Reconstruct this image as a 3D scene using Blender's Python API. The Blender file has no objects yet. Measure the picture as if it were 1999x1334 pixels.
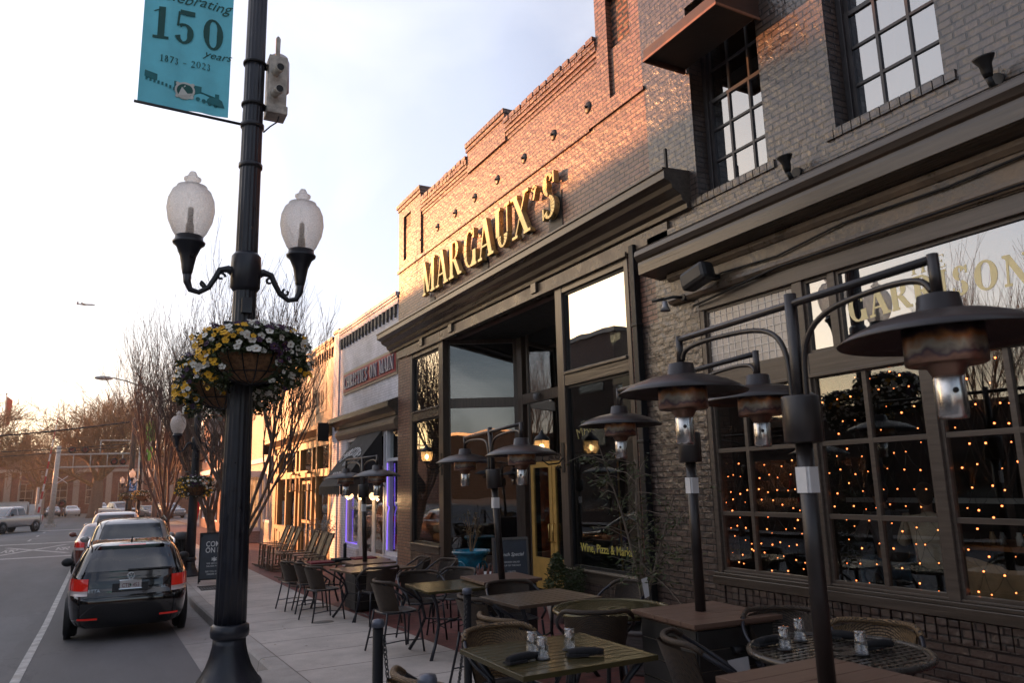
import bpy, math, random
from mathutils import Matrix, Vector, Euler
R=math.radians; PI=math.pi
S=bpy.context.scene; COL=S.collection
# ---------------- camera
cam=bpy.data.cameras.new('camera'); co=bpy.data.objects.new('camera',cam); COL.objects.link(co)
cam.sensor_width=36; cam.lens=26.3; cam.clip_end=3000; cam.clip_start=.05
yaw,pitch,roll=.49478,.188617,-.0240
fw=Vector((math.sin(yaw)*math.cos(pitch),math.cos(yaw)*math.cos(pitch),math.sin(pitch)))
rt=Vector((math.cos(yaw),-math.sin(yaw),0)); up=rt.cross(fw)
r2=rt*math.cos(roll)+up*math.sin(roll); u2=-rt*math.sin(roll)+up*math.cos(roll)
co.matrix_world=Matrix(((r2.x,u2.x,-fw.x,0),(r2.y,u2.y,-fw.y,0),(r2.z,u2.z,-fw.z,1.93),(0,0,0,1)))
cam.dof.use_dof=True; cam.dof.focus_distance=10.5; cam.dof.aperture_fstop=4.0
S.camera=co
S.view_settings.view_transform='Standard'; S.view_settings.look='None'; S.view_settings.gamma=1; S.view_settings.exposure=1.12
# ---------------- sun and sky
SUN_AZ=R(-33); SUN_EL=R(7)
sd=Vector((math.sin(SUN_AZ)*math.cos(SUN_EL),math.cos(SUN_AZ)*math.cos(SUN_EL),math.sin(SUN_EL)))
sl=bpy.data.lights.new('sun','SUN'); so=bpy.data.objects.new('sun',sl); COL.objects.link(so)
sl.energy=5; sl.angle=R(.6); sl.color=(1,.39,.145)
so.rotation_euler=sd.to_track_quat('Z','Y').to_euler(); so.location=(-20,40,30)
w=bpy.data.worlds.new('World'); S.world=w; w.use_nodes=True
N=w.node_tree.nodes; Lk=w.node_tree.links; N.clear()
def nn(N,t,**k):
    n=N.new(t)
    for a,b in k.items(): setattr(n,a,b)
    return n
out=nn(N,'ShaderNodeOutputWorld'); 
sky=nn(N,'ShaderNodeTexSky',sky_type='NISHITA',sun_disc=False,sun_elevation=SUN_EL,sun_rotation=SUN_AZ)
bg1=nn(N,'ShaderNodeBackground'); bg1.inputs[1].default_value=.05; Lk.new(sky.outputs[0],bg1.inputs[0])
tc=nn(N,'ShaderNodeTexCoord'); nrm=nn(N,'ShaderNodeVectorMath',operation='NORMALIZE'); Lk.new(tc.outputs['Generated'],nrm.inputs[0])
dt=nn(N,'ShaderNodeVectorMath',operation='DOT_PRODUCT'); Lk.new(nrm.outputs[0],dt.inputs[0]); dt.inputs[1].default_value=sd
rp=nn(N,'ShaderNodeValToRGB'); Lk.new(dt.outputs['Value'],rp.inputs[0])
def ramp(rp,st):
    e=rp.color_ramp.elements
    while len(e)>1: e.remove(e[0])
    e[0].position=st[0][0]; e[0].color=(*st[0][1],1)
    for p,c in st[1:]:
        q=e.new(p); q.color=(*c,1)
ramp(rp,[(0,(.10,.11,.16)),(.3,(.22,.23,.31)),(.50,(.41,.43,.53)),(.66,(.46,.47,.58)),(.80,(.51,.51,.60)),(.90,(.60,.57,.60)),(.96,(.80,.68,.58)),(1,(2.4,1.6,.9))])
sp=nn(N,'ShaderNodeSeparateXYZ'); Lk.new(nrm.outputs[0],sp.inputs[0])
def mth(N,Lk,op,a,b=None,clamp=False):
    m=N.new('ShaderNodeMath'); m.operation=op; m.use_clamp=clamp
    for i,x in enumerate((a,b)):
        if x is None: continue
        if isinstance(x,(int,float)): m.inputs[i].default_value=x
        else: Lk.new(x,m.inputs[i])
    return m.outputs[0]
# warm band near the horizon
hz=mth(N,Lk,'POWER',mth(N,Lk,'SUBTRACT',1,mth(N,Lk,'MULTIPLY',sp.outputs[2],3.2,True),True),2.2)
hw_=mth(N,Lk,'MULTIPLY',hz,mth(N,Lk,'MULTIPLY',mth(N,Lk,'ADD',mth(N,Lk,'MULTIPLY',dt.outputs['Value'],.7),.3,True),.75))
mx=nn(N,'ShaderNodeMix',data_type='RGBA'); Lk.new(hw_,mx.inputs[0]); Lk.new(rp.outputs[0],mx.inputs[6]); mx.inputs[7].default_value=(1.2,.82,.44,1)
# thin clouds
dv=mth(N,Lk,'ADD',sp.outputs[2],.22); cx=mth(N,Lk,'DIVIDE',sp.outputs[0],dv); cy=mth(N,Lk,'DIVIDE',sp.outputs[1],dv)
cb=nn(N,'ShaderNodeCombineXYZ'); Lk.new(cx,cb.inputs[0]); Lk.new(mth(N,Lk,'MULTIPLY',cy,.55),cb.inputs[1])
no=nn(N,'ShaderNodeTexNoise'); no.inputs['Scale'].default_value=1.6; no.inputs['Detail'].default_value=7; no.inputs['Roughness'].default_value=.52; no.inputs['Distortion'].default_value=.6
Lk.new(cb.outputs[0],no.inputs['Vector'])
cr=nn(N,'ShaderNodeMapRange'); Lk.new(no.outputs[0],cr.inputs[0]); cr.inputs[1].default_value=.44; cr.inputs[2].default_value=.66; cr.inputs[4].default_value=.5
mc=nn(N,'ShaderNodeMix',data_type='RGBA'); Lk.new(cr.outputs[0],mc.inputs[0]); Lk.new(mx.outputs[2],mc.inputs[6]); mc.inputs[7].default_value=(.80,.76,.76,1)
bg2=nn(N,'ShaderNodeBackground'); Lk.new(mc.outputs[2],bg2.inputs[0]); bg2.inputs[1].default_value=.74
ad=nn(N,'ShaderNodeAddShader'); Lk.new(bg1.outputs[0],ad.inputs[0]); Lk.new(bg2.outputs[0],ad.inputs[1]); Lk.new(ad.outputs[0],out.inputs[0])

# ---------------- helpers
def zg(Y,road=False):
    z=.33-.03*Y if Y<16 else -.15-.007*(Y-16)
    return z-(.15 if road else 0)
class MB:
    def __init__(s): s.v=[];s.f=[];s.sm=[];s.mi=[];s.m=0
    def add(s,vs,fs,smooth=False):
        o=len(s.v); s.v+= [tuple(x) for x in vs]
        for f in fs: s.f.append([i+o for i in f]); s.sm.append(smooth); s.mi.append(s.m)
        return s
    def box(s,x0,x1,y0,y1,z0,z1,M=None):
        vs=[Vector((x,y,z)) for z in (z0,z1) for y in (y0,y1) for x in (x0,x1)]
        if M: vs=[M@q for q in vs]
        return s.add(vs,[(0,2,3,1),(4,5,7,6),(0,1,5,4),(2,6,7,3),(0,4,6,2),(1,3,7,5)])
    def cb(s,c,d,M=None,rz=0):
        m=Matrix.Translation(c)@Matrix.Rotation(rz,4,'Z')
        if M: m=M@m
        return s.box(-d[0]/2,d[0]/2,-d[1]/2,d[1]/2,-d[2]/2,d[2]/2,m)
    def beam(s,a,b,w,h,upv=(0,0,1)):
        a=Vector(a);b=Vector(b);d=(b-a);L=d.length;d.normalize(); u=Vector(upv)
        if abs(d.dot(u))>.98: u=Vector((1,0,0))
        r=d.cross(u).normalized(); u=r.cross(d)
        m=Matrix(((r.x,d.x,u.x,a.x),(r.y,d.y,u.y,a.y),(r.z,d.z,u.z,a.z),(0,0,0,1)))
        return s.box(-w/2,w/2,0,L,-h/2,h/2,m)
    def tube(s,pts,r,n=8,cap=True,smooth=True):
        pts=[Vector(p) for p in pts]; k=len(pts); rs=r if isinstance(r,(list,tuple)) else [r]*k
        t0=(pts[1]-pts[0]).normalized(); a=Vector((0,0,1)) if abs(t0.z)<.9 else Vector((1,0,0)); nrm=t0.cross(a).normalized()
        vs=[];fs=[]
        for i in range(k):
            t=(pts[min(i+1,k-1)]-pts[max(i-1,0)])
            t=t.normalized() if t.length>1e-9 else t0
            nrm=(nrm-t*nrm.dot(t))
            nrm=nrm.normalized() if nrm.length>1e-6 else t.orthogonal().normalized()
            b=t.cross(nrm)
            for j in range(n):
                an=2*PI*j/n; vs.append(pts[i]+(nrm*math.cos(an)+b*math.sin(an))*rs[i])
        for i in range(k-1):
            for j in range(n): fs.append((i*n+j,i*n+(j+1)%n,(i+1)*n+(j+1)%n,(i+1)*n+j))
        s.add(vs,fs,smooth)
        if cap: 
            o=len(s.v)-k*n
            s.f.append([o+j for j in range(n)][::-1]); s.f.append([o+(k-1)*n+j for j in range(n)]); s.sm+=[False]*2; s.mi+=[s.m]*2
        return s
    def lathe(s,prof,n=24,M=None,smooth=True,flute=0,fn=0):
        vs=[];fs=[]
        for i,(r,z) in enumerate(prof):
            for j in range(n):
                a=2*PI*j/n; rr=r*(1-flute*(.5+.5*math.cos(a*fn))) if fn else r
                q=Vector((rr*math.cos(a),rr*math.sin(a),z)); vs.append(M@q if M else q)
        k=len(prof)
        for i in range(k-1):
            for j in range(n): fs.append((i*n+j,i*n+(j+1)%n,(i+1)*n+(j+1)%n,(i+1)*n+j))
        if prof[0][0]>1e-4: fs.append(tuple(range(n))[::-1])
        if prof[-1][0]>1e-4: fs.append(tuple((k-1)*n+j for j in range(n)))
        return s.add(vs,fs,smooth)
    def prism(s,poly,M,d):
        n=len(poly); vs=[M@Vector((x,y,0)) for x,y in poly]+[M@Vector((x,y,d)) for x,y in poly]
        return s.add(vs,[tuple(range(n))[::-1],tuple(range(n,2*n))]+[(i,(i+1)%n,n+(i+1)%n,n+i) for i in range(n)])
    def quad(s,*p): return s.add(p,[tuple(range(len(p)))])
    def sph(s,c,r,n=10,m=6,sc=(1,1,1)):
        pr=[(r*math.sin(PI*i/m),-r*math.cos(PI*i/m)) for i in range(m+1)]
        pr[0]=(1e-5,-r);pr[-1]=(1e-5,r)
        return s.lathe(pr,n,Matrix.Translation(c)@Matrix.Diagonal((*sc,1)))
    def build(s,name,mat,parent=None,W=False,bevel=0,sub=0,label=None):
        me=bpy.data.meshes.new(name); me.from_pydata(s.v,[],s.f)
        for m in (mat if isinstance(mat,(list,tuple)) else [mat]): me.materials.append(m)
        me.polygons.foreach_set('use_smooth',s.sm); me.polygons.foreach_set('material_index',s.mi); me.update()
        o=bpy.data.objects.new(name,me); COL.objects.link(o)
        if parent: 
            o.parent=parent
            if W and parent.type=='EMPTY': o.location=-Vector(parent.location)
        if bevel:
            b=o.modifiers.new('b','BEVEL'); b.width=bevel; b.segments=2; b.limit_method='ANGLE'; b.harden_normals=False
        if sub:
            b=o.modifiers.new('s','SUBSURF'); b.levels=sub; b.render_levels=sub
        if label: o['label']=label
        return o
def smooth(P,k=5):
    P=[Vector(p) for p in P]; o=[]
    for i in range(len(P)-1):
        a,b,c,d=P[max(0,i-1)],P[i],P[i+1],P[min(len(P)-1,i+2)]
        for j in range(k):
            t=j/k; o.append(.5*((2*b)+(c-a)*t+(2*a-5*b+4*c-d)*t*t+(3*b-3*c+d-a)*t**3))
    return o+[P[-1]]
def tag(o,label,cat,group=None,kind=None):
    if label: o['label']=label
    if cat: o['category']=cat
    if group: o['group']=group
    if kind: o['kind']=kind
    return o
def thing(name,label,cat,loc=(0,0,0),rz=0,group=None,sc=1):
    o=bpy.data.objects.new(name,None); COL.objects.link(o); o.location=loc; o.rotation_euler=(0,0,rz); o.scale=(sc,)*3; o.empty_display_size=.1
    return tag(o,label,cat,group)
def struct(name,mb,mat): 
    o=mb.build(name,mat); o['kind']='structure'; return o
def each(mb,name,mat,parent,bevel=0):      # one object per separate piece
    up=list(range(len(mb.v)))
    def fd(i):
        while up[i]!=i: up[i]=up[up[i]]; i=up[i]
        return i
    for f in mb.f:
        for i in f[1:]: up[fd(i)]=fd(f[0])
    gr={}
    for k,f in enumerate(mb.f): gr.setdefault(fd(f[0]),[]).append(k)
    for ks in gr.values():
        m=MB(); ix={}
        for k in ks:
            for i in mb.f[k]:
                if i not in ix: ix[i]=len(m.v); m.v.append(mb.v[i])
            m.f.append([ix[i] for i in mb.f[k]]); m.sm.append(mb.sm[k]); m.mi.append(mb.mi[k])
        m.build(name,mat,parent,True,bevel)
def copy_tree(o,parent=None):
    c=o.copy(); COL.objects.link(c); c.parent=parent
    if o.parent: c.matrix_parent_inverse=o.matrix_parent_inverse.copy()
    for ch in list(o.children): copy_tree(ch,c)
    return c
class Proto:
    def __init__(s,o,group): s.o=o; s.g=group; s.used=False
    def place(s,x,y,z,rz,label,sc=None):
        if s.used: c=copy_tree(s.o)
        else: c=s.o; s.used=True
        c.location=(x,y,z); c.rotation_euler=(0,0,rz); c['label']=label
        if s.g: c['group']=s.g
        if sc: c.scale=(sc,)*3 if not isinstance(sc,tuple) else sc
        return c
# ---------------- materials
def newmat(name):
    m=bpy.data.materials.new(name); m.use_nodes=True; N=m.node_tree.nodes; return m,N,m.node_tree.links,N['Principled BSDF']
def mat(name,c,rough=.6,metal=0,var=.12,vs=6,bump=0,bs=30,emit=None,es=0,spec=.5,coat=0,alpha=1,trans=0,co_='Object'):
    m,N,L,b=newmat(name)
    b.inputs['Roughness'].default_value=rough; b.inputs['Metallic'].default_value=metal; b.inputs['Specular IOR Level'].default_value=spec
    b.inputs['Coat Weight'].default_value=coat; b.inputs['Coat Roughness'].default_value=.04
    b.inputs['Transmission Weight'].default_value=trans
    c=tuple(c); b.inputs['Base Color'].default_value=(*c,1)
    tc=N.new('ShaderNodeTexCoord')
    if var:
        n=N.new('ShaderNodeTexNoise'); n.inputs['Scale'].default_value=vs; n.inputs['Detail'].default_value=6; n.inputs['Roughness'].default_value=.65; L.new(tc.outputs[co_],n.inputs[0])
        mr=N.new('ShaderNodeMapRange'); L.new(n.outputs[0],mr.inputs[0]); mr.inputs[1].default_value=.3; mr.inputs[2].default_value=.7; mr.inputs[3].default_value=1-var*1.6; mr.inputs[4].default_value=1+var*1.6
        v=N.new('ShaderNodeVectorMath'); v.operation='SCALE'; v.inputs[0].default_value=c; L.new(mr.outputs[0],v.inputs['Scale']); L.new(v.outputs[0],b.inputs['Base Color'])
        m2=N.new('ShaderNodeMapRange'); L.new(n.outputs[0],m2.inputs[0]); m2.inputs[1].default_value=.3; m2.inputs[2].default_value=.7; m2.inputs[3].default_value=max(.02,rough-var*.5); m2.inputs[4].default_value=min(1,rough+var*.5); L.new(m2.outputs[0],b.inputs['Roughness'])
    if bump:
        n=N.new('ShaderNodeTexNoise'); n.inputs['Scale'].default_value=bs; n.inputs['Detail'].default_value=5; L.new(tc.outputs[co_],n.inputs[0])
        bp=N.new('ShaderNodeBump'); bp.inputs['Strength'].default_value=bump; bp.inputs['Distance'].default_value=.01; L.new(n.outputs[0],bp.inputs['Height']); L.new(bp.outputs[0],b.inputs['Normal'])
    if emit: b.inputs['Emission Color'].default_value=(*emit,1); b.inputs['Emission Strength'].default_value=es
    return m
def vmath(N,L,op,a,b=None,clamp=False): return mth(N,L,op,a,b,clamp)
def wallvec(N,L):
    g=N.new('ShaderNodeNewGeometry'); s=N.new('ShaderNodeSeparateXYZ'); L.new(g.outputs['Position'],s.inputs[0])
    a=vmath(N,L,'ADD',s.outputs[0],s.outputs[1]); c=N.new('ShaderNodeCombineXYZ'); L.new(a,c.inputs[0]); L.new(s.outputs[2],c.inputs[1])
    return c.outputs[0],g
def brick(name,c1,c2,cm,rough=.5,bw=.205,bh=.068,mort=.009,bump=.9,dist=.012,flat=False,spec=.5,warp=.012,dirt=None):
    m,N,L,b=newmat(name)
    if flat:
        g=N.new('ShaderNodeNewGeometry'); vec=g.outputs['Position']
    else: vec,g=wallvec(N,L)
    n0=N.new('ShaderNodeTexNoise'); n0.inputs['Scale'].default_value=7; n0.inputs['Detail'].default_value=3; L.new(g.outputs['Position'],n0.inputs[0])
    sc=N.new('ShaderNodeVectorMath'); sc.operation='MULTIPLY_ADD'; L.new(n0.outputs['Color'],sc.inputs[0]); sc.inputs[1].default_value=(warp,warp,warp); L.new(vec,sc.inputs[2])
    t=N.new('ShaderNodeTexBrick'); L.new(sc.outputs[0],t.inputs[0]); t.inputs['Scale'].default_value=1; t.inputs['Brick Width'].default_value=bw; t.inputs['Row Height'].default_value=bh
    t.inputs['Mortar Size'].default_value=mort; t.inputs['Mortar Smooth'].default_value=.25; t.inputs['Bias'].default_value=-.1
    t.inputs['Color1'].default_value=(*c1,1); t.inputs['Color2'].default_value=(*c2,1); t.inputs['Mortar'].default_value=(*cm,1)
    n1=N.new('ShaderNodeTexNoise'); n1.inputs['Scale'].default_value=1.3; n1.inputs['Detail'].default_value=8; n1.inputs['Roughness'].default_value=.7; L.new(g.outputs['Position'],n1.inputs[0])
    mr=N.new('ShaderNodeMapRange'); L.new(n1.outputs[0],mr.inputs[0]); mr.inputs[1].default_value=.3; mr.inputs[2].default_value=.7; mr.inputs[3].default_value=.72; mr.inputs[4].default_value=1.28
    v=N.new('ShaderNodeVectorMath'); v.operation='SCALE'; L.new(t.outputs[0],v.inputs[0]); L.new(mr.outputs[0],v.inputs['Scale']); L.new(v.outputs[0],b.inputs['Base Color'])
    n2=N.new('ShaderNodeTexNoise'); n2.inputs['Scale'].default_value=55; n2.inputs['Detail'].default_value=4; L.new(g.outputs['Position'],n2.inputs[0])
    # each brick sits a little in or out
    sep=N.new('ShaderNodeSeparateColor'); L.new(t.outputs[0],sep.inputs[0])
    n3=N.new('ShaderNodeTexNoise'); n3.inputs['Scale'].default_value=9; L.new(g.outputs['Position'],n3.inputs[0])
    h=vmath(N,L,'ADD',vmath(N,L,'MULTIPLY',vmath(N,L,'SUBTRACT',1,t.outputs['Fac']),.8),vmath(N,L,'ADD',vmath(N,L,'MULTIPLY',n2.outputs[0],.14),vmath(N,L,'MULTIPLY',n3.outputs[0],.7)))
    bp=N.new('ShaderNodeBump'); bp.inputs['Strength'].default_value=bump; bp.inputs['Distance'].default_value=dist; L.new(h,bp.inputs['Height']); L.new(bp.outputs[0],b.inputs['Normal'])
    b.inputs['Roughness'].default_value=rough; b.inputs['Specular IOR Level'].default_value=spec
    return m
def glass(name,tint=(.5,.55,.55),refl=.10,rough=0.0,wave=.0):
    m=bpy.data.materials.new(name); m.use_nodes=True; N=m.node_tree.nodes; L=m.node_tree.links; N.clear()
    o=N.new('ShaderNodeOutputMaterial'); mx=N.new('ShaderNodeMixShader'); t=N.new('ShaderNodeBsdfTransparent'); t.inputs[0].default_value=(*tint,1)
    g=N.new('ShaderNodeBsdfGlossy'); g.inputs['Roughness'].default_value=rough; g.inputs[0].default_value=(1,1,1,1)
    fr=N.new('ShaderNodeFresnel'); gq=N.new('ShaderNodeNewGeometry'); IO=1.65; L.new(mth(N,L,'SUBTRACT',IO,mth(N,L,'MULTIPLY',gq.outputs['Backfacing'],IO-1/IO)),fr.inputs[0])
    a=mth(N,L,'ADD',fr.outputs[0],refl,True); L.new(a,mx.inputs[0]); L.new(t.outputs[0],mx.inputs[1]); L.new(g.outputs[0],mx.inputs[2]); L.new(mx.outputs[0],o.inputs[0])
    if wave:
        ge=N.new('ShaderNodeNewGeometry'); n=N.new('ShaderNodeTexNoise'); n.inputs['Scale'].default_value=1.1; n.inputs['Detail'].default_value=1; L.new(ge.outputs['Position'],n.inputs[0])
        bp=N.new('ShaderNodeBump'); bp.inputs['Strength'].default_value=wave; bp.inputs['Distance'].default_value=.05; L.new(n.outputs[0],bp.inputs['Height']); L.new(bp.outputs[0],g.inputs['Normal']); L.new(bp.outputs[0],fr.inputs['Normal'])
    return m
def wood(name,c,rough=.5,axis=1,band=9,var=.35,bump=.3,spec=.5):
    m,N,L,b=newmat(name); tc=N.new('ShaderNodeNewGeometry'); mp=N.new('ShaderNodeMapping'); s=[band*4]*3; s[axis]=band*.25; mp.inputs['Scale'].default_value=s
    L.new(tc.outputs['Position'],mp.inputs[0]); n=N.new('ShaderNodeTexNoise'); n.inputs['Scale'].default_value=1; n.inputs['Detail'].default_value=7; n.inputs['Roughness'].default_value=.6; L.new(mp.outputs[0],n.inputs[0])
    mr=N.new('ShaderNodeMapRange'); L.new(n.outputs[0],mr.inputs[0]); mr.inputs[1].default_value=.3; mr.inputs[2].default_value=.7; mr.inputs[3].default_value=1-var; mr.inputs[4].default_value=1+var
    v=N.new('ShaderNodeVectorMath'); v.operation='SCALE'; v.inputs[0].default_value=c; L.new(mr.outputs[0],v.inputs['Scale']); L.new(v.outputs[0],b.inputs['Base Color'])
    bp=N.new('ShaderNodeBump'); bp.inputs['Strength'].default_value=bump; bp.inputs['Distance'].default_value=.006; L.new(n.outputs[0],bp.inputs['Height']); L.new(bp.outputs[0],b.inputs['Normal'])
    b.inputs['Roughness'].default_value=rough; b.inputs['Specular IOR Level'].default_value=spec
    return m
def woven(name,c1,c2,s=60,rough=.5):
    m,N,L,b=newmat(name); tc=N.new('ShaderNodeTexCoord'); t=N.new('ShaderNodeTexBrick'); 
    sx=N.new('ShaderNodeSeparateXYZ'); L.new(tc.outputs['Object'],sx.inputs[0]); c=N.new('ShaderNodeCombineXYZ')
    L.new(sx.outputs[0],c.inputs[0]); L.new(mth(N,L,'ADD',sx.outputs[2],sx.outputs[1]),c.inputs[1]); L.new(c.outputs[0],t.inputs[0])
    t.inputs['Scale'].default_value=s/4; t.inputs['Brick Width'].default_value=.55; t.inputs['Row Height'].default_value=.2; t.inputs['Mortar Size'].default_value=.05; t.inputs['Mortar Smooth'].default_value=1
    t.inputs['Color1'].default_value=(*c1,1); t.inputs['Color2'].default_value=(*c2,1); t.inputs['Mortar'].default_value=(.004,.004,.004,1)
    L.new(t.outputs[0],b.inputs['Base Color']); b.inputs['Roughness'].default_value=rough
    bp=N.new('ShaderNodeBump'); bp.invert=True; bp.inputs['Distance'].default_value=.006; L.new(t.outputs['Fac'],bp.inputs['Height']); L.new(bp.outputs[0],b.inputs['Normal'])
    return m
def lit(name,c,s):
    return mat(name,c,var=0,emit=c,es=s)
# lettering ---------------------------------------------------------
def FM(o,x,y,z=None):     # frame: origin, local x, local y
    x=Vector(x);y=Vector(y);z=x.cross(y).normalized()
    return Matrix(((x.x,y.x,z.x,o[0]),(x.y,y.y,z.y,o[1]),(x.z,y.z,z.z,o[2]),(0,0,0,1)))
def FW(Y,Z,X): return FM((X,Y,Z),(0,-1,0),(0,0,1))      # sign on the shop fronts
def FC(X,Z,Y): return FM((X,Y,Z),(1,0,0),(0,0,1))       # sign facing the camera end of the street
def text(name,body,size,m,M,parent=None,ext=.002,shear=0,align='CENTER',bold=0,sx=1,world=True,arc=None):
    cu=bpy.data.curves.new(name,'FONT'); cu.body=body; cu.size=size; cu.extrude=ext; cu.shear=shear; cu.align_x=align; cu.offset=bold; cu.resolution_u=3
    o=bpy.data.objects.new(name,cu); COL.objects.link(o); dg=bpy.context.evaluated_depsgraph_get(); me=bpy.data.meshes.new_from_object(o.evaluated_get(dg))
    bpy.data.objects.remove(o); me.name=name
    for v in me.vertices: 
        c=v.co.copy(); c.x*=sx
        if arc: a=c.x/arc; c=Vector(((arc+c.y)*math.sin(a),(arc+c.y)*math.cos(a)-arc,c.z))
        v.co=M@c
    me.materials.clear(); me.materials.append(m)
    o=bpy.data.objects.new(name,me); COL.objects.link(o)
    if parent:
        o.parent=parent
        if world and parent.type=='EMPTY': o.location=-Vector(parent.location)
    return o
TH,TN=.17,.055      # thick / thin strokes of the serif letters
GL={ 'M':(1.0,[('l',.17,0,.17,1,TN),('l',.14,1,.5,.05,TH),('l',.84,1,.5,.05,TN),('l',.84,0,.84,1,TH),('s',.17,0,.24),('s',.84,0,.32),('s',.12,1,.2),('s',.87,1,.24)]),
 'A':(.86,[('l',.13,0,.42,1,TN),('l',.42,1,.73,0,TH),('l',.22,.32,.62,.32,TN),('s',.13,0,.24),('s',.73,0,.32)]),
 'R':(.86,[('l',.2,0,.2,1,TH),('a',.42,.74,.26,.26,-90,90,0),('l',.2,1,.42,1,TN,'i'),('l',.2,.48,.42,.48,TN),('l',.42,.48,.74,0,TH),('s',.2,0,.32),('s',.14,1,.2),('s',.77,0,.2)]),
 'G':(.9,[('a',.48,.5,.38,.5,55,330,0),('l',.74,.05,.74,.42,TH),('s',.72,.45,.32),('l',.72,.72,.72,.98,TN)]),
 'U':(.86,[('l',.2,.3,.2,1,TH),('a',.45,.3,.26,.3,180,360,0),('l',.7,.3,.7,1,TN),('s',.2,1,.32),('s',.7,1,.24)]),
 'X':(.86,[('l',.14,1,.72,0,TH),('l',.70,1,.15,0,TN),('s',.14,1,.32),('s',.70,1,.26),('s',.15,0,.26),('s',.72,0,.32)]),
 "'":(.36,[('a',.17,.86,.07,.09,0,360,0),('l',.23,.86,.12,.62,TN)]),
 'S':(.68,[('a',.34,.745,.23,.255,30,262,0),('a',.34,.255,.25,.255,-150,82,0),('l',.56,.72,.56,.98,TN),('l',.1,.02,.1,.28,TN)]),
 'I':(.42,[('l',.2,0,.2,1,TH),('s',.2,0,.32),('s',.2,1,.32)]),
 'O':(.92,[('a',.46,.5,.38,.5,0,360,0)]),
 'N':(.94,[('l',.17,0,.17,1,TN),('l',.14,1,.75,0,TH),('l',.75,0,.75,1,TN),('s',.17,0,.24),('s',.75,1,.24),('s',.12,1,.2)]),
 'T':(.8,[('l',.4,0,.4,1,TH),('l',.08,.97,.72,.97,TN),('l',.08,.76,.08,1,TN),('l',.72,.76,.72,1,TN),('s',.4,0,.32)]),
 'H':(.92,[('l',.2,0,.2,1,TH),('l',.72,0,.72,1,TH),('l',.2,.5,.72,.5,TN),('s',.2,0,.32),('s',.2,1,.32),('s',.72,0,.32),('s',.72,1,.32)]),
 'E':(.76,[('l',.2,0,.2,1,TH),('l',.2,.97,.64,.97,TN),('l',.2,.5,.5,.5,TN),('l',.2,.03,.66,.03,TN),('l',.64,.78,.64,1,TN),('l',.66,0,.66,.24,TN),('l',.5,.4,.5,.6,TN),('s',.15,0,.2),('s',.15,1,.2)]),
 'C':(.84,[('a',.46,.5,.38,.5,48,312,0),('l',.7,.72,.7,.98,TN),('l',.7,.04,.7,.24,TN)]),
 'B':(.82,[('l',.2,0,.2,1,TH),('a',.42,.75,.23,.25,-90,90,0),('a',.42,.26,.28,.26,-90,90,0),('l',.2,1,.42,1,TN,'i'),('l',.2,.51,.42,.51,TN),('l',.2,.02,.42,.02,TN),('s',.15,0,.2),('s',.15,1,.2)]),
 'D':(.9,[('l',.2,0,.2,1,TH),('a',.4,.5,.36,.5,-90,90,0),('l',.2,.98,.4,.98,TN),('l',.2,.02,.4,.02,TN),('s',.15,0,.2),('s',.15,1,.2)]),
 '0':(.8,[('a',.4,.5,.31,.5,0,360,0)]),
 '1':(.55,[('l',.28,0,.28,1,TH),('s',.28,0,.46),('l',.06,.84,.28,.95,TN)]),
 '5':(.76,[('l',.2,.98,.64,.98,.12),('l',.18,.98,.15,.52,TN),('a',.34,.32,.29,.32,-155,125,0)]),
 '2':(.7,[('a',.34,.72,.25,.27,-45,165,0),('l',.52,.54,.1,.05,TN),('l',.1,.05,.62,.05,.12)]),
 '3':(.66,[('a',.32,.76,.2,.23,-90,150,0),('a',.32,.28,.24,.28,-150,90,0)]),
 '8':(.74,[('a',.36,.76,.2,.23,0,360,0),('a',.36,.27,.26,.27,0,360,0)]),
 '7':(.66,[('l',.08,.95,.6,.95,.12),('l',.58,.95,.22,0,TH)]),
 '-':(.7,[('l',.1,.45,.6,.45,.07)]),' ':(.42,[])}
def serif_line(mb,s,h,M,depth,only=None,cw=None,space=.06,thick=1.0,width=None,arc=None):
    tot=sum(GL[c][0]+space for c in s)-space; sx=h if width is None else width/tot
    x=-tot*sx/2; e=0
    for ci_,c in enumerate(s):
        wd,ps=GL[c]
        if only is not None and ci_!=only: ps=[]
        for p in ps:
            e=(e+1)%7; dz=depth+e*.0004
            def put(poly):
                q=[(x+a*sx,b*h) for a,b in poly]
                if arc: q=[((arc+b)*math.sin(a/arc),(arc+b)*math.cos(a/arc)-arc) for a,b in q]
                mb.prism(q,M,dz)
            if p[0]=='l':
                x0,y0,x1,y1,w_=p[1:6]; w_*=thick
                if len(p)>6: y0-=TN/2;y1-=TN/2
                if abs(y1-y0)<1e-6: put([(x0,y0-w_/2),(x1,y0-w_/2),(x1,y0+w_/2),(x0,y0+w_/2)])
                else:
                    if y1<y0: x0,y0,x1,y1=x1,y1,x0,y0
                    put([(x0-w_/2,y0),(x0+w_/2,y0),(x1+w_/2,y1),(x1-w_/2,y1)])
            elif p[0]=='s':
                cx,cy,w_=p[1:4]; t=.035*thick; yy=t if cy<.5 else cy-t if cy>.95 else cy
                put([(cx-w_/2,yy-t),(cx+w_/2,yy-t),(cx+w_/2,yy+t),(cx-w_/2,yy+t)])
            else:
                cx,cy,rx,ry,a0,a1=p[1:7]; n=max(6,int(abs(a1-a0)/20))
                for i in range(n):
                    q=[]
                    for a in (a0+(a1-a0)*i/n,a0+(a1-a0)*(i+1)/n):
                        t=(TN+(TH-TN)*abs(math.cos(R(a)))**1.3)*thick
                        q.append(((cx+rx*math.cos(R(a)),cy+ry*math.sin(R(a))),(cx+(rx-t)*math.cos(R(a)),cy+(ry-t*.9)*math.sin(R(a)))))
                    put([q[0][0],q[1][0],q[1][1],q[0][1]])
        x+=(wd+space)*sx
    return mb
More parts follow.
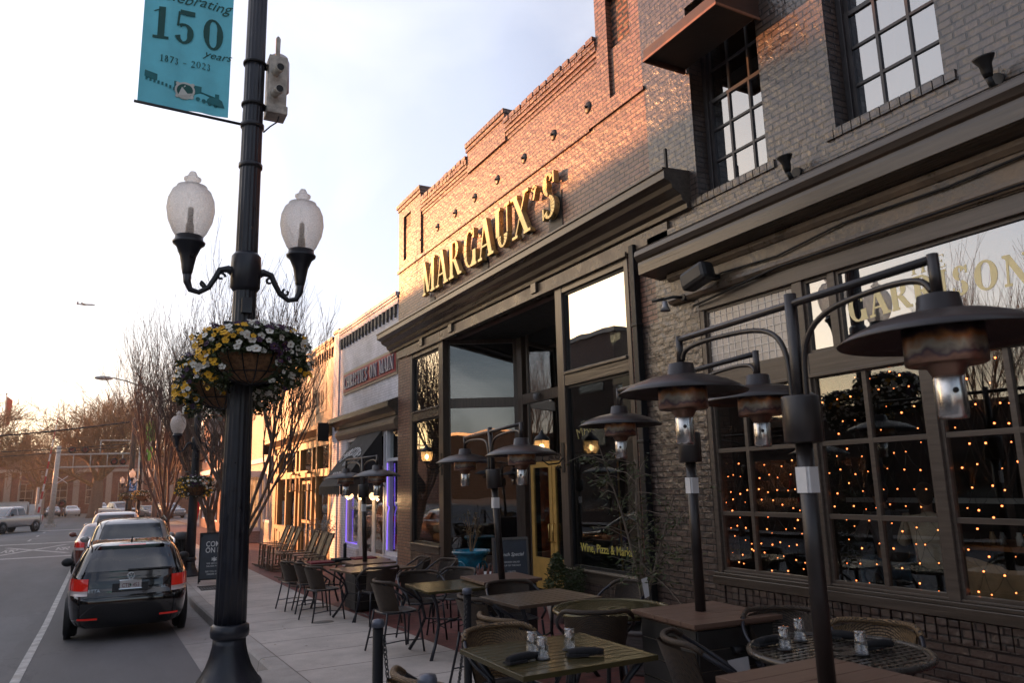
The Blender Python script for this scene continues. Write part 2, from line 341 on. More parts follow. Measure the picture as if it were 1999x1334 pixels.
# wall with openings: front face at X=x, thickness t behind it (towards +X), facing -X
def wall(mb,x,y0,y1,z0,z1,holes=(),t=.3,back=True):
    ys=sorted({y0,y1,*[q for h in holes for q in h[:2]]}); zs=sorted({z0,z1,*[q for h in holes for q in h[2:]]})
    inh=lambda y,z: any(h[0]<y<h[1] and h[2]<z<h[3] for h in holes)
    for i in range(len(ys)-1):
        for j in range(len(zs)-1):
            a,b,c,d=ys[i],ys[i+1],zs[j],zs[j+1]
            if inh((a+b)/2,(c+d)/2): continue
            mb.quad((x,a,c),(x,a,d),(x,b,d),(x,b,c))
            if back: mb.quad((x+t,a,c),(x+t,b,c),(x+t,b,d),(x+t,a,d))
    for a,b,c,d in holes:
        mb.quad((x,a,c),(x+t,a,c),(x+t,a,d),(x,a,d)); mb.quad((x,b,c),(x,b,d),(x+t,b,d),(x+t,b,c))
        mb.quad((x,a,c),(x,b,c),(x+t,b,c),(x+t,a,c)); mb.quad((x,a,d),(x+t,a,d),(x+t,b,d),(x,b,d))
    mb.quad((x,y0,z0),(x,y0,z1),(x+t,y0,z1),(x+t,y0,z0)); mb.quad((x,y1,z0),(x+t,y1,z0),(x+t,y1,z1),(x,y1,z1))
    mb.quad((x,y0,z1),(x,y1,z1),(x+t,y1,z1),(x+t,y0,z1)); mb.quad((x,y0,z0),(x+t,y0,z0),(x+t,y1,z0),(x,y1,z0))
    return mb
# extrude a cross-section (list of (x,z)) along Y
def mould(mb,prof,y0,y1):
    n=len(prof); vs=[(x,y0,z) for x,z in prof]+[(x,y1,z) for x,z in prof]
    return mb.add(vs,[tuple(range(n)),tuple(range(n,2*n))[::-1]]+[(i,n+i,n+(i+1)%n,(i+1)%n) for i in range(n)])
# glazing frame: rails and muntins on plane x (front), depth d; ys, zs are bar centre lines with widths
def bars(mb,x,d,y0,y1,z0,z1,fr,ysb=(),zsb=(),w=.03):
    mb.box(x,x+d,y0,y0+fr,z0,z1); mb.box(x,x+d,y1-fr,y1,z0,z1); mb.box(x+.002,x+d,y0+fr,y1-fr,z0,z0+fr); mb.box(x+.002,x+d,y0+fr,y1-fr,z1-fr,z1)
    for y in ysb: mb.box(x+.004,x+d-.004,y-w/2,y+w/2,z0+fr,z1-fr)
    for z in zsb: mb.box(x+.007,x+d-.007,y0+fr,y1-fr,z-w/2,z+w/2)
    return mb
def pane(mb,x,y0,y1,z0,z1): return mb.box(x,x+.006,y0,y1,z0,z1)
def xf(mb,M,i0=0):
    mb.v=[tuple(M@Vector(q)) if i>=i0 else q for i,q in enumerate(mb.v)]; return mb
# ---------------- materials of the place
BLKBRICK=brick('black_painted_brick',(.062,.043,.034),(.095,.066,.052),(.010,.007,.006),rough=.30,bump=1,dist=.026,spec=1,warp=.016)
MGBRICK=brick('dark_painted_brick',(.17,.082,.055),(.245,.12,.08),(.035,.02,.015),rough=.42,bump=1,dist=.022,spec=.8,warp=.016,bw=.215)
ROUGHBR=brick('rough_lattice_brick',(.26,.10,.05),(.16,.06,.03),(.008,.005,.004),rough=.5,bw=.24,bh=.085,mort=.022,bump=1,dist=.03)
WHTBRICK=brick('white_painted_brick',(.66,.66,.72),(.74,.74,.80),(.5,.5,.56),rough=.5,bump=.7,dist=.008)
TANBRICK=brick('tan_painted_brick',(.16,.11,.07),(.20,.145,.095),(.11,.075,.05),rough=.45,bump=.8,dist=.009)
PNKBRICK=brick('pink_painted_brick',(.38,.27,.24),(.44,.32,.28),(.3,.2,.18),rough=.6,bump=.6)
REDBRICK=brick('red_brick',(.23,.085,.055),(.30,.12,.08),(.25,.19,.16),rough=.85,bump=.5)
PAVER=brick('red_brick_paving',(.13,.035,.030),(.20,.06,.048),(.07,.045,.04),rough=.7,flat=True,bw=.2,bh=.1,mort=.006,bump=.5,dist=.006)
TRIM=wood('black_painted_wood',(.065,.050,.038),rough=.27,axis=1,band=7,var=.3,bump=.5,spec=.6)
TRIMV=wood('black_painted_wood_upright',(.07,.052,.04),rough=.30,axis=2,band=7,var=.3,bump=.4,spec=.6)
STUCCO=mat('weathered_stucco',(.135,.10,.068),rough=.34,var=.35,vs=3,bump=.9,bs=14)
WHITEP=mat('white_paint',(.72,.72,.75),rough=.4,var=.05)
CREAMP=mat('tan_gold_paint',(.34,.21,.08),rough=.38,var=.08)
GOLDP=mat('gold_door_paint',(.50,.29,.075),rough=.4,var=.1)
GOLDM=mat('gold_letter_metal',(.62,.46,.20),rough=.3,metal=.65,var=.1)
GILT=mat('gilt_window_lettering',(.95,.80,.42),rough=.5,var=.05)
DIMG=mat('faded_green_lettering',(.16,.15,.05),rough=.5,var=.05)
GREENG=mat('yellow_green_lettering',(.42,.36,.07),rough=.5,var=.05)
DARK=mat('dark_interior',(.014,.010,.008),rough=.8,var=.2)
DARKFL=mat('interior_floor',(.05,.035,.025),rough=.5,var=.2)
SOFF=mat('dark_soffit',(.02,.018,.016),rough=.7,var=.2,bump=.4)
IRON=mat('black_iron',(.010,.010,.011),rough=.45,var=.2,vs=20,spec=.35)
GLASS=glass('shop_glass',(.80,.84,.82),.03,wave=.03)
GLASSU=glass('upper_window_glass',(.3,.32,.33),.27,wave=.05)
GLASSB=glass('bright_pane_glass',(.35,.38,.38),.40,wave=.06)
# ---------------- ground
YS=[-14,0,8,16,30,50,80,140,900]
def sheet(x0,x1,dz,ys,road=False,th=0):
    mb=MB()
    for a,b in zip(ys[:-1],ys[1:]): mb.quad((x0,a,zg(a,road)+dz),(x1,a,zg(a,road)+dz),(x1,b,zg(b,road)+dz),(x0,b,zg(b,road)+dz))
    return mb
def asphalt():
    m,N,L,b=newmat('asphalt'); g=N.new('ShaderNodeNewGeometry')
    n=N.new('ShaderNodeTexNoise'); n.inputs['Scale'].default_value=90; n.inputs['Detail'].default_value=4; L.new(g.outputs['Position'],n.inputs[0])
    n2=N.new('ShaderNodeTexNoise'); n2.inputs['Scale'].default_value=.6; n2.inputs['Detail'].default_value=8; n2.inputs['Roughness'].default_value=.7
    mp=N.new('ShaderNodeMapping'); mp.inputs['Scale'].default_value=(1.6,.35,1); L.new(g.outputs['Position'],mp.inputs[0]); L.new(mp.outputs[0],n2.inputs[0])
    v1=N.new('ShaderNodeMapRange'); L.new(n2.outputs[0],v1.inputs[0]); v1.inputs[1].default_value=.3; v1.inputs[2].default_value=.7; v1.inputs[3].default_value=.085; v1.inputs[4].default_value=.135
    v2=mth(N,L,'MULTIPLY',v1.outputs[0],mth(N,L,'ADD',mth(N,L,'MULTIPLY',n.outputs[0],.9),.55))
    # oil drip streaks and cracks
    vo=N.new('ShaderNodeTexVoronoi'); vo.feature='DISTANCE_TO_EDGE'; vo.inputs['Scale'].default_value=.22; 
    nz=N.new('ShaderNodeVectorMath'); nz.operation='MULTIPLY_ADD'; L.new(n2.outputs['Color'],nz.inputs[0]); nz.inputs[1].default_value=(2.4,2.4,2.4); L.new(g.outputs['Position'],nz.inputs[2]); L.new(nz.outputs[0],vo.inputs[0])
    cr=mth(N,L,'MULTIPLY',vo.outputs['Distance'],220,True); cr=mth(N,L,'ADD',mth(N,L,'MULTIPLY',cr,.45),.55)
    pt=N.new('ShaderNodeTexVoronoi'); pt.inputs['Scale'].default_value=.16; pt.inputs['Randomness'].default_value=1; L.new(nz.outputs[0],pt.inputs[0]); ps=N.new('ShaderNodeSeparateColor'); L.new(pt.outputs['Color'],ps.inputs[0])
    sx=N.new('ShaderNodeSeparateXYZ'); L.new(g.outputs['Position'],sx.inputs[0]); tr=mth(N,L,'ADD',mth(N,L,'MULTIPLY',mth(N,L,'SINE',mth(N,L,'MULTIPLY',sx.outputs[0],3.6)),.07),1)
    v3=mth(N,L,'MULTIPLY',mth(N,L,'MULTIPLY',v2,cr),mth(N,L,'MULTIPLY',tr,mth(N,L,'ADD',mth(N,L,'MULTIPLY',ps.outputs[0],.30),.86)))
    c=N.new('ShaderNodeCombineColor'); L.new(v3,c.inputs[0]); L.new(mth(N,L,'MULTIPLY',v3,.97),c.inputs[1]); L.new(mth(N,L,'MULTIPLY',v3,1.0),c.inputs[2]); L.new(c.outputs[0],b.inputs['Base Color'])
    b.inputs['Roughness'].default_value=.75; bp=N.new('ShaderNodeBump'); bp.inputs['Strength'].default_value=.5; bp.inputs['Distance'].default_value=.006; L.new(n.outputs[0],bp.inputs['Height']); L.new(bp.outputs[0],b.inputs['Normal'])
    return m
def concrete(name,c,sx=None,sy=None,offy=0,rough=.8):
    m,N,L,b=newmat(name); g=N.new('ShaderNodeNewGeometry'); s=N.new('ShaderNodeSeparateXYZ'); L.new(g.outputs['Position'],s.inputs[0])
    n=N.new('ShaderNodeTexNoise'); n.inputs['Scale'].default_value=1.1; n.inputs['Detail'].default_value=10; n.inputs['Roughness'].default_value=.72; L.new(g.outputs['Position'],n.inputs[0])
    n2=N.new('ShaderNodeTexNoise'); n2.inputs['Scale'].default_value=70; n2.inputs['Detail'].default_value=3; L.new(g.outputs['Position'],n2.inputs[0])
    f=mth(N,L,'ADD',mth(N,L,'MULTIPLY',n.outputs[0],1.3),mth(N,L,'ADD',mth(N,L,'MULTIPLY',n2.outputs[0],.35),.17))
    gm=N.new('ShaderNodeTexVoronoi'); gm.inputs['Scale'].default_value=2.6; L.new(g.outputs['Position'],gm.inputs[0]); f=mth(N,L,'MULTIPLY',f,mth(N,L,'ADD',mth(N,L,'MULTIPLY',mth(N,L,'GREATER_THAN',gm.outputs['Distance'],.055),.32),.68))
    h=None
    if sy:
        ids=mth(N,L,'FLOOR',mth(N,L,'DIVIDE',mth(N,L,'ADD',s.outputs[1],offy),sy)); wn=N.new('ShaderNodeTexWhiteNoise'); wn.noise_dimensions='1D'; L.new(ids,wn.inputs['W'])
        f=mth(N,L,'MULTIPLY',f,mth(N,L,'ADD',mth(N,L,'MULTIPLY',wn.outputs[0],.14),.93))
        fr=mth(N,L,'FRACT',mth(N,L,'DIVIDE',mth(N,L,'ADD',s.outputs[1],offy),sy)); ln=mth(N,L,'LESS_THAN',mth(N,L,'ABSOLUTE',mth(N,L,'SUBTRACT',fr,.5)),.5-.011/sy)
        f=mth(N,L,'MULTIPLY',f,mth(N,L,'ADD',mth(N,L,'MULTIPLY',ln,.70),.30)); h=ln
    v=N.new('ShaderNodeVectorMath'); v.operation='SCALE'; v.inputs[0].default_value=c; L.new(f,v.inputs['Scale']); L.new(v.outputs[0],b.inputs['Base Color']); b.inputs['Roughness'].default_value=rough
    bp=N.new('ShaderNodeBump'); bp.inputs['Strength'].default_value=.3; bp.inputs['Distance'].default_value=.006; L.new(mth(N,L,'ADD',n2.outputs[0],h) if h else n2.outputs[0],bp.inputs['Height']); L.new(bp.outputs[0],b.inputs['Normal'])
    return m
ASPH=asphalt(); CONC=concrete('sidewalk_concrete',(.43,.385,.35),sy=1.02,offy=-.16); KERB=concrete('kerb_concrete',(.34,.31,.285),sy=3.06,offy=-.16); GUT=concrete('gutter_concrete',(.28,.255,.24),sy=3.06,offy=.3)
MARK=mat('worn_road_paint',(.34,.33,.32),rough=.6,var=.42,vs=5,co_='Object')
GRND=mat('far_ground',(.16,.13,.10),rough=.9,var=.25,vs=.05)
g=MB(); 
for a,b in zip(YS[:-1],YS[1:]): g.quad((-700,a,zg(a,1)-.06),(700,a,zg(a,1)-.06),(700,b,zg(b,1)-.06),(-700,b,zg(b,1)-.06))
g.quad((-700,-500,.3),(700,-500,.3),(700,-14,zg(-14,1)-.06),(-700,-14,zg(-14,1)-.06)); struct('ground',g,GRND)
YR=[-14,0,8,16,30,50,80,95]
struct('road',sheet(-11,1.14,0,YR,True),ASPH)
struct('cross_street',sheet(-60,40,-.01,[80,95,112],True),ASPH)
struct('gutter',sheet(1.12,1.70,.004,[8.62,16,30,50,62],True),GUT)
# kerb: rounded nose, a real step
k=MB()
for a,b in zip([8.62,11,13,16,30,50,62][:-1],[11,13,16,30,50,62]):
    pr=[(1.66,-.15),(1.675,-.03),(1.70,-.004),(1.74,0),(1.865,0),(1.865,-.3)]
    for (xa,za),(xb,zb) in zip(pr[:-1],pr[1:]): k.add([(xa,a,zg(a)+za),(xb,a,zg(a)+zb),(xb,b,zg(b)+zb),(xa,b,zg(b)+za)],[(0,1,2,3)])
# kerb of the bulb-out, turning towards the street at its near end
struct('kerb',k,KERB)
bo=MB(); pts=[(1.865,8.62),(1.68,8.62),(1.42,8.56),(1.12,8.42),(.72,8.15),(.42,7.7),(.30,7.2),(.30,-14),(1.865,-14)]
n=len(pts); bo.add([(x,y,zg(y)) for x,y in pts]+[(x,y,zg(y)-.2) for x,y in pts],[tuple(range(n))]+[(i,n+i,n+(i+1)%n,(i+1)%n) for i in range(n-1)]); struct('pavement_corner',bo,KERB)
struct('pavement',sheet(1.872,3.64,0,[-14,0,8,16,30,50,62]),CONC)
jj=MB(); jj.quad(*[(x,y,zg(y)-.012) for x,y in ((1.86,-14),(1.88,-14),(1.88,62),(1.86,62))]); 
bp=sheet(3.64,6.3,.0,[-14,0,8,16,30,50,62]); struct('brick_paving',bp,PAVER)
far=sheet(6.2,60,0,[34,62,80],True); struct('car_park',far,ASPH)
def line(name,x0,x1,y0,y1,dz=.006): struct(name,sheet(x0,x1,dz,[y0,*[q for q in YR if y0<q<y1],y1],True),MARK)
mk=sheet(-.80,-.70,.006,[-14,0,8,16,30,50,70],True)
def mq(mb,pts,dz=.006): mb.quad(*[(x,y,zg(y,1)+dz) for x,y in pts])
for (xa,xb,ya,yb) in ((-10.8,-.82,35.0,35.55),(-10.8,-.82,46.3,47.0),(-10.8,-.82,66,67)): mq(mk,[(xa,ya),(xb,ya),(xb,yb),(xa,yb)])
# railway crossing X with its two letters
def stroke(mb,a,b,w):
    a=Vector((*a,0));b=Vector((*b,0));d=(b-a).normalized();p=Vector((-d.y,d.x,0))*w/2
    mq(mb,[((a+p).x,(a+p).y),((a-p).x,(a-p).y),((b-p).x,(b-p).y),((b+p).x,(b+p).y)],.0065)
stroke(mk,(-3.9,36.9),(-1.5,44.4),.24)
q=MB(); stroke(q,(-1.2,37.2),(-3.9,43.6),.24)
mk.v+= [(x,y,z+.001) for x,y,z in q.v]; mk.f+=[[i+len(mk.v)-len(q.v) for i in f] for f in q.f]; mk.sm+=q.sm; mk.mi+=q.mi
for x0 in (-3.75,-1.72):
    for d in (0,.26):
        stroke(mk,(x0+d,39.6),(x0+d,42.0),.07); 
        mq(mk,[(x0+d,41.8),(x0+d+.2,41.8),(x0+d+.2,42.0),(x0+d,42.0)],.0075); mq(mk,[(x0+d,40.9),(x0+d+.2,40.9),(x0+d+.2,41.1),(x0+d,41.1)],.0075); stroke(mk,(x0+d+.18,40.9),(x0+d+.18,41.9),.06); stroke(mk,(x0+d+.05,40.9),(x0+d+.2,39.6),.07)
for y in (50,56,62): mq(mk,[(-3.6,y),(-3.48,y),(-3.48,y+2),(-3.6,y+2)])
YEL=mat('yellow_road_paint',(.45,.30,.06),rough=.6,var=.2)
struct('road_marking',mk,MARK)
yl=sheet(-6.1,-6.0,.006,[-14,0,8,16,30,50,66],True); struct('road_centre_line',yl,YEL)
mh=MB()
for dx,dy in ((0,0),): mh.lathe([(.001,.004),(.16,.004),(.17,0)],20,Matrix.Translation((2.98,11.65,zg(11.65)+.002))@Matrix.Diagonal((1,.75,1,1)))
o=mh.build('drain_cover',mat('cast_iron_cover',(.16,.15,.14),rough=.6,bump=1,bs=60)); tag(o,'small round iron access cover set flush in the concrete pavement','drain cover')
gr=MB(); 
for i in range(9): gr.box(1.98+i*.055,2.01+i*.055,18.0,18.7,zg(18.3)+.001,zg(18.3)+.012)
gr.box(1.96,2.47,17.97,18.0,zg(18.3)+.001,zg(18.3)+.013); gr.box(1.96,2.47,18.7,18.73,zg(18.3)+.001,zg(18.3)+.013)
tag(gr.build('tree_grate',IRON),'dark iron grate in the pavement in front of the chalkboard by the next lamp post','grate')

# ================= MARGAUX'S =================
B=thing('restaurant_building',"dark painted brick restaurant with stepped parapet and large gold raised letters above a cornice",'building',(6,12,zg(12)))
A=lambda mb,name,m,bevel=0,par=None,label=None: mb.build(name,m,par or B,True,bevel,label=label)
m=MB(); wall(m,6.0,7.72,16.89,-.3,7.07,[(7.78,16.05,-.3,4.93)],.35); A(m,'wall',MGBRICK)
m=MB(); wall(m,6.045,7.22,16.6,7.07,8.1,(),.3); wall(m,6.0,7.22,7.72,3.9,7.07,(),.3); A(m,'upper_wall',MGBRICK)
m=MB(); random.seed(5)
# corbelled parapet between the towers
for y0,y1 in ((8.27,11.2),(12.85,15.42)):
    for i,(z,x) in enumerate(((8.1,6.03),(8.17,6.01),(8.24,5.985))): m.box(x,6.35,y0,y1,z,z+.069)
    y=y0
    while y<y1-.1:
        m.box(5.965+random.uniform(-.006,.006),6.33,y,y+.095,8.31,8.385+random.uniform(0,.012)); y+=.108
    y=y0
    while y<y1-.1:
        m.box(5.95+random.uniform(-.008,.008),6.2,y+.02,y+.2,8.395,8.47+random.uniform(0,.02)); y+=.225
A(m,'parapet_coping',MGBRICK)
for y0,y1,z1 in ((15.42,16.89,8.72),(11.2,12.85,8.62)):
    m=MB()
    if y0>14: wall(m,6.0,y0,y1,7.07,z1,[(16.05,16.55,7.3,8.42)],.3)
    else: wall(m,6.0,y0,y1,8.1,z1,(),.3)
    y=y0-.03
    while y<y1: m.box(5.95,6.36,y,y+.1,z1+.002,z1+.09+random.uniform(0,.012)); y+=.113
    m.box(5.975,6.33,y0-.02,y1+.02,z1-.08,z1); A(m,'tower',MGBRICK)
m=MB(); wall(m,6.0,7.25,8.27,7.13,9.4,[(7.46,7.99,7.33,8.9)],.3)
m.box(5.97,6.2,7.22,8.5,7.08,7.13)
A(m,'tower',MGBRICK)
m=MB(); m.box(6.05,6.2,16.03,16.57,7.28,8.44); m.box(6.09,6.2,7.44,8.01,7.3,8.92); each(m,'recessed_panel',ROUGHBR,B)
m=MB(); mould(m,[(5.965,7.05),(6.1,7.05),(6.1,7.12),(5.965,7.12)],8.5,16.93); A(m,'string_course',MGBRICK)
m=MB(); mould(m,[(6.02,5.12),(5.93,5.14),(5.92,5.2),(5.86,5.23),(5.84,5.3),(5.72,5.36),(5.70,5.42),(5.60,5.46),(5.60,5.56),(5.58,5.57),(5.58,5.60),(6.02,5.63)],6.48,17.32)
A(m,'cornice',TRIM,.004)
m=MB(); m.box(5.955,6.2,6.9,16.86,4.93,5.11); m.box(5.93,6.05,7.75,16.2,4.90,4.96); A(m,'frieze',STUCCO)
m=MB()
for y in (10.1,13.5,15.1): m.box(5.90,6.0,y,y+.16,4.965,5.13)
each(m,'frieze_block',TRIM,B,.004)
for y in (15.45,14.5,13.55,12.6,11.62,10.6,9.61,8.61):
    m=MB(); M=FM((6.045,y,7.5),(0,-1,0),(0,0,1)); m.lathe([(.001,.028),(.05,.025),(.085,.012),(.095,0)],20,M); m.lathe([(.001,.06),(.02,.06),(.02,.02)],8,M); A(m,'wall_anchor',IRON)
for i_ in range(9): m=MB(); serif_line(m,"MARGAUX'S",.77,FW(12.15,6.02,5.965),.10,i_,width=5.7,thick=1.12); A(m,'sign_letter',GOLDM,.008)
m=MB()
for y0,y1,z0,z1 in ((9.35,9.75,5.75,6.45),(11.95,12.2,5.75,6.25),(14.55,14.8,5.72,5.95)): m.box(5.985,5.999,y0,y1,z0,z1)
each(m,'sign_grille',mat('black_mesh_grille',(.015,.013,.012),rough=.5,var=.3,vs=80),B)
# storefront carpentry
m=MB()
for y0,y1 in ((15.93,16.05),(14.14,14.36),(9.47,9.66),(7.78,7.87)): m.box(5.985,6.12,y0,y1,.55,4.93)
each(m,'storefront_post',TRIMV,B,.006)
m=MB()
for y0,y1 in ((14.36,15.93),(7.87,9.47)):
    m.box(5.992,6.11,y0,y1,4.80,4.93); m.box(5.992,6.11,y0,y1,3.36,3.56); m.box(5.97,6.13,y0,y1,.56,.74); m.box(5.94,6.1,y0-.05,y1+.05,.70,.73)
    m.box(5.96,6.0,y0+.01,y1-.01,3.53,3.57)
each(m,'storefront_rail',TRIM,B,.006)
for y0,y1,l in ((14.36,15.93,'left'),(7.87,9.47,'right')):
    for z0,z1,G_ in ((3.56,4.80,GLASSB if l=='right' else GLASSU),(.74,3.36,GLASS)):
        m=MB(); bars(m,6.03,.05,y0,y1,z0,z1,.035); f=A(m,'window_frame',IRON)
        m=MB(); pane(m,6.055,y0+.03,y1-.03,z0+.03,z1-.03); A(m,'glass_pane',G_,par=f)
m=MB(); m.box(6.0,6.25,14.14,16.05,-.3,.56); m.box(6.0,6.25,7.78,9.66,-.3,.56); 
y=14.16
while y<16: m.box(5.975,6.0,y,y+.08,.38,.56); y+=.093
y=7.8
while y<9.6: m.box(5.975,6.0,y,y+.08,.38,.56); y+=.093
A(m,'window_base',BLKBRICK)
# entrance recess
P1=Vector((6.08,14.2,0)); P2=Vector((7.4,13.5,0)); dy=(P1-P2).normalized(); Lg=(P1-P2).length
MA=Matrix(((-dy.y*-1,dy.x,0,P2.x),(-dy.x,dy.y,0,P2.y),(0,0,1,0),(0,0,0,1)))
m=MB(); bars(m,0,.09,0,Lg,.45,4.93,.09,(),(3.6,),.2); xf(m,MA); fr=A(m,'bay_frame',TRIMV,.005)
m=MB(); m.box(.04,.046,.09,Lg-.09,.6,3.5); m.box(.04,.046,.09,Lg-.09,3.7,4.84); xf(m,MA); A(m,'glass_pane',glass('bay_glass',(.4,.44,.45),.10,wave=.05),par=fr)
m=MB(); m.box(0,.12,0,Lg,-.3,.45); xf(m,MA); A(m,'bay_base',BLKBRICK)
m=MB(); m.box(7.38,7.5,13.3,13.5,-.3,4.93); m.box(7.4,7.48,13.1,13.14,-.3,4.93); m.box(7.38,7.5,9.7,9.9,-.3,4.93)
m.box(7.385,7.5,9.9,13.3,3.52,3.72); m.box(7.39,7.5,9.9,13.3,2.35,2.48); m.box(7.39,7.5,11.55,11.66,2.48,4.93); each(m,'entrance_post',TRIMV,B,.005)
m=MB(); m.box(7.43,7.436,9.9,13.1,3.72,4.93); m.box(7.43,7.436,9.9,13.1,2.48,3.52); each(m,'transom_glass',GLASSB,B)
for i,(y0,y1) in enumerate(((12.28,13.08),(11.46,12.26),(10.2,11.0))):
    m=MB(); bars(m,7.40,.05,y0,y1,-.02,2.34,.11); m.box(7.402,7.448,y0+.11,y1-.11,.09,.55); d=A(m,'door',GOLDP,.004)
    m=MB(); m.box(7.42,7.426,y0+.1,y1-.1,.54,2.24); A(m,'glass_pane',GLASS,par=d)
    m=MB(); yy=y0+.06 if i==0 else y1-.06; m.tube([(7.39,yy,.85),(7.34,yy,.87),(7.34,yy,1.17),(7.39,yy,1.19)],.012); A(m,'handle',mat('brass',(.6,.42,.15),rough=.3,metal=.9),par=d)
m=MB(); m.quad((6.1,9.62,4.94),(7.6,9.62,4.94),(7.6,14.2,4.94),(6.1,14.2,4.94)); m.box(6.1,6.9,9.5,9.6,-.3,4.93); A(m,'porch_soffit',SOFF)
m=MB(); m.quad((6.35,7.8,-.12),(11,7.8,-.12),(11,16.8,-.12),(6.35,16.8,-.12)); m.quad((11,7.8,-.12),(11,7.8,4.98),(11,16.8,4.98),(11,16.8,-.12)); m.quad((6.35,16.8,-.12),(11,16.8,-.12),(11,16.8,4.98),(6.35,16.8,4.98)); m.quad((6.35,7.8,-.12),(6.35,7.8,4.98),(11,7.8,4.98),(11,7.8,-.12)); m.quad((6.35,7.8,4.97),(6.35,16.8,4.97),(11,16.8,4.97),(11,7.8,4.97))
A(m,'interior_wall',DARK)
m=MB(); m.box(6.31,13,7.22,16.86,5.1,7.9); m.box(6.36,13,16.8,16.88,-.3,5.0); A(m,'roof',MGBRICK)
m=text('wine_lettering','Wine, Pizza & Market',.165,GREENG,FW(8.66,.97,6.0535),B,.001,bold=.002,sx=.88); m.name='window_lettering'
m=text('window_lettering',"MARGAUX'S",.22,DIMG,FW(8.67,2.66,6.0535),B,.001,sx=1.0,arc=1.6)
m=MB(); m.box(6.14,6.16,14.5,15.8,4.0,4.01); A(m,'curtain_rail',IRON)
# downpipe
m=MB(); m.box(5.90,5.995,7.54,7.64,-.1,5.0); 
for z in (.9,2.4,3.9): m.box(5.89,6.0,7.525,7.655,z,z+.04)
A(m,'downpipe',IRON,.008)
# ================= GARRISON =================
B=thing('tavern_building','black painted brick building with bulky cornice, sash windows upstairs and a wide gridded shopfront','building',(6,3,zg(3)))
A=lambda mb,name,m,bevel=0,par=None,label=None: mb.build(name,m,par or B,True,bevel,label=label)
W1=(5.28,6.36,5.24,7.75); W2=(3.34,4.42,5.24,7.75); W3=(1.4,2.48,5.24,7.75)
m=MB(); wall(m,6.0,-6,7.22,4.9,10.2,[W1,W2,W3],.35); wall(m,5.985,-6,7.22,-.2,4.9,[(-5.4,6.47,.60,4.0)],.35); wall(m,6.0,7.22,7.715,-.3,3.9,(),.3)
m.box(5.955,6.0,-6,7.3,4.93,5.0); wall(m,6.0,7.22,7.25,7.13,10.2,(),.35); wall(m,6.02,7.25,8.2,9.4,10.2,(),.3)
for a,b,c,d in (W1,W2,W3):
    y=a-.1
    while y<b+.05: m.box(5.975,6.1,y,y+.09,5.145,5.235); y+=.1
A(m,'wall',BLKBRICK)
m=MB(); m.box(5.975,6.3,-6,6.47,-.2,.62)
y=-5.9; random.seed(3)
while y<6.4: m.box(5.955+random.uniform(-.006,.006),6.05,y,y+.086,.625,.80+random.uniform(-.006,.004)); y+=.098
A(m,'window_base',BLKBRICK,.004)
m=MB(); m.box(5.93,6.2,-6,6.5,.81,.90); m.box(5.955,6.2,-6,6.5,.90,.935); A(m,'sill',TRIM,.006)
# shopfront grid
MU=wood('grey_black_window_wood',(.085,.066,.052),rough=.34,axis=1,band=8,var=.25,bump=.3)
m=MB(); 
for y0,y1 in ((6.40,6.47),(5.0,5.12),(3.78,3.88),(2.5,2.62),(1.2,1.32),(-.1,.02),(-1.4,-1.28)): m.box(5.99,6.12,y0,y1,.935,2.9 if 2<y0<4 else 4.0)
m.box(5.995,6.12,-6,6.40,2.90,3.12); m.box(5.97,6.1,-6,6.45,3.86,4.02); m.box(5.98,6.1,-6,6.42,2.88,2.91); m.box(6.0,6.12,4.62,4.69,3.12,3.86); m.box(6.0,6.12,-6,6.4,.936,.955); A(m,'storefront_frame',MU,.004)
bays=[(5.12,6.40,5.93),(3.88,5.0,4.44),(2.62,3.78,3.2),(1.32,2.5,1.9),(.02,1.2,.6)]
for y0,y1,ym in bays:
    m=MB(); bars(m,6.02,.06,y0,y1,.955,2.90,.03,(ym,),(1.56,2.24),.045); f=A(m,'window',MU,.002)
    m=MB(); pane(m,6.05,y0+.02,y1-.02,.97,2.88); A(m,'glass_pane',GLASS,par=f)
GLT=glass('transom_glass',(.35,.38,.38),.30,wave=.05)
for y0,y1 in ((4.69,5.0),(2.62,4.62),(1.32,2.5),(-1.28,1.2)):
    m=MB(); bars(m,6.02,.05,y0,y1,3.12,3.86,.03); f=A(m,'transom_window',MU)
    m=MB(); pane(m,6.05,y0+.02,y1-.02,3.14,3.84); A(m,'glass_pane',GLT,par=f)
# leaded panel of small square panes
m=MB(); bars(m,6.02,.05,5.12,6.40,3.12,3.86,.03); f=A(m,'tile_panel_frame',MU)
m=MB(); m.box(6.04,6.06,5.14,6.38,3.14,3.84); A(m,'prism_glass_panel',mat('frosted_tile_glass',(.50,.45,.40),rough=.18,var=.12,vs=9),par=f)
m=MB()
for i in range(1,13): m.box(6.034,6.042,5.15+i*.0945-.004,5.15+i*.0945+.004,3.15,3.83)
for i in range(1,8): m.box(6.033,6.043,5.15,6.37,3.15+i*.0875-.004,3.15+i*.0875+.004)
A(m,'glazing_bar',mat('pale_lead',(.8,.74,.66),rough=.5),par=f)
m=MB(); serif_line(m,'GARRISON',.25,FW(3.74,3.36,6.0515),.003,width=1.62,arc=9,thick=1.35); m2=A(m,'window_lettering',GILT)
m=MB(); serif_line(m,'THE',.11,FW(3.74,3.63,6.0515),.003,width=.34); A(m,'window_lettering',GILT)
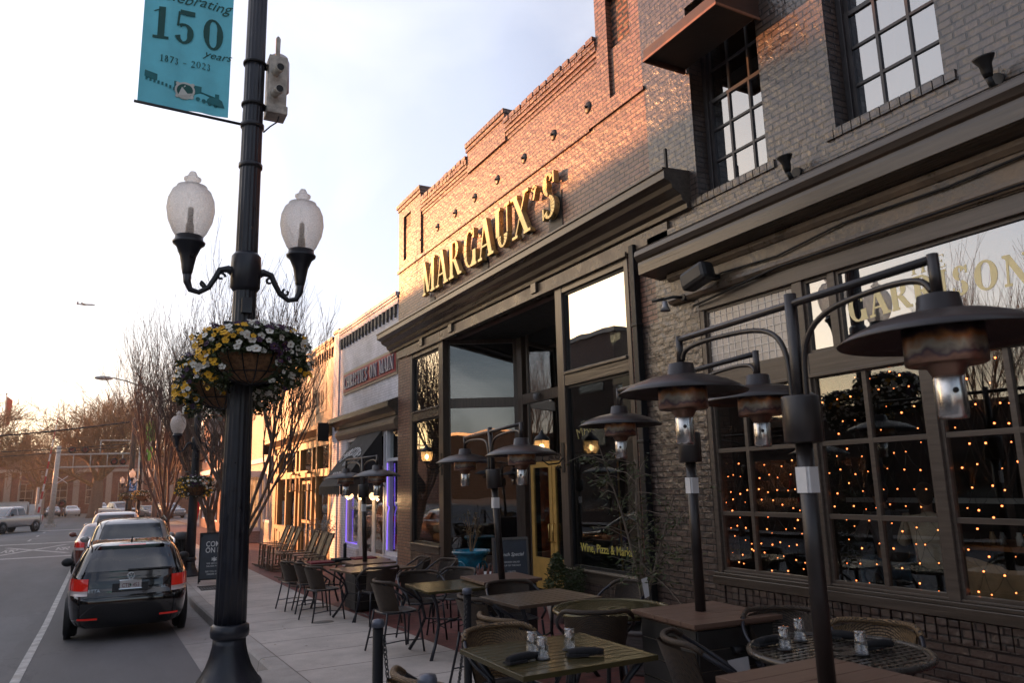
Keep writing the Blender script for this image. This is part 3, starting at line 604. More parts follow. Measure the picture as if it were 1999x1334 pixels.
# cornice and frieze
m=MB(); mould(m,[(6.02,4.40),(5.86,4.42),(5.70,4.44),(5.66,4.44),(5.655,4.56),(5.66,4.60),(5.63,4.62),(5.60,4.67),(5.61,4.73),(5.66,4.77),(5.72,4.78),(5.80,4.84),(5.95,4.90),(6.02,4.91)],-6,7.14); A(m,'cornice',TRIM,.003)
m=MB(); m.box(5.95,6.1,-6,6.9,4.02,4.405); mould(m,[(5.95,4.03),(5.92,4.03),(5.89,4.07),(5.90,4.11),(5.95,4.12)],-6,6.9); mould(m,[(5.95,4.32),(5.93,4.32),(5.90,4.36),(5.90,4.405),(5.95,4.405)],-6,6.9); A(m,'frieze',STUCCO)
m=MB(); m.tube([(5.93,6.45,4.15),(5.92,6.0,4.2),(5.92,5.2,4.17),(5.92,4.4,4.26),(5.92,3.4,4.24),(5.92,2.2,4.3),(5.92,0,4.28)],.011,6); A(m,'cable',IRON)
m=MB(); m.tube([(5.93,6.5,3.93),(5.91,6.2,3.95),(5.91,5.2,4.05),(5.91,2,4.06)],.014,6); A(m,'conduit',IRON)
# upstairs sash windows
SASH=mat('black_sash_paint',(.035,.032,.034),rough=.35,var=.15)
for i,(a,b,c,d) in enumerate((W1,W2,W3)):
    m=MB(); bars(m,6.2,.12,a,b,c,d,.06); w_=A(m,'sash_window',SASH,.004)
    m=MB(); m.box(6.15,6.25,a+.002,b-.002,c,c+.04); A(m,'sill',SASH,par=w_)
    ym=[a+.06+(b-a-.12)*q/3 for q in (1,2)]
    m=MB(); zb,zt=c+.06,6.5; bars(m,6.23,.04,a+.06,b-.06,zb,zt,.045,ym,[zb+(zt-zb)*q/3 for q in (1,2)],.028); A(m,'lower_sash',SASH,par=w_)
    m=MB(); bars(m,6.25,.04,a+.06,b-.06,zt-.03,d-.06,.045,ym,[zt+(d-.06-zt)*q/3 for q in (1,2)],.028); A(m,'upper_sash',SASH,par=w_)
    m=MB(); pane(m,6.255,a+.08,b-.08,zb,zt); pane(m,6.275,a+.08,b-.08,zt+.01,d-.08); A(m,'glass_pane',GLASSU,par=w_)
m=MB(); 
for a,b,c,d in (W1,W2,W3): m.box(6.34,7.2,a-.1,a-.05,c,d); m.box(6.34,7.2,b+.05,b+.1,c,d); m.box(7.2,7.25,a-.1,b+.1,c,d)
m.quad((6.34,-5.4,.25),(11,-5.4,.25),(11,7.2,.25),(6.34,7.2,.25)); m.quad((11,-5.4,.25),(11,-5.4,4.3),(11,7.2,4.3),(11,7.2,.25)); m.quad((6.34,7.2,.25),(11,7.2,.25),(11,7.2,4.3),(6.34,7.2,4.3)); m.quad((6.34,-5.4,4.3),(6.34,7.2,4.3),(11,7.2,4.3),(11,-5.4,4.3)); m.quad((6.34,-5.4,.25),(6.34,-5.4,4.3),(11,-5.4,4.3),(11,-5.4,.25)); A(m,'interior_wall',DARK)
m=MB(); m.box(7.3,13,-6,7.2,5,10.1); m.box(6.36,7.29,-6,7.2,7.9,10.1); A(m,'roof',BLKBRICK)
# awning over the first upstairs window
AW=mat('brown_awning_metal',(.06,.028,.018),rough=.45,var=.15)
t=thing('window_awning','dark metal box awning over the upstairs sash window nearest the gold letters','awning',(6,5.8,6.87))
m=MB(); y0,y1=5.2,6.42; x0=5.35
pr=[(x0,6.88),(x0,7.02),(6.0,7.42),(6.0,7.39),(x0+.02,7.0),(x0+.02,6.88)]; mould(m,pr,y0,y1)
for y in (y0,y1-.015): m.add([(x0+.02,y,6.88),(5.99,y,6.88),(5.99,y,7.40),(x0+.02,y,7.0),(x0+.02,y+.015,6.88),(5.99,y+.015,6.88),(5.99,y+.015,7.40),(x0+.02,y+.015,7.0)],[(0,1,2,3),(7,6,5,4),(0,4,5,1),(3,2,6,7)])
m.build('canopy',AW,t,True)
m=MB(); m.box(x0-.01,x0,y0-.01,y1+.01,6.87,6.90); m.box(x0,5.99,y0-.012,y0,6.87,6.9); m.box(x0,5.99,y1,y1+.012,6.87,6.9); m.build('edge_trim',mat('copper_trim',(.25,.11,.06),rough=.4),t,True)
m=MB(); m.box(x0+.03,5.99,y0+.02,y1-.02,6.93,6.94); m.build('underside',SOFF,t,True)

# ================= CHRISTIE'S =================
B=thing('white_shop_building','white painted brick shop with a red sign board, dentils and black awning','building',(6,19.6,zg(19.6)))
A=lambda mb,name,m,bevel=0,par=None,label=None: mb.build(name,m,par or B,True,bevel,label=label)
m=MB(); wall(m,6.02,16.9,22.15,3.45,6.2,(),.3); wall(m,5.98,22.15,22.72,-.4,6.62,(),.4); wall(m,6.02,21.35,22.15,-.4,3.45,(),.3); A(m,'wall',WHTBRICK)
m=MB(); m.box(5.97,6.3,20.0,21.35,-.4,.34); m.box(5.97,6.3,16.9,17.85,-.4,.34); each(m,'window_base',WHTBRICK,B)
def dentils(y0,y1,z,mat1,mat2):
    m=MB(); m.box(5.98,6.3,y0,y1,z+.24,z+.42); y=y0
    while y<y1-.08:
        m.box(5.92,6.3,y,y+.1,z+.44,z+.52+random.uniform(0,.02)); y+=.115
    m.box(5.95,6.3,y0,y1,z+.38,z+.44); A(m,'parapet_coping',mat1)
    m=MB(); y=y0+.15
    while y<y1-.15: m.box(5.955,6.02,y,y+.11,z,z+.235); m.box(5.965,6.02,y+.03,y+.08,z-.08,z); y+=.3
    each(m,'dentil',mat2,B)
dentils(16.9,22.1,6.1,WHTBRICK,mat('dark_dentil',(.10,.09,.08),rough=.6,var=.2))
m=MB(); m.box(5.95,6.4,22.12,22.75,6.62,6.72); A(m,'pier_cap',IRON)
SIGNR=mat('sign_red',(.30,.02,.035),rough=.45,var=.15); SIGNB=mat('sign_border_tan',(.4,.31,.22),rough=.5)
m=MB(); m.box(5.985,6.02,16.95,21.62,4.60,5.25); sb=A(m,'sign_board',SIGNB)
m=MB(); m.box(5.97,5.985,17.0,21.56,4.67,5.18); A(m,'sign_panel',SIGNR,par=sb)
m=MB(); serif_line(m,'CHRISTIES ON MAIN',.36,FW(19.25,4.745,5.968),.03,width=4.35,thick=1.3); A(m,'sign_letters',mat('sign_letter_grey',(.30,.30,.36),rough=.4),par=sb)
m=MB(); mould(m,[(6.02,3.60),(5.96,3.62),(5.95,3.72),(5.80,3.80),(5.76,3.82),(5.76,3.95),(6.02,4.05)],16.95,22.4); A(m,'cornice',TRIM)
m=MB(); mould(m,[(6.0,3.3),(5.97,3.32),(5.9,3.42),(5.9,3.5),(5.98,3.6),(6.1,3.6),(6.1,3.3)],16.92,22.1); A(m,'fascia',mat('brown_fascia',(.20,.15,.10),rough=.5,var=.2))
m=MB()
for y in (16.92,17.78,17.98,19.98,20.05,21.27): m.box(6.04,6.2,y,y+.09,-.3,3.32)
m.box(6.05,6.2,17.9,21.3,3.22,3.32); m.box(6.05,6.2,16.95,17.8,2.55,2.62); m.box(6.05,6.2,17.9,20.0,2.35,2.45); m.box(6.05,6.2,20.1,21.3,2.55,2.62); m.box(6.05,6.2,20.1,21.3,.34,.42); m.box(6.05,6.2,16.95,17.8,.34,.42); each(m,'shopfront_bar',WHITEP,B)
for i,(y0,y1) in enumerate(((18.07,19.0),(19.02,19.98))):
    m=MB(); bars(m,6.10,.05,y0,y1,-.2,2.34,.1); m.box(6.101,6.149,y0+.1,y1-.1,-.1,.3); d=A(m,'door',WHITEP)
    m=MB(); m.box(6.12,6.126,y0+.1,y1-.1,.3,2.24); A(m,'glass_pane',GLASS,par=d)
m=MB(); 
for y0,y1,z0,z1 in ((17.01,17.78,.42,2.55),(17.01,17.78,2.62,3.3),(20.14,21.27,.42,2.55),(20.14,21.27,2.62,3.25),(18.07,19.98,2.45,3.22)): pane(m,6.12,y0,y1,z0,z1)
each(m,'glass_pane',GLASS,B)
t=text('window_lettering','Antique Market',.16,mat('white_lettering',(.6,.6,.62),rough=.5),FW(20.7,1.35,6.10),B,.001,shear=.2,sx=.9)
m=MB(); m.quad((6.4,16.95,-.15),(10,16.95,-.15),(10,22.7,-.15),(6.4,22.7,-.15)); m.quad((10,16.95,-.15),(10,16.95,3.6),(10,22.7,3.6),(10,22.7,-.15)); m.quad((6.4,22.4,-.15),(10,22.4,-.15),(10,22.4,3.6),(6.4,22.4,3.6)); m.quad((6.4,16.95,3.55),(10,16.95,3.55),(10,22.4,3.55),(6.4,22.4,3.55)); A(m,'interior_wall',mat('shop_interior',(.10,.09,.10),rough=.8,var=.3,vs=2))
m=MB(); m.box(6.33,12,16.95,22.7,3.7,6.0); A(m,'roof',WHTBRICK)
# rope lights round the shop windows
PUR=lit('purple_rope_light',(.25,.14,1.0),.7)
for lab,pts in (('purple rope light outlining the window left of the white shop doors',[(6.03,21.2,2.5),(6.03,21.22,.46),(6.03,20.2,.46)]),('purple rope light down the window pane beside the dark brick corner',[(6.03,17.72,2.5),(6.03,17.70,1.5),(6.03,17.55,1.45),(6.03,17.68,1.3),(6.03,17.72,.46)])):
    m=MB(); m.tube(pts,.013,6); tag(m.build('rope_light',PUR),lab,'rope light','purple rope lights in the shop windows')
# black awning
t=thing('shop_awning','black sloping fabric awning with white shop name over the white shop doors','awning',(6,19.1,3.2))
BLKF=mat('black_awning_fabric',(.018,.016,.016),rough=.7,var=.2)
m=MB(); m.add([(6.0,18.05,3.35),(6.0,20.05,3.35),(4.95,20.05,1.98),(4.95,18.05,1.98),(6.0,18.05,3.33),(6.0,20.05,3.33),(4.965,20.05,1.98),(4.965,18.05,1.98)],[(0,1,2,3),(7,6,5,4)]); m.add([(6.0,18.05,3.34),(4.95,18.05,1.98),(6.0,18.05,1.98)],[(0,1,2)]); m.add([(6.0,20.05,3.34),(4.95,20.05,1.98),(6.0,20.05,1.98)],[(0,2,1)]); m.build('canopy',BLKF,t,True)
m=MB(); y=18.05
while y<20.03: m.add([(4.955,y,1.985),(4.955,y+.2,1.985),(4.955,y+.2,1.80),(4.955,y+.1,1.72),(4.955,y,1.80)],[(0,1,2,3,4)]); y+=.2
x=4.96
while x<5.95: m.add([(x,18.045,1.985),(x+.15,18.045,1.985),(x+.15,18.045,1.8),(x+.07,18.045,1.73),(x,18.045,1.8)],[(0,1,2,3,4)]); x+=.15
m.build('valance',BLKF,t,True)
sl_=Vector((6.0-4.95,0,3.35-1.98)).normalized(); MM=FM((5.50,19.05,2.72),(0,-1,0),sl_)
MM=MM@Matrix.Translation((0,0,.012))
lt=mat('white_awning_print',(.75,.75,.75),rough=.6,var=.05)
m=MB(); serif_line(m,'CHRISTIES',.27,MM@Matrix.Translation((0,.02,0)),.004,width=1.5,arc=1.2,thick=1.2); serif_line(m,'ON',.16,MM@Matrix.Translation((0,-.30,0)),.004,thick=1.2); serif_line(m,'MAIN',.13,MM@Matrix.Translation((0,-.62,0)),.004,width=.85,thick=1.3); m.build('awning_lettering',lt,t,True)

# ================= BRASS BIRD =================
B=thing('tan_shop_building','tan brick shop glowing in low sun with engraved name over a gold timber shopfront','building',(6,27,zg(27)))
A=lambda mb,name,m,bevel=0,par=None,label=None: mb.build(name,m,par or B,True,bevel,label=label)
m=MB(); wall(m,6.0,22.76,31.9,3.75,6.2,(),.3); wall(m,6.0,31.3,31.9,-.5,3.75,(),.3); wall(m,6.0,22.76,22.95,-.5,3.75,(),.3); A(m,'wall',TANBRICK)
dentils(22.78,31.85,6.05,TANBRICK,mat('dark_dentil_tan',(.12,.09,.06),rough=.6,var=.2))
m=MB(); m.box(5.985,6.0,23.6,29.6,4.35,5.25); sb=A(m,'sign_panel',TANBRICK)
m=MB(); serif_line(m,'THE BRASS BIRD',.46,FW(26.5,4.6,5.984),.01,width=5.3,thick=1.1); A(m,'engraved_letters',mat('engraved_shade',(.16,.11,.07),rough=.7),par=sb)
m=MB(); mould(m,[(6.02,3.5),(5.94,3.52),(5.93,3.6),(5.66,3.72),(5.6,3.74),(5.6,3.86),(6.02,3.95)],22.9,31.8); A(m,'cornice',CREAMP)
m=MB(); m.box(5.56,5.9,22.82,22.95,3.35,3.9); m.box(5.56,5.9,31.8,31.95,3.35,3.9); each(m,'cornice_bracket',IRON,B)
m=MB()
for y in (22.95,24.6,25.2,27.0,27.6,29.2,30.8,31.2): m.box(5.99,6.16,y,y+.16,-.4,3.5)
m.box(5.995,6.15,23,31.3,3.28,3.5); m.box(5.995,6.15,23,31.3,2.32,2.55); m.box(5.97,6.15,23,24.6,.45,.6); m.box(5.97,6.15,27.7,31.2,.45,.6)
m.box(6.06,6.12,25.3,27,2.1,2.2); m.box(6.06,6.12,26.1,26.2,-.3,2.1); m.box(6.06,6.12,25.36,25.48,-.3,2.1); m.box(6.06,6.12,26.88,27,-.3,2.1);m.box(6.06,6.12,25.4,27,.8,.9); each(m,'shopfront_bar',CREAMP,B)
m=MB(); m.box(6.02,6.15,23,24.6,-.4,.45); m.box(6.02,6.15,27.7,31.2,-.4,.45); 
for y in (28.2,28.9,29.6,30.3,23.5): m.box(6.0,6.02,y,y+.5,.0,.35)
A(m,'window_base',mat('brown_panel',(.10,.075,.055),rough=.5))
m=MB(); pane(m,6.09,23.05,31.25,.5,2.33); pane(m,6.09,23.05,31.25,2.52,3.3); m.box(6.088,6.094,25.3,27.0,-.2,.5); each(m,'glass_pane',GLASS,B)
m=MB(); m.quad((6.3,22.8,-.25),(9,22.8,-.25),(9,31.8,-.25),(6.3,31.8,-.25)); m.quad((9,22.8,-.25),(9,22.8,3.7),(9,31.8,3.7),(9,31.8,-.25)); m.quad((6.3,31.7,-.25),(9,31.7,-.25),(9,31.7,3.7),(6.3,31.7,3.7)); m.quad((6.3,22.8,3.6),(9,22.8,3.6),(9,31.7,3.6),(6.3,31.7,3.6)); A(m,'interior_wall',mat('warm_interior',(.10,.05,.03),rough=.8,var=.4,vs=2))
m=MB(); m.box(6.31,12,22.8,31.85,3.75,6.1); A(m,'roof',TANBRICK)
# ================= pink shop with bay, far row =================
B=thing('pink_shop_building','pale pink painted building with a white bay window, beyond the tan brick shop','building',(6,36,zg(36)))
m=MB(); wall(m,6.0,31.95,41,-.6,5.8,[(32.4,34.0,.6,2.7)],.3); A(m,'wall',PNKBRICK)
m=MB(); m.box(5.92,6.1,32.0,41,5.7,5.85); m.box(5.85,6.1,31.97,32.35,2.2,3.1); m.box(5.9,6.1,32,41,3.1,3.3); A(m,'cornice',mat('pale_blue_trim',(.5,.54,.6),rough=.5))
m=MB(); m.box(5.4,6.0,34.4,37.8,-.5,.2); A(m,'bay_base',PNKBRICK)
m=MB(); m.box(5.38,6.0,34.35,37.85,.2,.36); m.box(5.38,6.0,34.35,37.85,2.5,2.75)
for x,y in ((5.4,34.4),(5.4,35.5),(5.4,36.6),(5.4,37.7),(5.9,34.4)): m.box(x,x+.1,y,y+.1,.36,2.5)
bars(m,6.02,.1,32.4,34.0,.6,2.7,.1,(33.2,)); each(m,'bay_window_bar',WHITEP,B)
m=MB(); m.box(5.44,5.45,34.5,37.7,.36,2.5); m.box(5.5,5.9,34.44,34.45,.36,2.5); pane(m,6.08,32.5,33.9,.7,2.6); each(m,'glass_pane',GLASS,B)
m=MB(); m.box(6.3,12,31.95,41,-.5,5.6); A(m,'roof',PNKBRICK)
B=thing('red_shop_building','two storey red brick building partly behind the street trees, last in the shop row','building',(6,50,zg(50)))
m=MB(); wall(m,6.0,41.1,58,-.8,6.8,[(42+i*3.3,44+i*3.3,3.9,5.6) for i in range(5)]+[(42+i*3.3,44.4+i*3.3,.1,2.5) for i in range(5)],.3); A(m,'wall',REDBRICK)
m=MB()
for i in range(5): bars(m,6.1,.1,42+i*3.3,44+i*3.3,3.9,5.6,.08,(43+i*3.3,),(4.75,)); bars(m,6.1,.1,42+i*3.3,44.4+i*3.3,.1,2.5,.08)
A(m,'window_frame',WHITEP)
m=MB()
for i in range(5): pane(m,6.16,42+i*3.3,44+i*3.3,3.9,5.6);pane(m,6.16,42+i*3.3,44.4+i*3.3,.1,2.5)
each(m,'glass_pane',GLASS,B)
m=MB(); m.box(5.85,6.3,41.1,58.1,6.6,6.95); m.box(5.9,6.1,41.1,58,3.0,3.3); A(m,'cornice',WHITEP)
m=MB(); m.box(6.5,14,41.1,58,-.5,6.6); A(m,'roof',DARK)
# ================= lamp posts =================
POST=mat('blue_black_post_paint',(.010,.012,.020),rough=.38,var=.25,vs=8,spec=.6)
def globe_mat():
    m=bpy.data.materials.new('pebbled_globe_glass'); m.use_nodes=True; N=m.node_tree.nodes; L=m.node_tree.links; N.clear()
    o=N.new('ShaderNodeOutputMaterial'); t=N.new('ShaderNodeBsdfTransparent'); t.inputs[0].default_value=(.9,.86,.82,1)
    tr=N.new('ShaderNodeBsdfTranslucent'); tr.inputs[0].default_value=(.85,.82,.80,1); df=N.new('ShaderNodeBsdfDiffuse'); df.inputs[0].default_value=(.8,.78,.76,1); gl=N.new('ShaderNodeBsdfGlossy'); gl.inputs[1].default_value=.15
    tc=N.new('ShaderNodeTexCoord'); n=N.new('ShaderNodeTexNoise'); n.inputs['Scale'].default_value=70; n.inputs['Detail'].default_value=2; L.new(tc.outputs['Object'],n.inputs[0])
    bp=N.new('ShaderNodeBump'); bp.inputs['Distance'].default_value=.01; bp.inputs['Strength'].default_value=1; L.new(n.outputs[0],bp.inputs['Height']); L.new(bp.outputs[0],gl.inputs['Normal'])
    a=N.new('ShaderNodeMixShader'); a.inputs[0].default_value=.35; L.new(tr.outputs[0],a.inputs[1]); L.new(df.outputs[0],a.inputs[2])
    lw=N.new('ShaderNodeLayerWeight'); lw.inputs[0].default_value=.35; f=mth(N,L,'ADD',mth(N,L,'MULTIPLY',lw.outputs['Facing'],.5),mth(N,L,'MULTIPLY',n.outputs[0],.8),True)
    b=N.new('ShaderNodeMixShader'); L.new(f,b.inputs[0]); L.new(t.outputs[0],b.inputs[1]); L.new(a.outputs[0],b.inputs[2])
    c=N.new('ShaderNodeMixShader'); c.inputs[0].default_value=.12; L.new(b.outputs[0],c.inputs[1]); L.new(gl.outputs[0],c.inputs[2]); L.new(c.outputs[0],o.inputs[0]); return m
GLOBE=globe_mat(); COIR=mat('coir_liner',(.20,.10,.045),rough=.9,var=.4,vs=25,bump=1,bs=60)
def leafmat(name,c): return mat(name,c,rough=.55,var=.35,vs=25)
LEAF=leafmat('basket_leaf',(.035,.05,.012)); FY=mat('yellow_petal',(.80,.44,.02),rough=.6,var=.15); FWm=mat('white_petal',(.78,.76,.68),rough=.6,var=.08); FP=mat('purple_petal',(.045,.012,.05),rough=.6,var=.2)
CEN=mat('flower_eye',(.35,.14,.01),rough=.6)
def leafcloud(mb,pts,s,seed=1,asp=.5):
    rnd=random.Random(seed)
    for p in pts:
        p=Vector(p); d=Vector((rnd.gauss(0,1),rnd.gauss(0,1),rnd.gauss(0,.7))).normalized(); e=d.orthogonal().normalized(); e.rotate(Matrix.Rotation(rnd.random()*6.28,3,d)); l=s*rnd.uniform(.6,1.3)
        mb.add([p-e*l*asp*.1,p+d*l*.45+e*l*asp*.5,p+d*l,p+d*l*.45-e*l*asp*.5],[(0,1,2,3)])
def flower(name,m):
    mb=MB()
    for k in range(5):
        a=2*PI*k/5+.3; c=Vector((math.cos(a),math.sin(a),0))*.019; rr=.0165
        vs=[(c.x*.25,c.y*.25,.004)]+[(c.x+rr*math.cos(a+q),c.y+rr*math.sin(a+q),.001+.003*((k)%3)-.003*abs(q)) for q in (-1.9,-1.1,-.4,.4,1.1,1.9)]
        mb.add(vs,[tuple(range(7))])
    mb.m=1; mb.lathe([(.0055,.006),(.001,.010)],6)
    me=bpy.data.meshes.new(name); me.from_pydata(mb.v,[],mb.f); me.materials.append(m); me.materials.append(CEN); me.polygons.foreach_set('material_index',mb.mi); return me
FMS=[flower('white_flower',FWm),flower('yellow_flower',FY),flower('purple_flower',FP)]
def basket(loc,label,nf,seed,view=Vector((-1.1,-7.7,-1.2)),sc=1,parts=True,rich=1):
    rnd=random.Random(seed); t=thing('flower_basket',label,'flower basket',loc,0,'hanging flower baskets on the lamp posts'); sc*=.86; t.scale=(sc*1.06,sc*1.06,sc*.94)
    m=MB(); pr=[(.02,-.30),(.16,-.27),(.29,-.18),(.37,-.05),(.40,.03),(.36,.05),(.02,.06)]; m.lathe(pr,28); m.build('coir_bowl',COIR,t)
    m=MB()
    for k in range(16):
        a=2*PI*k/16; m.tube([((r+.008)*math.cos(a),(r+.008)*math.sin(a),z) for r,z in ((.02,-.31),(.16,-.28),(.295,-.185),(.378,-.05),(.41,.04))],.007,5)
    for r,z in ((.41,.04),(.30,-.185)): m.tube([(r*math.cos(2*PI*i/28),r*math.sin(2*PI*i/28),z) for i in range(29)],.008,5)
    m.build('wire_frame',IRON,t)
    def surf():
        a=rnd.random()*6.283; q=rnd.random()
        if q<.42: r=.55*math.sqrt(rnd.random()); z=.20+.14*math.sqrt(max(0,1-(r/.56)**2))+rnd.uniform(-.02,.06); nn_=Vector((math.cos(a)*r*1.3,math.sin(a)*r*1.3,.8))
        else: z=rnd.uniform(-.34,.24)-(.06 if rnd.random()<.2 else 0); r=.53+.06*math.sin(3*a+seed)+rnd.uniform(-.05,.05)-(.12 if z<-.22 else 0); nn_=Vector((math.cos(a),math.sin(a),.15))
        if q>=.42 and math.sin(a)<-.35 and -.62<math.cos(a)<.35 and z<.0: z=rnd.uniform(.0,.24)
        return Vector((r*math.cos(a),r*math.sin(a),z)),nn_.normalized()
    m=MB(); P=[]
    for i in range(int(7500*rich)):
        p,n_=surf(); P.append(p*rnd.uniform(.82,1.0) if p.z>-.02 else p*rnd.uniform(.93,1.0))
    leafcloud(m,P,.06,seed); o=m.build('foliage',LEAF,t); o['kind']='stuff'
    C=[]
    for i in range(max(nf*5,int(560*rich))):
        p,n_=surf(); C.append((-(n_.dot(view.normalized()))+rnd.uniform(-.15,.15) if False else n_.dot((view).normalized()),i,p,n_))
    C.sort(key=lambda q:(-q[0],q[1]))
    def kind(p): 
        s=math.sin(p.x*9+seed)+math.sin(p.z*14+p.y*5)+rnd.uniform(-1,1)
        if p.z>.27 and rnd.random()<.55: return 2
        return 1 if (p.x<-.22 and rnd.random()<.62) or s>1.25 else (2 if s<-1.1 else 0)
    rest={0:MB(),1:MB(),2:MB()}
    front=C[:]; rnd.shuffle(front); big=[q for q in front if q[0]>.15][:nf]; others=[q for q in front if q not in big]
    for _,i,p,n_ in big:
        f=bpy.data.objects.new('flower',FMS[kind(p)]); COL.objects.link(f); f.parent=t
        d=(n_+Vector((rnd.gauss(0,.3),rnd.gauss(0,.3)-.3,rnd.gauss(0,.3)))).normalized(); f.matrix_local=Matrix.Translation(p+n_*.035)@d.to_track_quat('Z','Y').to_matrix().to_4x4()@Matrix.Scale(rnd.uniform(.7,1.35),4)
    mb=MB()
    for _,i,p,n_ in others[:int(430*rich)]:
        k_=kind(p); mb.m=k_; d=(n_+Vector((rnd.gauss(0,.3),rnd.gauss(0,.3)-.2,rnd.gauss(0,.3)))).normalized(); M=Matrix.Translation(p+n_*.03)@d.to_track_quat('Z','Y').to_matrix().to_4x4()@Matrix.Scale(rnd.uniform(.65,1.2),4)
        mb.add([M@v.co for v in FMS[k_].vertices],[tuple(q.vertices) for q in FMS[k_].polygons])
    o=mb.build('small_flowers',[FWm,FY,FP],t); o['kind']='stuff'
    return t
def lamp_post(x,y,label,full=True,h=9.0,zgl=4.0,sc=1,rz=0):
    z0=zg(y); t=thing('street_lamp',label,'street lamp',(x,y,z0),rz,'twin globe street lamps along the kerb'); t.scale=(sc,)*3
    m=MB(); m.lathe([(.30,0),(.30,.05),(.285,.07),(.25,.12),(.21,.19),(.175,.29),(.155,.38),(.15,.45)],48,None,True,.07,24); m.lathe([(.15,.44),(.175,.46),(.182,.50),(.175,.56),(.15,.58)],40); m.lathe([(.31,0),(.315,.03),(.30,.06)],40); m.build('base',POST,t)
    m=MB(); m.lathe([(.150,.58),(.145,1.2),(.118,zgl-.45),(.112,zgl+.6),(.108,zgl+1.7),(.100,h)],64,None,True,.085,16); m.build('shaft',POST,t)
    m=MB()
    for z in (zgl+1.28,zgl+1.75): m.lathe([(.11,z),(.125,z+.01),(.125,z+.05),(.11,z+.06)],24); m.build('shaft_ring',POST,t); m=MB()
    m.lathe([(.12,zgl-.10),(.15,zgl-.06),(.155,zgl+.16),(.15,zgl+.28),(.12,zgl+.32)],24); m.build('collar',POST,t); m=MB(); m.box(-.20,.20,-.012,.012,zgl-.46,zgl-.43); m.build('cross_rod',POST,t); m=MB(); m.box(-.05,.05,-.18,-.10,zgl-.36,zgl-.20); m.build('socket_box',POST,t)
    for s in (-1,1):
        m=MB(); pts=[(s*.11,0,.05),(s*.18,0,.09),(s*.26,0,.07),(s*.30,0,-.02),(s*.36,0,-.13),(s*.45,0,-.19),(s*.53,0,-.17),(s*.565,0,-.09),(s*.57,0,.0)]
        m.tube([(a,b,c+zgl+.04) for a,b,c in pts],[.05,.04,.032,.030,.028,.027,.03,.038,.045],10)
        for c0,r0,ph in (((s*.245,0,-.0),.045,0),((s*.42,0,-.105),.04,2)):
            m.tube([(c0[0]+r0*math.cos(a*.5*s+ph)*(1-a/18),0,c0[2]+zgl+.04+r0*math.sin(a*.5+ph)*(1-a/18)) for a in range(12)],.014,6)
        arm=m.build('arm',POST,t)
        m=MB(); M=Matrix.Translation((s*.57,0,zgl)); m.lathe([(.035,0),(.05,.05),(.06,.10),(.062,.12),(.08,.22),(.12,.32),(.155,.35),(.16,.37),(.14,.38),(.135,.43),(.05,.44)],28,M); m.build('lantern_holder',POST,arm)
        m=MB(); m.lathe([(.125,.42),(.165,.48),(.215,.60),(.235,.72),(.225,.83),(.19,.92),(.15,.955),(.15,.975),(.075,.985),(.06,1.03),(.085,1.05),(.085,1.07),(.05,1.09),(.045,1.11),(.03,1.14),(.001,1.15)],32,M); m.build('globe',GLOBE,arm)
        m=MB(); m.lathe([(.04,.43),(.04,.56),(.028,.58),(.028,.74),(.001,.76)],10,M); m.build('bulb',mat('lamp_socket',(.25,.22,.18),rough=.5,var=0),arm)
    m=MB(); 
    for z in (zgl-.78,): m.tube([(0,-.12,z),(0,-.45,z),(0,-.45,z-.04)],.014,6); m.tube([(-.08,.1,z),(-.3,.35,z)],.014,6)
    m.build('basket_bracket',POST,t); return t
lamp_post(1.16,8.05,'nearest fluted blue-black lamp post with two frosted globes, flared base on the pavement corner')
basket((1.19,7.62,3.20),'full basket of white, yellow and purple pansies on the closest lamp post',100,3)
basket((1.04,8.40,3.03),'rear basket of mostly yellow flowers behind the nearest lamp post',60,8)
# banner on the lamp post
t=thing('street_banner','blue-green banner reading 150 years 1873 - 2023 on the near lamp post','banner',(.5,8.03,5.87))
def banner_mat():
    return mat('backlit_teal_cloth',(.18,.70,.84),rough=.65,var=.06,vs=3)  # base lightened to put the backlight through the cloth into its colour
BAN=banner_mat(); INK=mat('dark_green_ink',(.004,.09,.08),rough=.6,var=.05)
m=MB(); nx,nz=24,16; x0,x1,z0,z1=.02,.90,5.90,7.75
def bw(x,z): return 8.03+.012*math.sin((x-x0)*19)+.008*math.sin((x-x0)*7+z*2)
vs=[(x0+(x1-x0)*i/nx,bw(x0+(x1-x0)*i/nx,z0+(z1-z0)*j/nz),z0+(z1-z0)*j/nz) for j in range(nz+1) for i in range(nx+1)]
fs=[(j*(nx+1)+i,j*(nx+1)+i+1,(j+1)*(nx+1)+i+1,(j+1)*(nx+1)+i) for j in range(nz) for i in range(nx)]; m.add(vs,fs,True)
m.add([(a,b+.006,c) for a,b,c in vs],[f[::-1] for f in fs],True); m.build('banner_cloth',BAN,t,True)
m=MB(); m.tube([(-.01,8.035,5.895),(1.08,8.05,5.87)],.016,8); m.tube([(1.08,8.05,5.80),(1.08,8.05,6.02)],.03,8); m.build('banner_rod',POST,t,True)
def onban(mb):
    mb.v=[(x,bw(x,z)-.006-(.0,y*-1)[1]*0+ (y),z) for x,y,z in mb.v]; return mb
def bt(name,body,size,x,z,shear=0,sx=1,bold=0,rot=0,m_=INK):
    M=FC(x,z,0)@Matrix.Rotation(rot,4,'Z'); o=text(name,body,size,m_,M,t,.0005,shear=shear,sx=sx,bold=bold)
    for v in o.data.vertices: v.co.y=bw(v.co.x,v.co.z)-.006+v.co.y*.5
    return o
for s_,h_,z_,wd in (('150',.37,6.66,.74),):
    m=MB(); serif_line(m,s_,h_,FC(.47,z_,0),.001,width=wd,thick=1.15); onban(m); m.build('banner_lettering',INK,t,True)
m=MB(); serif_line(m,'1873 - 2023',.075,FC(.45,6.40,0),.001,width=.50,thick=.9); onban(m); m.build('banner_lettering',INK,t,True)
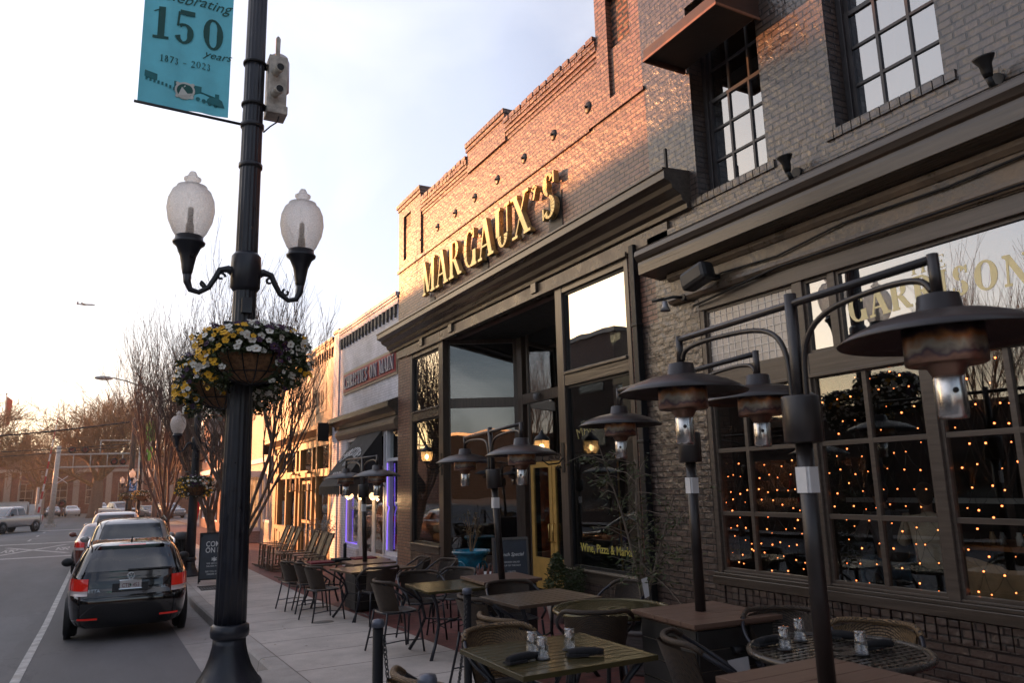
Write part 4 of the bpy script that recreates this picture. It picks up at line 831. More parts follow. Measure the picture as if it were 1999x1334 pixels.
bt('banner_lettering','Celebrating',.17,.47,7.13,.45,1.0,rot=.05); bt('banner_lettering','years',.12,.76,6.56,.45,1.1,rot=.05)
# train picture and town seal
m=MB(); FT=lambda x,z:FC(x,z,0)
m.prism([(.07,6.20),(.44,6.11),(.44,6.20),(.07,6.27)],FC(0,0,0),.001); 
for i in range(9): m.prism([(.08+i*.038,6.165-i*.009),(.10+i*.038,6.165-i*.009),(.10+i*.038,6.2-i*.009),(.08+i*.038,6.2-i*.009)],FC(0,0,0),.0015)
m.prism([(.50,6.06),(.86,6.00),(.83,6.08),(.80,6.10),(.80,6.15),(.76,6.15),(.76,6.11),(.62,6.13),(.62,6.19),(.50,6.20)],FC(0,0,0),.001)
for i in range(5): 
    cx,cz=.53+i*.06,6.065-i*.009; m.prism([(cx+.022*math.cos(a*PI/5),cz-.012+.022*math.sin(a*PI/5)) for a in range(10)],FC(0,0,0),.0016+.0002*i)
onban(m); m.build('train_picture',mat('green_train_print',(.01,.17,.19),rough=.6),t,True)
m=MB(); ci=lambda r,n=24:[(.46+r*math.cos(2*PI*i/n),6.12+r*math.sin(2*PI*i/n)) for i in range(n)]
m.prism(ci(.098),FC(0,0,0),.003)
for i in range(4): a=PI/4+i*PI/2; m.prism([(.46+.1*math.cos(a)+.02*math.cos(q),6.12+.1*math.sin(a)+.02*math.sin(q)) for q in [k*PI/4 for k in range(8)]],FC(0,0,0),.0034)
onban(m); s_=m.build('town_seal',mat('seal_white',(.6,.62,.58),rough=.6,var=0),t,True)
m=MB(); m.prism(ci(.078),FC(0,0,0),.005); onban(m); m.build('seal_ring',INK,s_)
m=MB(); m.prism([(.46,6.185),(.435,6.14),(.45,6.14),(.43,6.10),(.455,6.10),(.455,6.07),(.465,6.07),(.465,6.10),(.49,6.10),(.47,6.14),(.485,6.14)],FC(0,0,0),.007); onban(m); m.build('seal_tree',mat('seal_white_tree',(.6,.62,.58),rough=.6,var=0),s_)
# traffic cabinet
t=thing('camera_cabinet','cream metal camera cabinet with two lens tubes and antenna strapped to the near lamp post','camera box',(1.38,8.05,6.0))
CRM=mat('weathered_cream_metal',(.50,.46,.40),rough=.5,var=.25,vs=12)
m=MB(); m.cb((1.395,8.05,6.42),(.20,.22,.62)); m.cb((1.40,8.05,6.08),(.22,.24,.10)); m.build('cabinet',CRM,t,True,.008)
m=MB(); m.lathe([(.001,.16),(.05,.155),(.09,.13),(.115,.06),(.12,-.30),(.10,-.32)],20,Matrix.Translation((1.44,8.16,6.72))@Matrix.Diagonal((1,.7,1,1))); m.build('dome_cover',mat('translucent_plastic',(.6,.6,.62),rough=.3),t,True)
for z in (6.52,6.26):
    m=MB(); m.tube([(1.36,7.96,z),(1.38,7.80,z-.02)],.045,14); m.tube([(1.38,7.80,z-.02),(1.385,7.76,z-.024)],.05,14); l=m.build('lens_tube',CRM,t,True); m=MB(); m.tube([(1.385,7.765,z-.024),(1.3855,7.755,z-.0245)],.038,14); m.build('lens',IRON,l)
m=MB(); m.tube([(1.40,8.05,6.66),(1.40,8.05,7.0)],[.022,.028],10); m.tube([(1.40,8.05,7.0),(1.40,8.05,7.03)],[.028,.012],10); m.build('antenna',CRM,t,True)
m=MB()
for z in (6.1,6.6): m.lathe([(.125,0),(.128,.01),(.128,.02),(.125,.03)],24,Matrix.Translation((1.16,8.05,z))); m.box(1.27,1.31,8.0,8.1,z,z+.03)
m.tube([(1.42,7.95,6.0),(1.40,7.93,5.92),(1.33,7.95,5.86),(1.27,8.0,5.80)],.008,6); m.build('strap',IRON,t,True)
# further lamps with baskets
lamp_post(2.05,21.5,'second globe lamp post down the pavement, behind the black welcome board',h=5.4,sc=.82); basket((2.05,21.0,2.05),'flower basket on the second lamp post, white above yellow blooms',40,12,sc=.9,rich=.5)
lamp_post(1.75,49,'third globe lamp post, slim beyond the bare street trees',h=5.2,sc=.72); basket((1.95,48.8,1.75),'pale yellow round basket on the third lamp post',20,15,sc=1.1,rich=.3)
lamp_post(1.55,66,'farthest globe lamp post near the brown utility pole',h=5.2,sc=.72); basket((1.45,65.6,1.7),'small yellow basket on the farthest lamp post',20,17,sc=1.0,rich=.3)

# ================= cars =================
CARBLK=mat('black_car_paint',(.004,.004,.005),rough=.10,var=.04,spec=.6,coat=1); CGL=glass('car_glass',(.22,.30,.30),.10); TYRE=mat('tyre_rubber',(.015,.015,.015),rough=.8,var=.1); RIM=mat('alloy_rim',(.45,.45,.46),rough=.3,metal=.8,var=.05)
PLAST=mat('black_plastic',(.012,.012,.013),rough=.5,var=.1); CHROME=mat('chrome',(.75,.75,.75),rough=.12,metal=1,var=0)
TAIL=mat('red_tail_light',(.42,.012,.01),rough=.12,var=.1,coat=1,emit=(.5,.02,.01),es=.12); TAILW=mat('clear_light_lens',(.6,.5,.48),rough=.15,var=.1,coat=1); SEATM=mat('car_seat_cloth',(.03,.03,.035),rough=.8)
class Shell:
    def __init__(s,L,sl,n=7): s.L=L; s.sl=sl; s.n=n
    def at(s,z):
        a=s.sl[0]
        for b in s.sl[1:]:
            if z<=b[0]:
                f=(z-a[0])/max(1e-6,b[0]-a[0]); return [p+(q-p)*f for p,q in zip(a,b)]
            a=b
        return list(a)
    def ends(s,x,z,rear=True):
        _,r,f,w=s.at(z)[:4]; hl=(f-r)/2; yc=(f+r)/2; k=max(0,1-abs(x/w)**s.n)**(1/s.n); return yc-hl*k if rear else yc+hl*k
    def side(s,y,z,sg):
        _,r,f,w=s.at(z)[:4]; hl=(f-r)/2; yc=(f+r)/2; return sg*w*max(0,1-abs((y-yc)/hl)**s.n)**(1/s.n)
    def mesh(s,mb,n=72,hole=False):
        N_=len(s.sl); vs=[]
        for z,r,f,w in s.sl:
            hl=(f-r)/2; yc=(f+r)/2
            for i in range(n):
                # sample evenly round the outline
                t=i/n*4; k=int(t); u=t-k; u=u*2-1; u=math.sin(u*PI/2)*.985 if True else u
                if k==0: y=-hl*max(0,1-abs(u)**s.n)**(1/s.n); p=(u*w,yc+y)
                elif k==1: p=(w*max(0,1-abs(u)**s.n)**(1/s.n),yc+u*hl)
                elif k==2: p=(-u*w,yc+hl*max(0,1-abs(u)**s.n)**(1/s.n))
                else: p=(-w*max(0,1-abs(u)**s.n)**(1/s.n),yc-u*hl)
                vs.append((p[0],p[1],z))
        fs=[(j*n+i,j*n+(i+1)%n,(j+1)*n+(i+1)%n,(j+1)*n+i) for j in range(N_-1) for i in range(n)]
        if hole: fs=[f for f in fs if not all(abs(vs[q][0])<.60-.25*max(0,vs[q][2]-1.1) and 1.05<vs[q][2]<1.44 for q in f)]
        fs.append(tuple(range((N_-1)*n,N_*n))); fs.append(tuple(range(n))[::-1]); mb.add(vs,fs,True)
    def patch(s,mb,kind,a0,a1,z0,z1,off=.006,nu=10,nv=6,taper=(0,0)):
        vs=[]
        for j in range(nv+1):
            z=z0+(z1-z0)*j/nv; f=j/nv
            A0=a0+taper[0]*f; A1=a1+taper[1]*f
            for i in range(nu+1):
                a=A0+(A1-A0)*i/nu
                if kind=='r': vs.append((a,s.ends(a,z)-off,z+off*.3))
                elif kind=='f': vs.append((a,s.ends(a,z,False)+off,z+off*.3))
                else:
                    sg=-1 if kind=='L' else 1; vs.append((s.side(a,z,sg)+sg*off,a,z))
        fs=[(j*(nu+1)+i,j*(nu+1)+i+1,(j+1)*(nu+1)+i+1,(j+1)*(nu+1)+i) for j in range(nv) for i in range(nu)]
        if kind in('L','f'): fs=[q[::-1] for q in fs]
        mb.add(vs,fs,True)
def wheel(t,x,y,r=.32,w=.2):
    sg=-1 if x<0 else 1
    e=thing_part('wheel',t,(x,y,r)); M=Matrix.Rotation(PI/2*sg,4,'Y')
    m=MB(); m.lathe([(r*.66,-w/2),(r*.9,-w/2),(r,-w/2+.03),(r,w/2-.03),(r*.9,w/2),(r*.66,w/2-.01)],28,M); m.build('tyre',TYRE,e)
    m=MB(); m.lathe([(r*.66,w/2-.01),(r*.62,w/2-.05),(r*.60,w/2-.08),(.001,w/2-.08)],28,M)
    for k in range(7):
        a=2*PI*k/7; m.beam(M@Vector((.02*math.cos(a),.02*math.sin(a),w/2-.04)),M@Vector((r*.64*math.cos(a),r*.64*math.sin(a),w/2-.03)),.045,.03,M@Vector((0,0,1)))
    m.lathe([(.06,w/2-.05),(.05,w/2-.015),(.001,w/2-.012)],14,M); m.build('rim',RIM,e)
def thing_part(name,t,loc):
    o=bpy.data.objects.new(name,None); COL.objects.link(o); o.parent=t; o.location=loc; o.empty_display_size=.05; return o
WAG=[(.20,.14,4.38,.74),(.26,.08,4.46,.84),(.36,.03,4.50,.87),(.50,.0,4.54,.885),(.62,.0,4.54,.89),(.69,.02,4.53,.89),(.73,.07,4.50,.888),(.82,.09,4.44,.885),(.90,.10,4.32,.88),(.95,.12,3.9,.87),(.985,.14,3.42,.855),(1.0,.145,3.30,.845),(1.055,.172,3.17,.822),(1.10,.20,3.05,.80),(1.25,.30,2.72,.74),(1.38,.42,2.45,.675),(1.405,.44,2.38,.655),(1.43,.47,2.3,.63),(1.455,.56,2.15,.56),(1.47,.85,1.9,.40)]
SEDAN=[(.20,.14,4.38,.74),(.30,.05,4.46,.86),(.50,.0,4.54,.885),(.66,.0,4.54,.89),(.80,.04,4.44,.885),(.92,.08,4.0,.87),(.98,.35,3.5,.85),(1.0,.75,3.25,.83),(1.15,1.05,2.95,.76),(1.32,1.4,2.6,.68),(1.38,1.6,2.4,.58),(1.41,1.8,2.2,.4)]
SUV=[(.26,.14,4.38,.76),(.34,.05,4.46,.88),(.56,.0,4.54,.91),(.76,.0,4.54,.915),(.92,.04,4.46,.91),(1.02,.06,4.2,.90),(1.07,.08,3.45,.88),(1.10,.09,3.35,.87),(1.25,.16,3.05,.82),(1.45,.30,2.75,.76),(1.58,.42,2.5,.70),(1.63,.55,2.3,.62),(1.66,.85,2.0,.45)]
def car(kind,paint,x,y,rz,label,rails=True,detail=False,lean=True,name='parked_car',cat='car',h=None,group='cars parked along the kerb',sc=1):
    sl={'w':WAG,'s':SEDAN,'u':SUV}[kind]; t=thing(name,label,cat,(x,y,h if h is not None else zg(y,True)+.004),rz,group); t.scale=(sc,)*3
    S_=Shell(4.54,sl,7); m=MB(); S_.mesh(m,hole=detail); body=m.build('body',paint,t)
    top=sl[-1][0]; belt=1.0 if kind!='u' else 1.10; gt=top-.13
    m=MB(); S_.patch(m,'r',-.66,.66,belt+.05,gt+.03,taper=(.09,-.09)); m.build('rear_window',CGL2,t)
    m=MB(); S_.patch(m,'f',-.68,.68,belt+.03,gt,taper=(.1,-.1)); m.build('windscreen',CGL2,t)
    for sd_ in 'LR':
        r_,f_=S_.at(belt)[1:3]; rr,ff=S_.at(gt)[1:3]
        for a,b,ta,tb in ((r_+.25,r_+.95,.16,.0),(r_+1.02,r_+1.95,.0,.0),(r_+2.02,f_-.28,.0,(ff-f_)+.1)): 
            if kind=='s' and a<r_+.3: continue
            m=MB(); S_.patch(m,sd_,a,b,belt+.03,gt,taper=(ta,tb)); m.build('side_window',CGL2,t)
        sg=-1 if sd_=='L' else 1
        m=MB(); m.sph((sg*.98,f_-.72,belt+.05),.11,14,8,(.95,.55,.72)); m.tube([(sg*.86,f_-.70,belt),(sg*.94,f_-.70,belt+.02)],.03,8); mm_=m.build('wing_mirror',PLAST if detail else paint,t)
        m=MB(); m.sph((sg*.985,f_-.735,belt+.055),.10,14,8,(.82,.42,.62)); m.build('mirror_glass',CGL2,mm_)
        z0,z1=(.72,.95) if kind!='u' else (.80,1.1)
        # tail light wrapping the corner
        m=MB(); S_.patch(m,'r',sg*.60,sg*.84,z0+.05,z1,off=.012); 
        yy=S_.ends(.84,.85); S_.patch(m,sd_,yy-.0,yy+.22,z0+.05,z1,off=.012); lt_=m.build('tail_light',TAIL,t)
        m=MB(); S_.patch(m,'r',sg*.60,sg*.84,z0-.02,z0+.048,off=.012); m.build('reversing_lens',TAILW,lt_)
        m=MB(); S_.patch(m,'f',sg*.5,sg*.84,.62,.80,off=.01); m.build('headlight',TAILW,t)
        m=MB(); S_.patch(m,'r',sg*.44,sg*.72,.335,.365,off=.006,nv=1); m.build('reflector',TAIL,t)
        for wy in (.93,3.52):
            m=MB(); c0=(sg*(.885 if kind=='w' else .905),wy,.32); M=Matrix.Translation((sg*.80,wy,.33))@Matrix.Rotation(PI/2*sg,4,'Y'); m.lathe([(.37,0),(.37,.100),(.001,.102)],32,M); m.build('wheel_arch',PLAST,t)  # black disc stands for the shaded gap round the wheel
            wheel(t,sg*.815,wy)
        if rails:
            ro=sl[-3]; y0,y1=ro[1]+.0,ro[2]-.15; m=MB(); x_=sg*(ro[3]+.01); m.tube([(x_,y0,ro[0]-.01),(x_,y0+.08,ro[0]+.05),(x_*.99,(y0+y1)/2,top+.03),(x_,y1-.08,ro[0]+.04),(x_,y1,ro[0]-.03)],.018,8); m.build('roof_rail',CHROME if detail else PLAST,t)
    m=MB(); S_.patch(m,'r',-.26,.26,.68 if kind!='w' else .735,.86,off=.004); m.build('number_plate_recess',PLAST,t)
    return t,S_
CGL2=glass('dark_car_window',(.10,.14,.14),.08)
for n_ in (CGL2,):
    pass
t,S_=car('w',CARBLK,.44,13.05,0,'glossy black estate car parked nearest, rear end towards us, rear tyres by the gutter',detail=True,sc=.94)
# details of the near car
for x_,y_,w_,h_ in ((-.38,1.15,.46,.98),(.38,1.15,.46,.98),(-.38,2.15,.48,1.05),(.38,2.15,.48,1.05)):
    m=MB(); m.cb((x_,y_,h_-.20),(w_,.14,.45)); m.cb((x_,y_+.02,h_+.12),(.26,.10,.18)); m.tube([(x_-.07,y_,h_),(x_-.07,y_,h_+.1)],.01,5); m.build('seat',SEATM,t,bevel=.04)
m=MB(); m.box(-.70,.70,.3,3.2,.66,.70); m.box(-.68,.68,.45,.95,.70,.98); m.box(-.66,.66,2.95,3.25,.70,.98); m.build('cabin_floor',SEATM,t)
def rearz(mb,poly,z_,off):   # polygon (x,z) laid on the tailgate
    mb.add([(x,S_.ends(x,z)-off,z) for x,z in poly],[tuple(range(len(poly)))])
m=MB(); S_.patch(m,'r',-.155,.155,.775,.895,off=.016); pl=m.build('number_plate',mat('plate_white',(.55,.52,.50),rough=.4,var=.05),t)
def cartext(body,size,x,z,mm,off,sx=1,par=None):
    M=FM((x,0,z),(1,0,0),(0,0,1)); o=text('plate_lettering' if par else 'badge',body,size,mm,M,None,.001,sx=sx)
    for v in o.data.vertices: v.co.y=S_.ends(v.co.x,v.co.z)-off-abs(v.co.y)
    o.parent=par or t; return o
cartext('CTD 453',.085,0,.800,mat('plate_red',(.20,.04,.06),rough=.5,var=0),.020,.78,pl)
m=MB(); m.lathe([(.001,.004),(.016,.004),(.016,0)],10,FM((-.005,S_.ends(0,.832)-.019,.832),(1,0,0),(0,0,1))); m.build('plate_emblem',mat('plate_green',(.02,.12,.06),rough=.5,var=0),pl)
m=MB(); S_.patch(m,'r',-.165,.165,.765,.775,off=.02,nv=1); S_.patch(m,'r',-.165,.165,.895,.908,off=.02,nv=1); m.build('plate_frame',CHROME,pl)
cartext('JETTA',.07,-.52,.745,CHROME,.008); cartext('2.5 S',.055,.50,.755,CHROME,.008)
m=MB(); yb=S_.ends(0,.965)-.01; M=FM((.0,yb,.965),(1,0,0),(0,.25,.97)); 
m.tube([M@Vector((.052*math.cos(2*PI*i/24),.052*math.sin(2*PI*i/24),.004)) for i in range(25)],.005,6)
for a,b in (((-.026,.04),(0,.006)),((.026,.04),(0,.006)),((-.046,.018),(-.022,-.042)),((-.022,-.042),(0,-.004)),((0,-.004),(.022,-.042)),((.022,-.042),(.046,.018))): m.beam(M@Vector((*a,.005)),M@Vector((*b,.005)),.007,.006,M.to_3x3()@Vector((0,0,1)))
m.build('badge_ring',CHROME,t)
m=MB(); S_.patch(m,'r',-.05,.60,1.045,1.065,off=.03,nv=1); m.build('rear_wiper',PLAST,t)
m=MB(); S_.patch(m,'r',-.20,.20,1.425,1.44,off=.008,nv=1); m.build('high_brake_light',TAIL,t)
m=MB(); m.tube([(0,.95,1.46),(0,.86,1.52),(0,.80,1.55)],[.02,.008,.005],6); m.build('antenna',PLAST,t)
m=MB(); S_.patch(m,'r',-.80,.80,.665,.69,off=.010,nv=2); m.build('bumper_lip',CARBLK,t)
m=MB(); S_.patch(m,'L',.2,4.3,.245,.30,off=.008); S_.patch(m,'R',.2,4.3,.245,.30,off=.008); m.build('side_skirt',PLAST,t)
m=MB(); S_.patch(m,'L',1.5,1.75,.84,.87,off=.03,nv=2); S_.patch(m,'L',2.55,2.8,.84,.87,off=.03,nv=2); m.build('door_handle',CHROME,t)
m=MB()
for y_ in (2.18,3.1,1.28): S_.patch(m,'L',y_,y_+.008,.35,1.36,off=.003,nu=1,nv=12)
S_.patch(m,'r',-.70,-.695,.60,1.02,off=.002,nu=1); S_.patch(m,'r',.695,.70,.60,1.02,off=.002,nu=1); m.build('door_gap',TYRE,t)
SIL=mat('silver_gold_paint',(.42,.40,.38),rough=.25,metal=.4,var=.05,coat=1); ORG=mat('dark_red_paint',(.20,.05,.03),rough=.25,var=.05,coat=1); WHT=mat('white_car_paint',(.62,.62,.63),rough=.25,var=.04,coat=1); GRY=mat('grey_car_paint',(.16,.16,.17),rough=.25,metal=.3,var=.04,coat=1)
car('u',SIL,.62,19.3,0,'silver estate with roof rails and dark rear window, just ahead of the near black car')
car('s',ORG,.18,25.6,0,'third parked car, pale roof and red tail light peeping out left of the silver estate',rails=False)
car('u',WHT,.45,31.6,0,'white roofed car with rails parked farthest along the kerb')
# pickup truck
def pickup(paint,x,y,rz,label,h,group=None,name='pickup_truck',sc=1):
    t=thing(name,label,'pickup truck',(x,y,h),rz,group); t.scale=(sc,)*3
    lo=Shell(5.7,[(.42,.1,5.6,.86),(.52,.02,5.68,.95),(.7,0,5.7,.98),(.98,.0,5.7,.985),(1.12,.02,5.62,.97),(1.18,.05,5.4,.95),(1.20,.08,4.25,.93)],9); m=MB(); lo.mesh(m); m.build('body',paint,t)
    cb=Shell(2.5,[(1.19,1.85,4.35,.92),(1.3,1.9,4.15,.88),(1.6,2.0,3.75,.80),(1.82,2.12,3.35,.72),(1.88,2.2,3.2,.64),(1.9,2.5,2.9,.4)],9); m=MB(); cb.mesh(m); m.build('cab',paint,t)
    m=MB(); m.box(-.80,.80,.1,1.8,1.19,1.225); m.build('bed_liner',PLAST,t)
    for s_ in 'LR':
        for a,b,tb in ((2.1,2.95,0),(3.05,4.0,-.5)): m=MB(); cb.patch(m,s_,a,b,1.27,1.75,taper=(0,tb)); m.build('side_window',CGL2,t)
        sg=-1 if s_=='L' else 1
        m=MB(); m.cb((sg*1.08,3.85,1.32),(.16,.1,.2)); m.build('wing_mirror',PLAST,t,bevel=.02)
        m=MB(); lo.patch(m,'f',sg*.55,sg*.9,.85,1.08,off=.01); m.build('headlight',TAILW,t); m=MB(); lo.patch(m,'r',sg*.78,sg*.93,.8,1.12,off=.01); m.build('tail_light',TAIL,t)
        for wy in (1.05,4.6):
            m=MB(); M=Matrix.Translation((sg*.86,wy,.42))@Matrix.Rotation(PI/2*sg,4,'Y'); m.lathe([(.47,0),(.47,.135),(.001,.137)],28,M); m.build('wheel_arch',PLAST,t); wheel(t,sg*.90,wy,.41,.25)  # dark disc again in place of the shaded arch hollow
    m=MB(); cb.patch(m,'f',-.75,.75,1.25,1.78,taper=(.1,-.1)); m.build('windscreen',CGL2,t); m=MB(); cb.patch(m,'r',-.65,.65,1.3,1.75); m.build('rear_window',CGL2,t)
    m=MB(); lo.patch(m,'f',-.5,.5,.72,1.05,off=.012); m.build('grille',PLAST,t); m=MB(); lo.patch(m,'f',-.9,.9,.5,.64,off=.05); m.build('bumper',CHROME,t)
    return t
SILP=mat('silver_truck_paint',(.38,.37,.37),rough=.25,metal=.5,var=.05,coat=1)
pickup(SILP,-4.6,67.5,R(150),'silver crew cab pickup driving towards us in the opposite lane',zg(66,True),sc=.97)
hp=lambda y: zg(y,True)-.0
pickup(WHT,.2,99,R(205),'white pickup parked beyond the crossing, behind the brown utility pole',hp(97),'vehicles in the car park beyond the crossing')
for kind,pt,x,y,rz,lab in (('s',GRY,3.4,96,205,'dark grey saloon parked right of the far white pickup'),('u',GRY,5.6,93,200,'grey sport utility car parked behind the far flower baskets'),('u',WHT,9.2,84,200,'white van-like car parked at the right end of the far car park'),
    ('s',WHT,-4.3,124,190,'small white car parked left of the big bare tree'),('s',GRY,-6.3,124,185,'dark car parked beside the stone pillar of the brick hall'),('u',SIL,-.9,128,190,'silver car parked right of the big bare tree trunk')):
    car(kind,pt,x,y,R(rz),lab,rails=False,h=hp(min(y,110)),group='vehicles in the car park beyond the crossing')

# ================= trees =================
BARK=mat('grey_brown_bark',(.15,.10,.075),rough=.85,var=.3,vs=12,bump=.8,bs=30); BARK2=mat('warm_twig_bark',(.24,.14,.07),rough=.85,var=.3,vs=5); BARKR=mat('reddish_stem_bark',(.19,.115,.085),rough=.8,var=.3,vs=9)
def grow(mb,p,d,L,r,lv,rnd,up,spread,kids,seg=4,minr=.004,nside=None):
    pts=[p];rs=[r]; q=Vector(p); dd=Vector(d)
    for i in range(seg):
        dd=(dd+Vector((rnd.gauss(0,.10),rnd.gauss(0,.10),rnd.gauss(0,.05)+up*.06))).normalized(); q=q+dd*L/seg; pts.append(q.copy()); rs.append(max(minr,r*(1-.55*(i+1)/seg)))
    mb.tube(pts,rs,nside or (6 if lv>=3 else 4 if lv==2 else 3),False)
    if lv<=0: return
    for k in range(kids[lv-1]):
        f=rnd.uniform(.3,1.0); i=min(seg-1,int(f*seg)); b=pts[i].lerp(pts[i+1],f*seg-i); ax=Vector((rnd.gauss(0,1),rnd.gauss(0,1),rnd.gauss(0,.4))); ax=(ax-ax.dot(dd)*dd).normalized()
        nd=(dd*math.cos(spread)+ax*math.sin(spread)*rnd.uniform(.6,1.3)+Vector((0,0,up*.35))).normalized()
        grow(mb,b,nd,L*rnd.uniform(.45,.75),max(minr,rs[i]*.6),lv-1,rnd,up,spread,kids,seg if lv>2 else 3,minr,nside)
def vase_tree(x,y,label,stems,H,seed,lean=(0,0),trunk_h=1.3,sp=.42,mt=None,r0=.10,sc=1):
    rnd=random.Random(seed); z0=zg(y); t=thing('bare_street_tree',label,'tree',(x,y,z0),0,'bare street trees along the pavement')
    m=MB(); m.tube([(0,0,-.05),(.02,0,.3),(lean[0]*.3,lean[1]*.3,trunk_h*.6),(lean[0]*.6,lean[1]*.6,trunk_h)],[r0*1.5,r0*1.15,r0,r0*.95],10); m.build('trunk',mt or BARK,t)
    m=MB()
    for k in range(stems):
        a=2*PI*k/stems+rnd.uniform(-.3,.3); s_=sp*rnd.uniform(.55,1.15)
        d=Vector((math.cos(a)*math.sin(s_)+lean[0]*.3,math.sin(a)*math.sin(s_)+lean[1]*.3,math.cos(s_))).normalized()
        grow(m,Vector((lean[0]*.6,lean[1]*.6,trunk_h*rnd.uniform(.55,.98))),d,(H-trunk_h)*rnd.uniform(.6,.8),r0*.42,3,rnd,1.0,.34,[4,6,8],seg=6,minr=.0038)
    m.build('crown',mt or BARK,t); return t
vase_tree(2.1,30,'reddish many-stemmed bare tree rising beyond the parked cars, left of the black litter bin',9,7.0,4,(-.25,0),1.5,.50,BARKR,.12)
vase_tree(2.95,24,'bare tree with dark trunk leaning left behind the welcome board',7,7.0,11,(-.35,0),1.6,.46,None,.11)
vase_tree(3.0,19.6,'bare tree hidden behind the near lamp post, its twigs fanning above the flower basket',8,6.2,21,(.15,-.1),1.5,.50,None,.10)
def big_tree(x,y,H,label,seed,trunk=3,spread=.75,r=.45,kids=(5,5,6),nm='large_bare_tree'):
    rnd=random.Random(seed); z0=zg(y,True); t=thing(nm,label,'tree',(x,y,z0),0,'large bare trees beyond the crossing')
    m=MB(); m.tube([(0,0,-.2),(0,0,.4),(.1,0,trunk*.6),(.1,.1,trunk+1.5)],[r*1.5,r*1.1,r,r*.75],10); m.build('trunk',BARK,t)
    m=MB()
    for k in range(11):
        a=2*PI*k/11*2.4; el=rnd.uniform(.25,1.35); zz=trunk+rnd.uniform(-.2,1.3)
        d=Vector((math.cos(a)*math.cos(el),math.sin(a)*math.cos(el),math.sin(el))).normalized(); grow(m,Vector((.1,0,zz)),d,H*rnd.uniform(.38,.55),r*.38,3,rnd,.35,spread,list(kids),seg=5,minr=.022)
    m.build('crown',BARK2,t); return t
big_tree(-.95,108,15.5,'huge spreading bare tree with thick trunk behind the crossing signals',5,3.6,.8,.75,(6,7,8))
big_tree(-13.5,98,13,'bare tree at the left edge of the view in front of the brick hall',9,4,.75,.4,(6,6,7))
big_tree(7.5,118,13,'bare tree far right of the huge one, behind the street trees',14,3,.7,.4)
big_tree(-9.0,135,12,'smaller bare tree rising behind the roof of the brick hall',19,3,.7,.35)
big_tree(15,105,12,'bare tree beyond the shop row, glimpsed between street tree stems',23,3,.7,.35)
# ================= beyond the crossing =================
B=thing('brick_hall','long low red brick hall with cream pillars and tall windows beyond the crossing','building',(-10,150,zg(120,True)))
zb=zg(120,True); ST=mat('pale_stone',(.42,.33,.26),rough=.7,var=.1)
m=MB(); m.box(-45,14,150,165,zb-.5,8.4); m.build('wall',REDBRICK,B,True)
m=MB(); m.box(-46,14.5,149.5,165,8.4,9.0); m.build('roof',mat('brown_roof',(.12,.06,.04),rough=.7),B,True)
for i in range(12):
    x=-44+i*4.9; m=MB(); m.box(x,x+.9,149.3,150,zb-.4,5.6); m.build('pillar',ST,B,True)
    m=MB(); bars(m,0,.15,0,2.2,0,3.6,.12,(1.1,),(1.2,2.4),.1); xf(m,Matrix.Translation((x+1.9,149.9,zb+1.3))@Matrix.Rotation(-PI/2,4,'Z')@Matrix.Translation((0,0,0))); f=m.build('window',ST,B,True)
    m=MB(); m.box(x+1.95,x+4.0,149.93,149.96,zb+1.4,zb+4.8); m.build('glass_pane',GLASS,f)
m=MB(); m.box(-46,14.3,149.4,150,5.7,6.2); m.build('string_course',ST,B,True)
B=thing('brick_block','plain brown brick building right of the brick hall, behind the street trees','building',(25,112,zg(112,True)))
m=MB(); m.box(9.5,45,118,130,-1.5,9.5); m.build('wall',REDBRICK,B,True); m=MB(); m.box(9.4,45,117.8,130,9.5,9.9); m.build('roof',ST,B,True)
m=MB()
for i in range(6): m.box(11+i*4,12.6+i*4,117.9,118,1,3.2); m.box(11+i*4,12.6+i*4,117.9,118,5,7.2)
m.build('window',GLASS,B,True)
# hill wood far away
GALV=mat('galvanised_steel',(.45,.42,.38),rough=.5,var=.15); 
t=thing('crossing_signal_gantry','galvanised railway crossing gantry with cantilever arm and paired round lights','signal gantry',(-3.0,76,zg(76,True)))
z_=zg(76,True)
m=MB(); m.tube([(-3.9,76,z_-.05),(-3.75,76,6.1)],[.24,.17],12); m.cb((-3.9,76,z_+.12),(.8,.8,.25)); m.build('mast',GALV,t,True)
m=MB(); 
for z in (5.45,4.35): m.tube([(-3.8,76,z-.1),(1.9,76,z)],.07,8)
m.tube([(1.9,76,4.3),(1.9,76,6.6)],.06,8); m.tube([(-.6,76,6.6),(1.9,76,6.6)],.05,8)
for x in (-2.6,-1.3,0,1.2): m.tube([(x,76,4.35),(x,76,5.45)],.05,6)
m.tube([(-.6,76,5.4),(-.6,76,6.6)],.05,6); m.build('cantilever',GALV,t,True)
def rr_light(x,z,r=.30,par=t):
    m=MB(); M=FM((x,75.7,z),(1,0,0),(0,0,1)); m.lathe([(r,.0),(r*1.02,.02),(r*.6,.05),(.001,.05)],20,M); bk=m.build('signal_disc',PLAST,par,True)
    m=MB(); m.lathe([(.17,.05),(.17,.2),(.155,.2),(.155,.06),(.001,.08)],16,M); m.build('signal_lens',mat('dull_red_lens',(.18,.03,.03),rough=.3,var=0),bk)
for x in (-2.75,-1.75): rr_light(x,5.75)
for x in (.55,1.25): rr_light(x,4.72)
for x in (-3.2,): m=MB(); m.beam((-3.7,75.8,2.9),(-2.9,75.8,3.5),.05,.12,(0,1,0)); m.beam((-3.7,75.8,3.5),(-2.9,75.8,2.9),.05,.12,(0,1,0)); m.build('crossbuck',WHITEP,t,True)
rr_light(-3.15,1.2,.34)
t=thing('crossing_gate','raised red and white striped crossing gate arm on a white stand','crossing gate',(-4.9,74,zg(74,True)))
z_=zg(74,True); GW=mat('gate_white',(.65,.6,.58),rough=.5); GR=mat('gate_red',(.45,.04,.04),rough=.5)
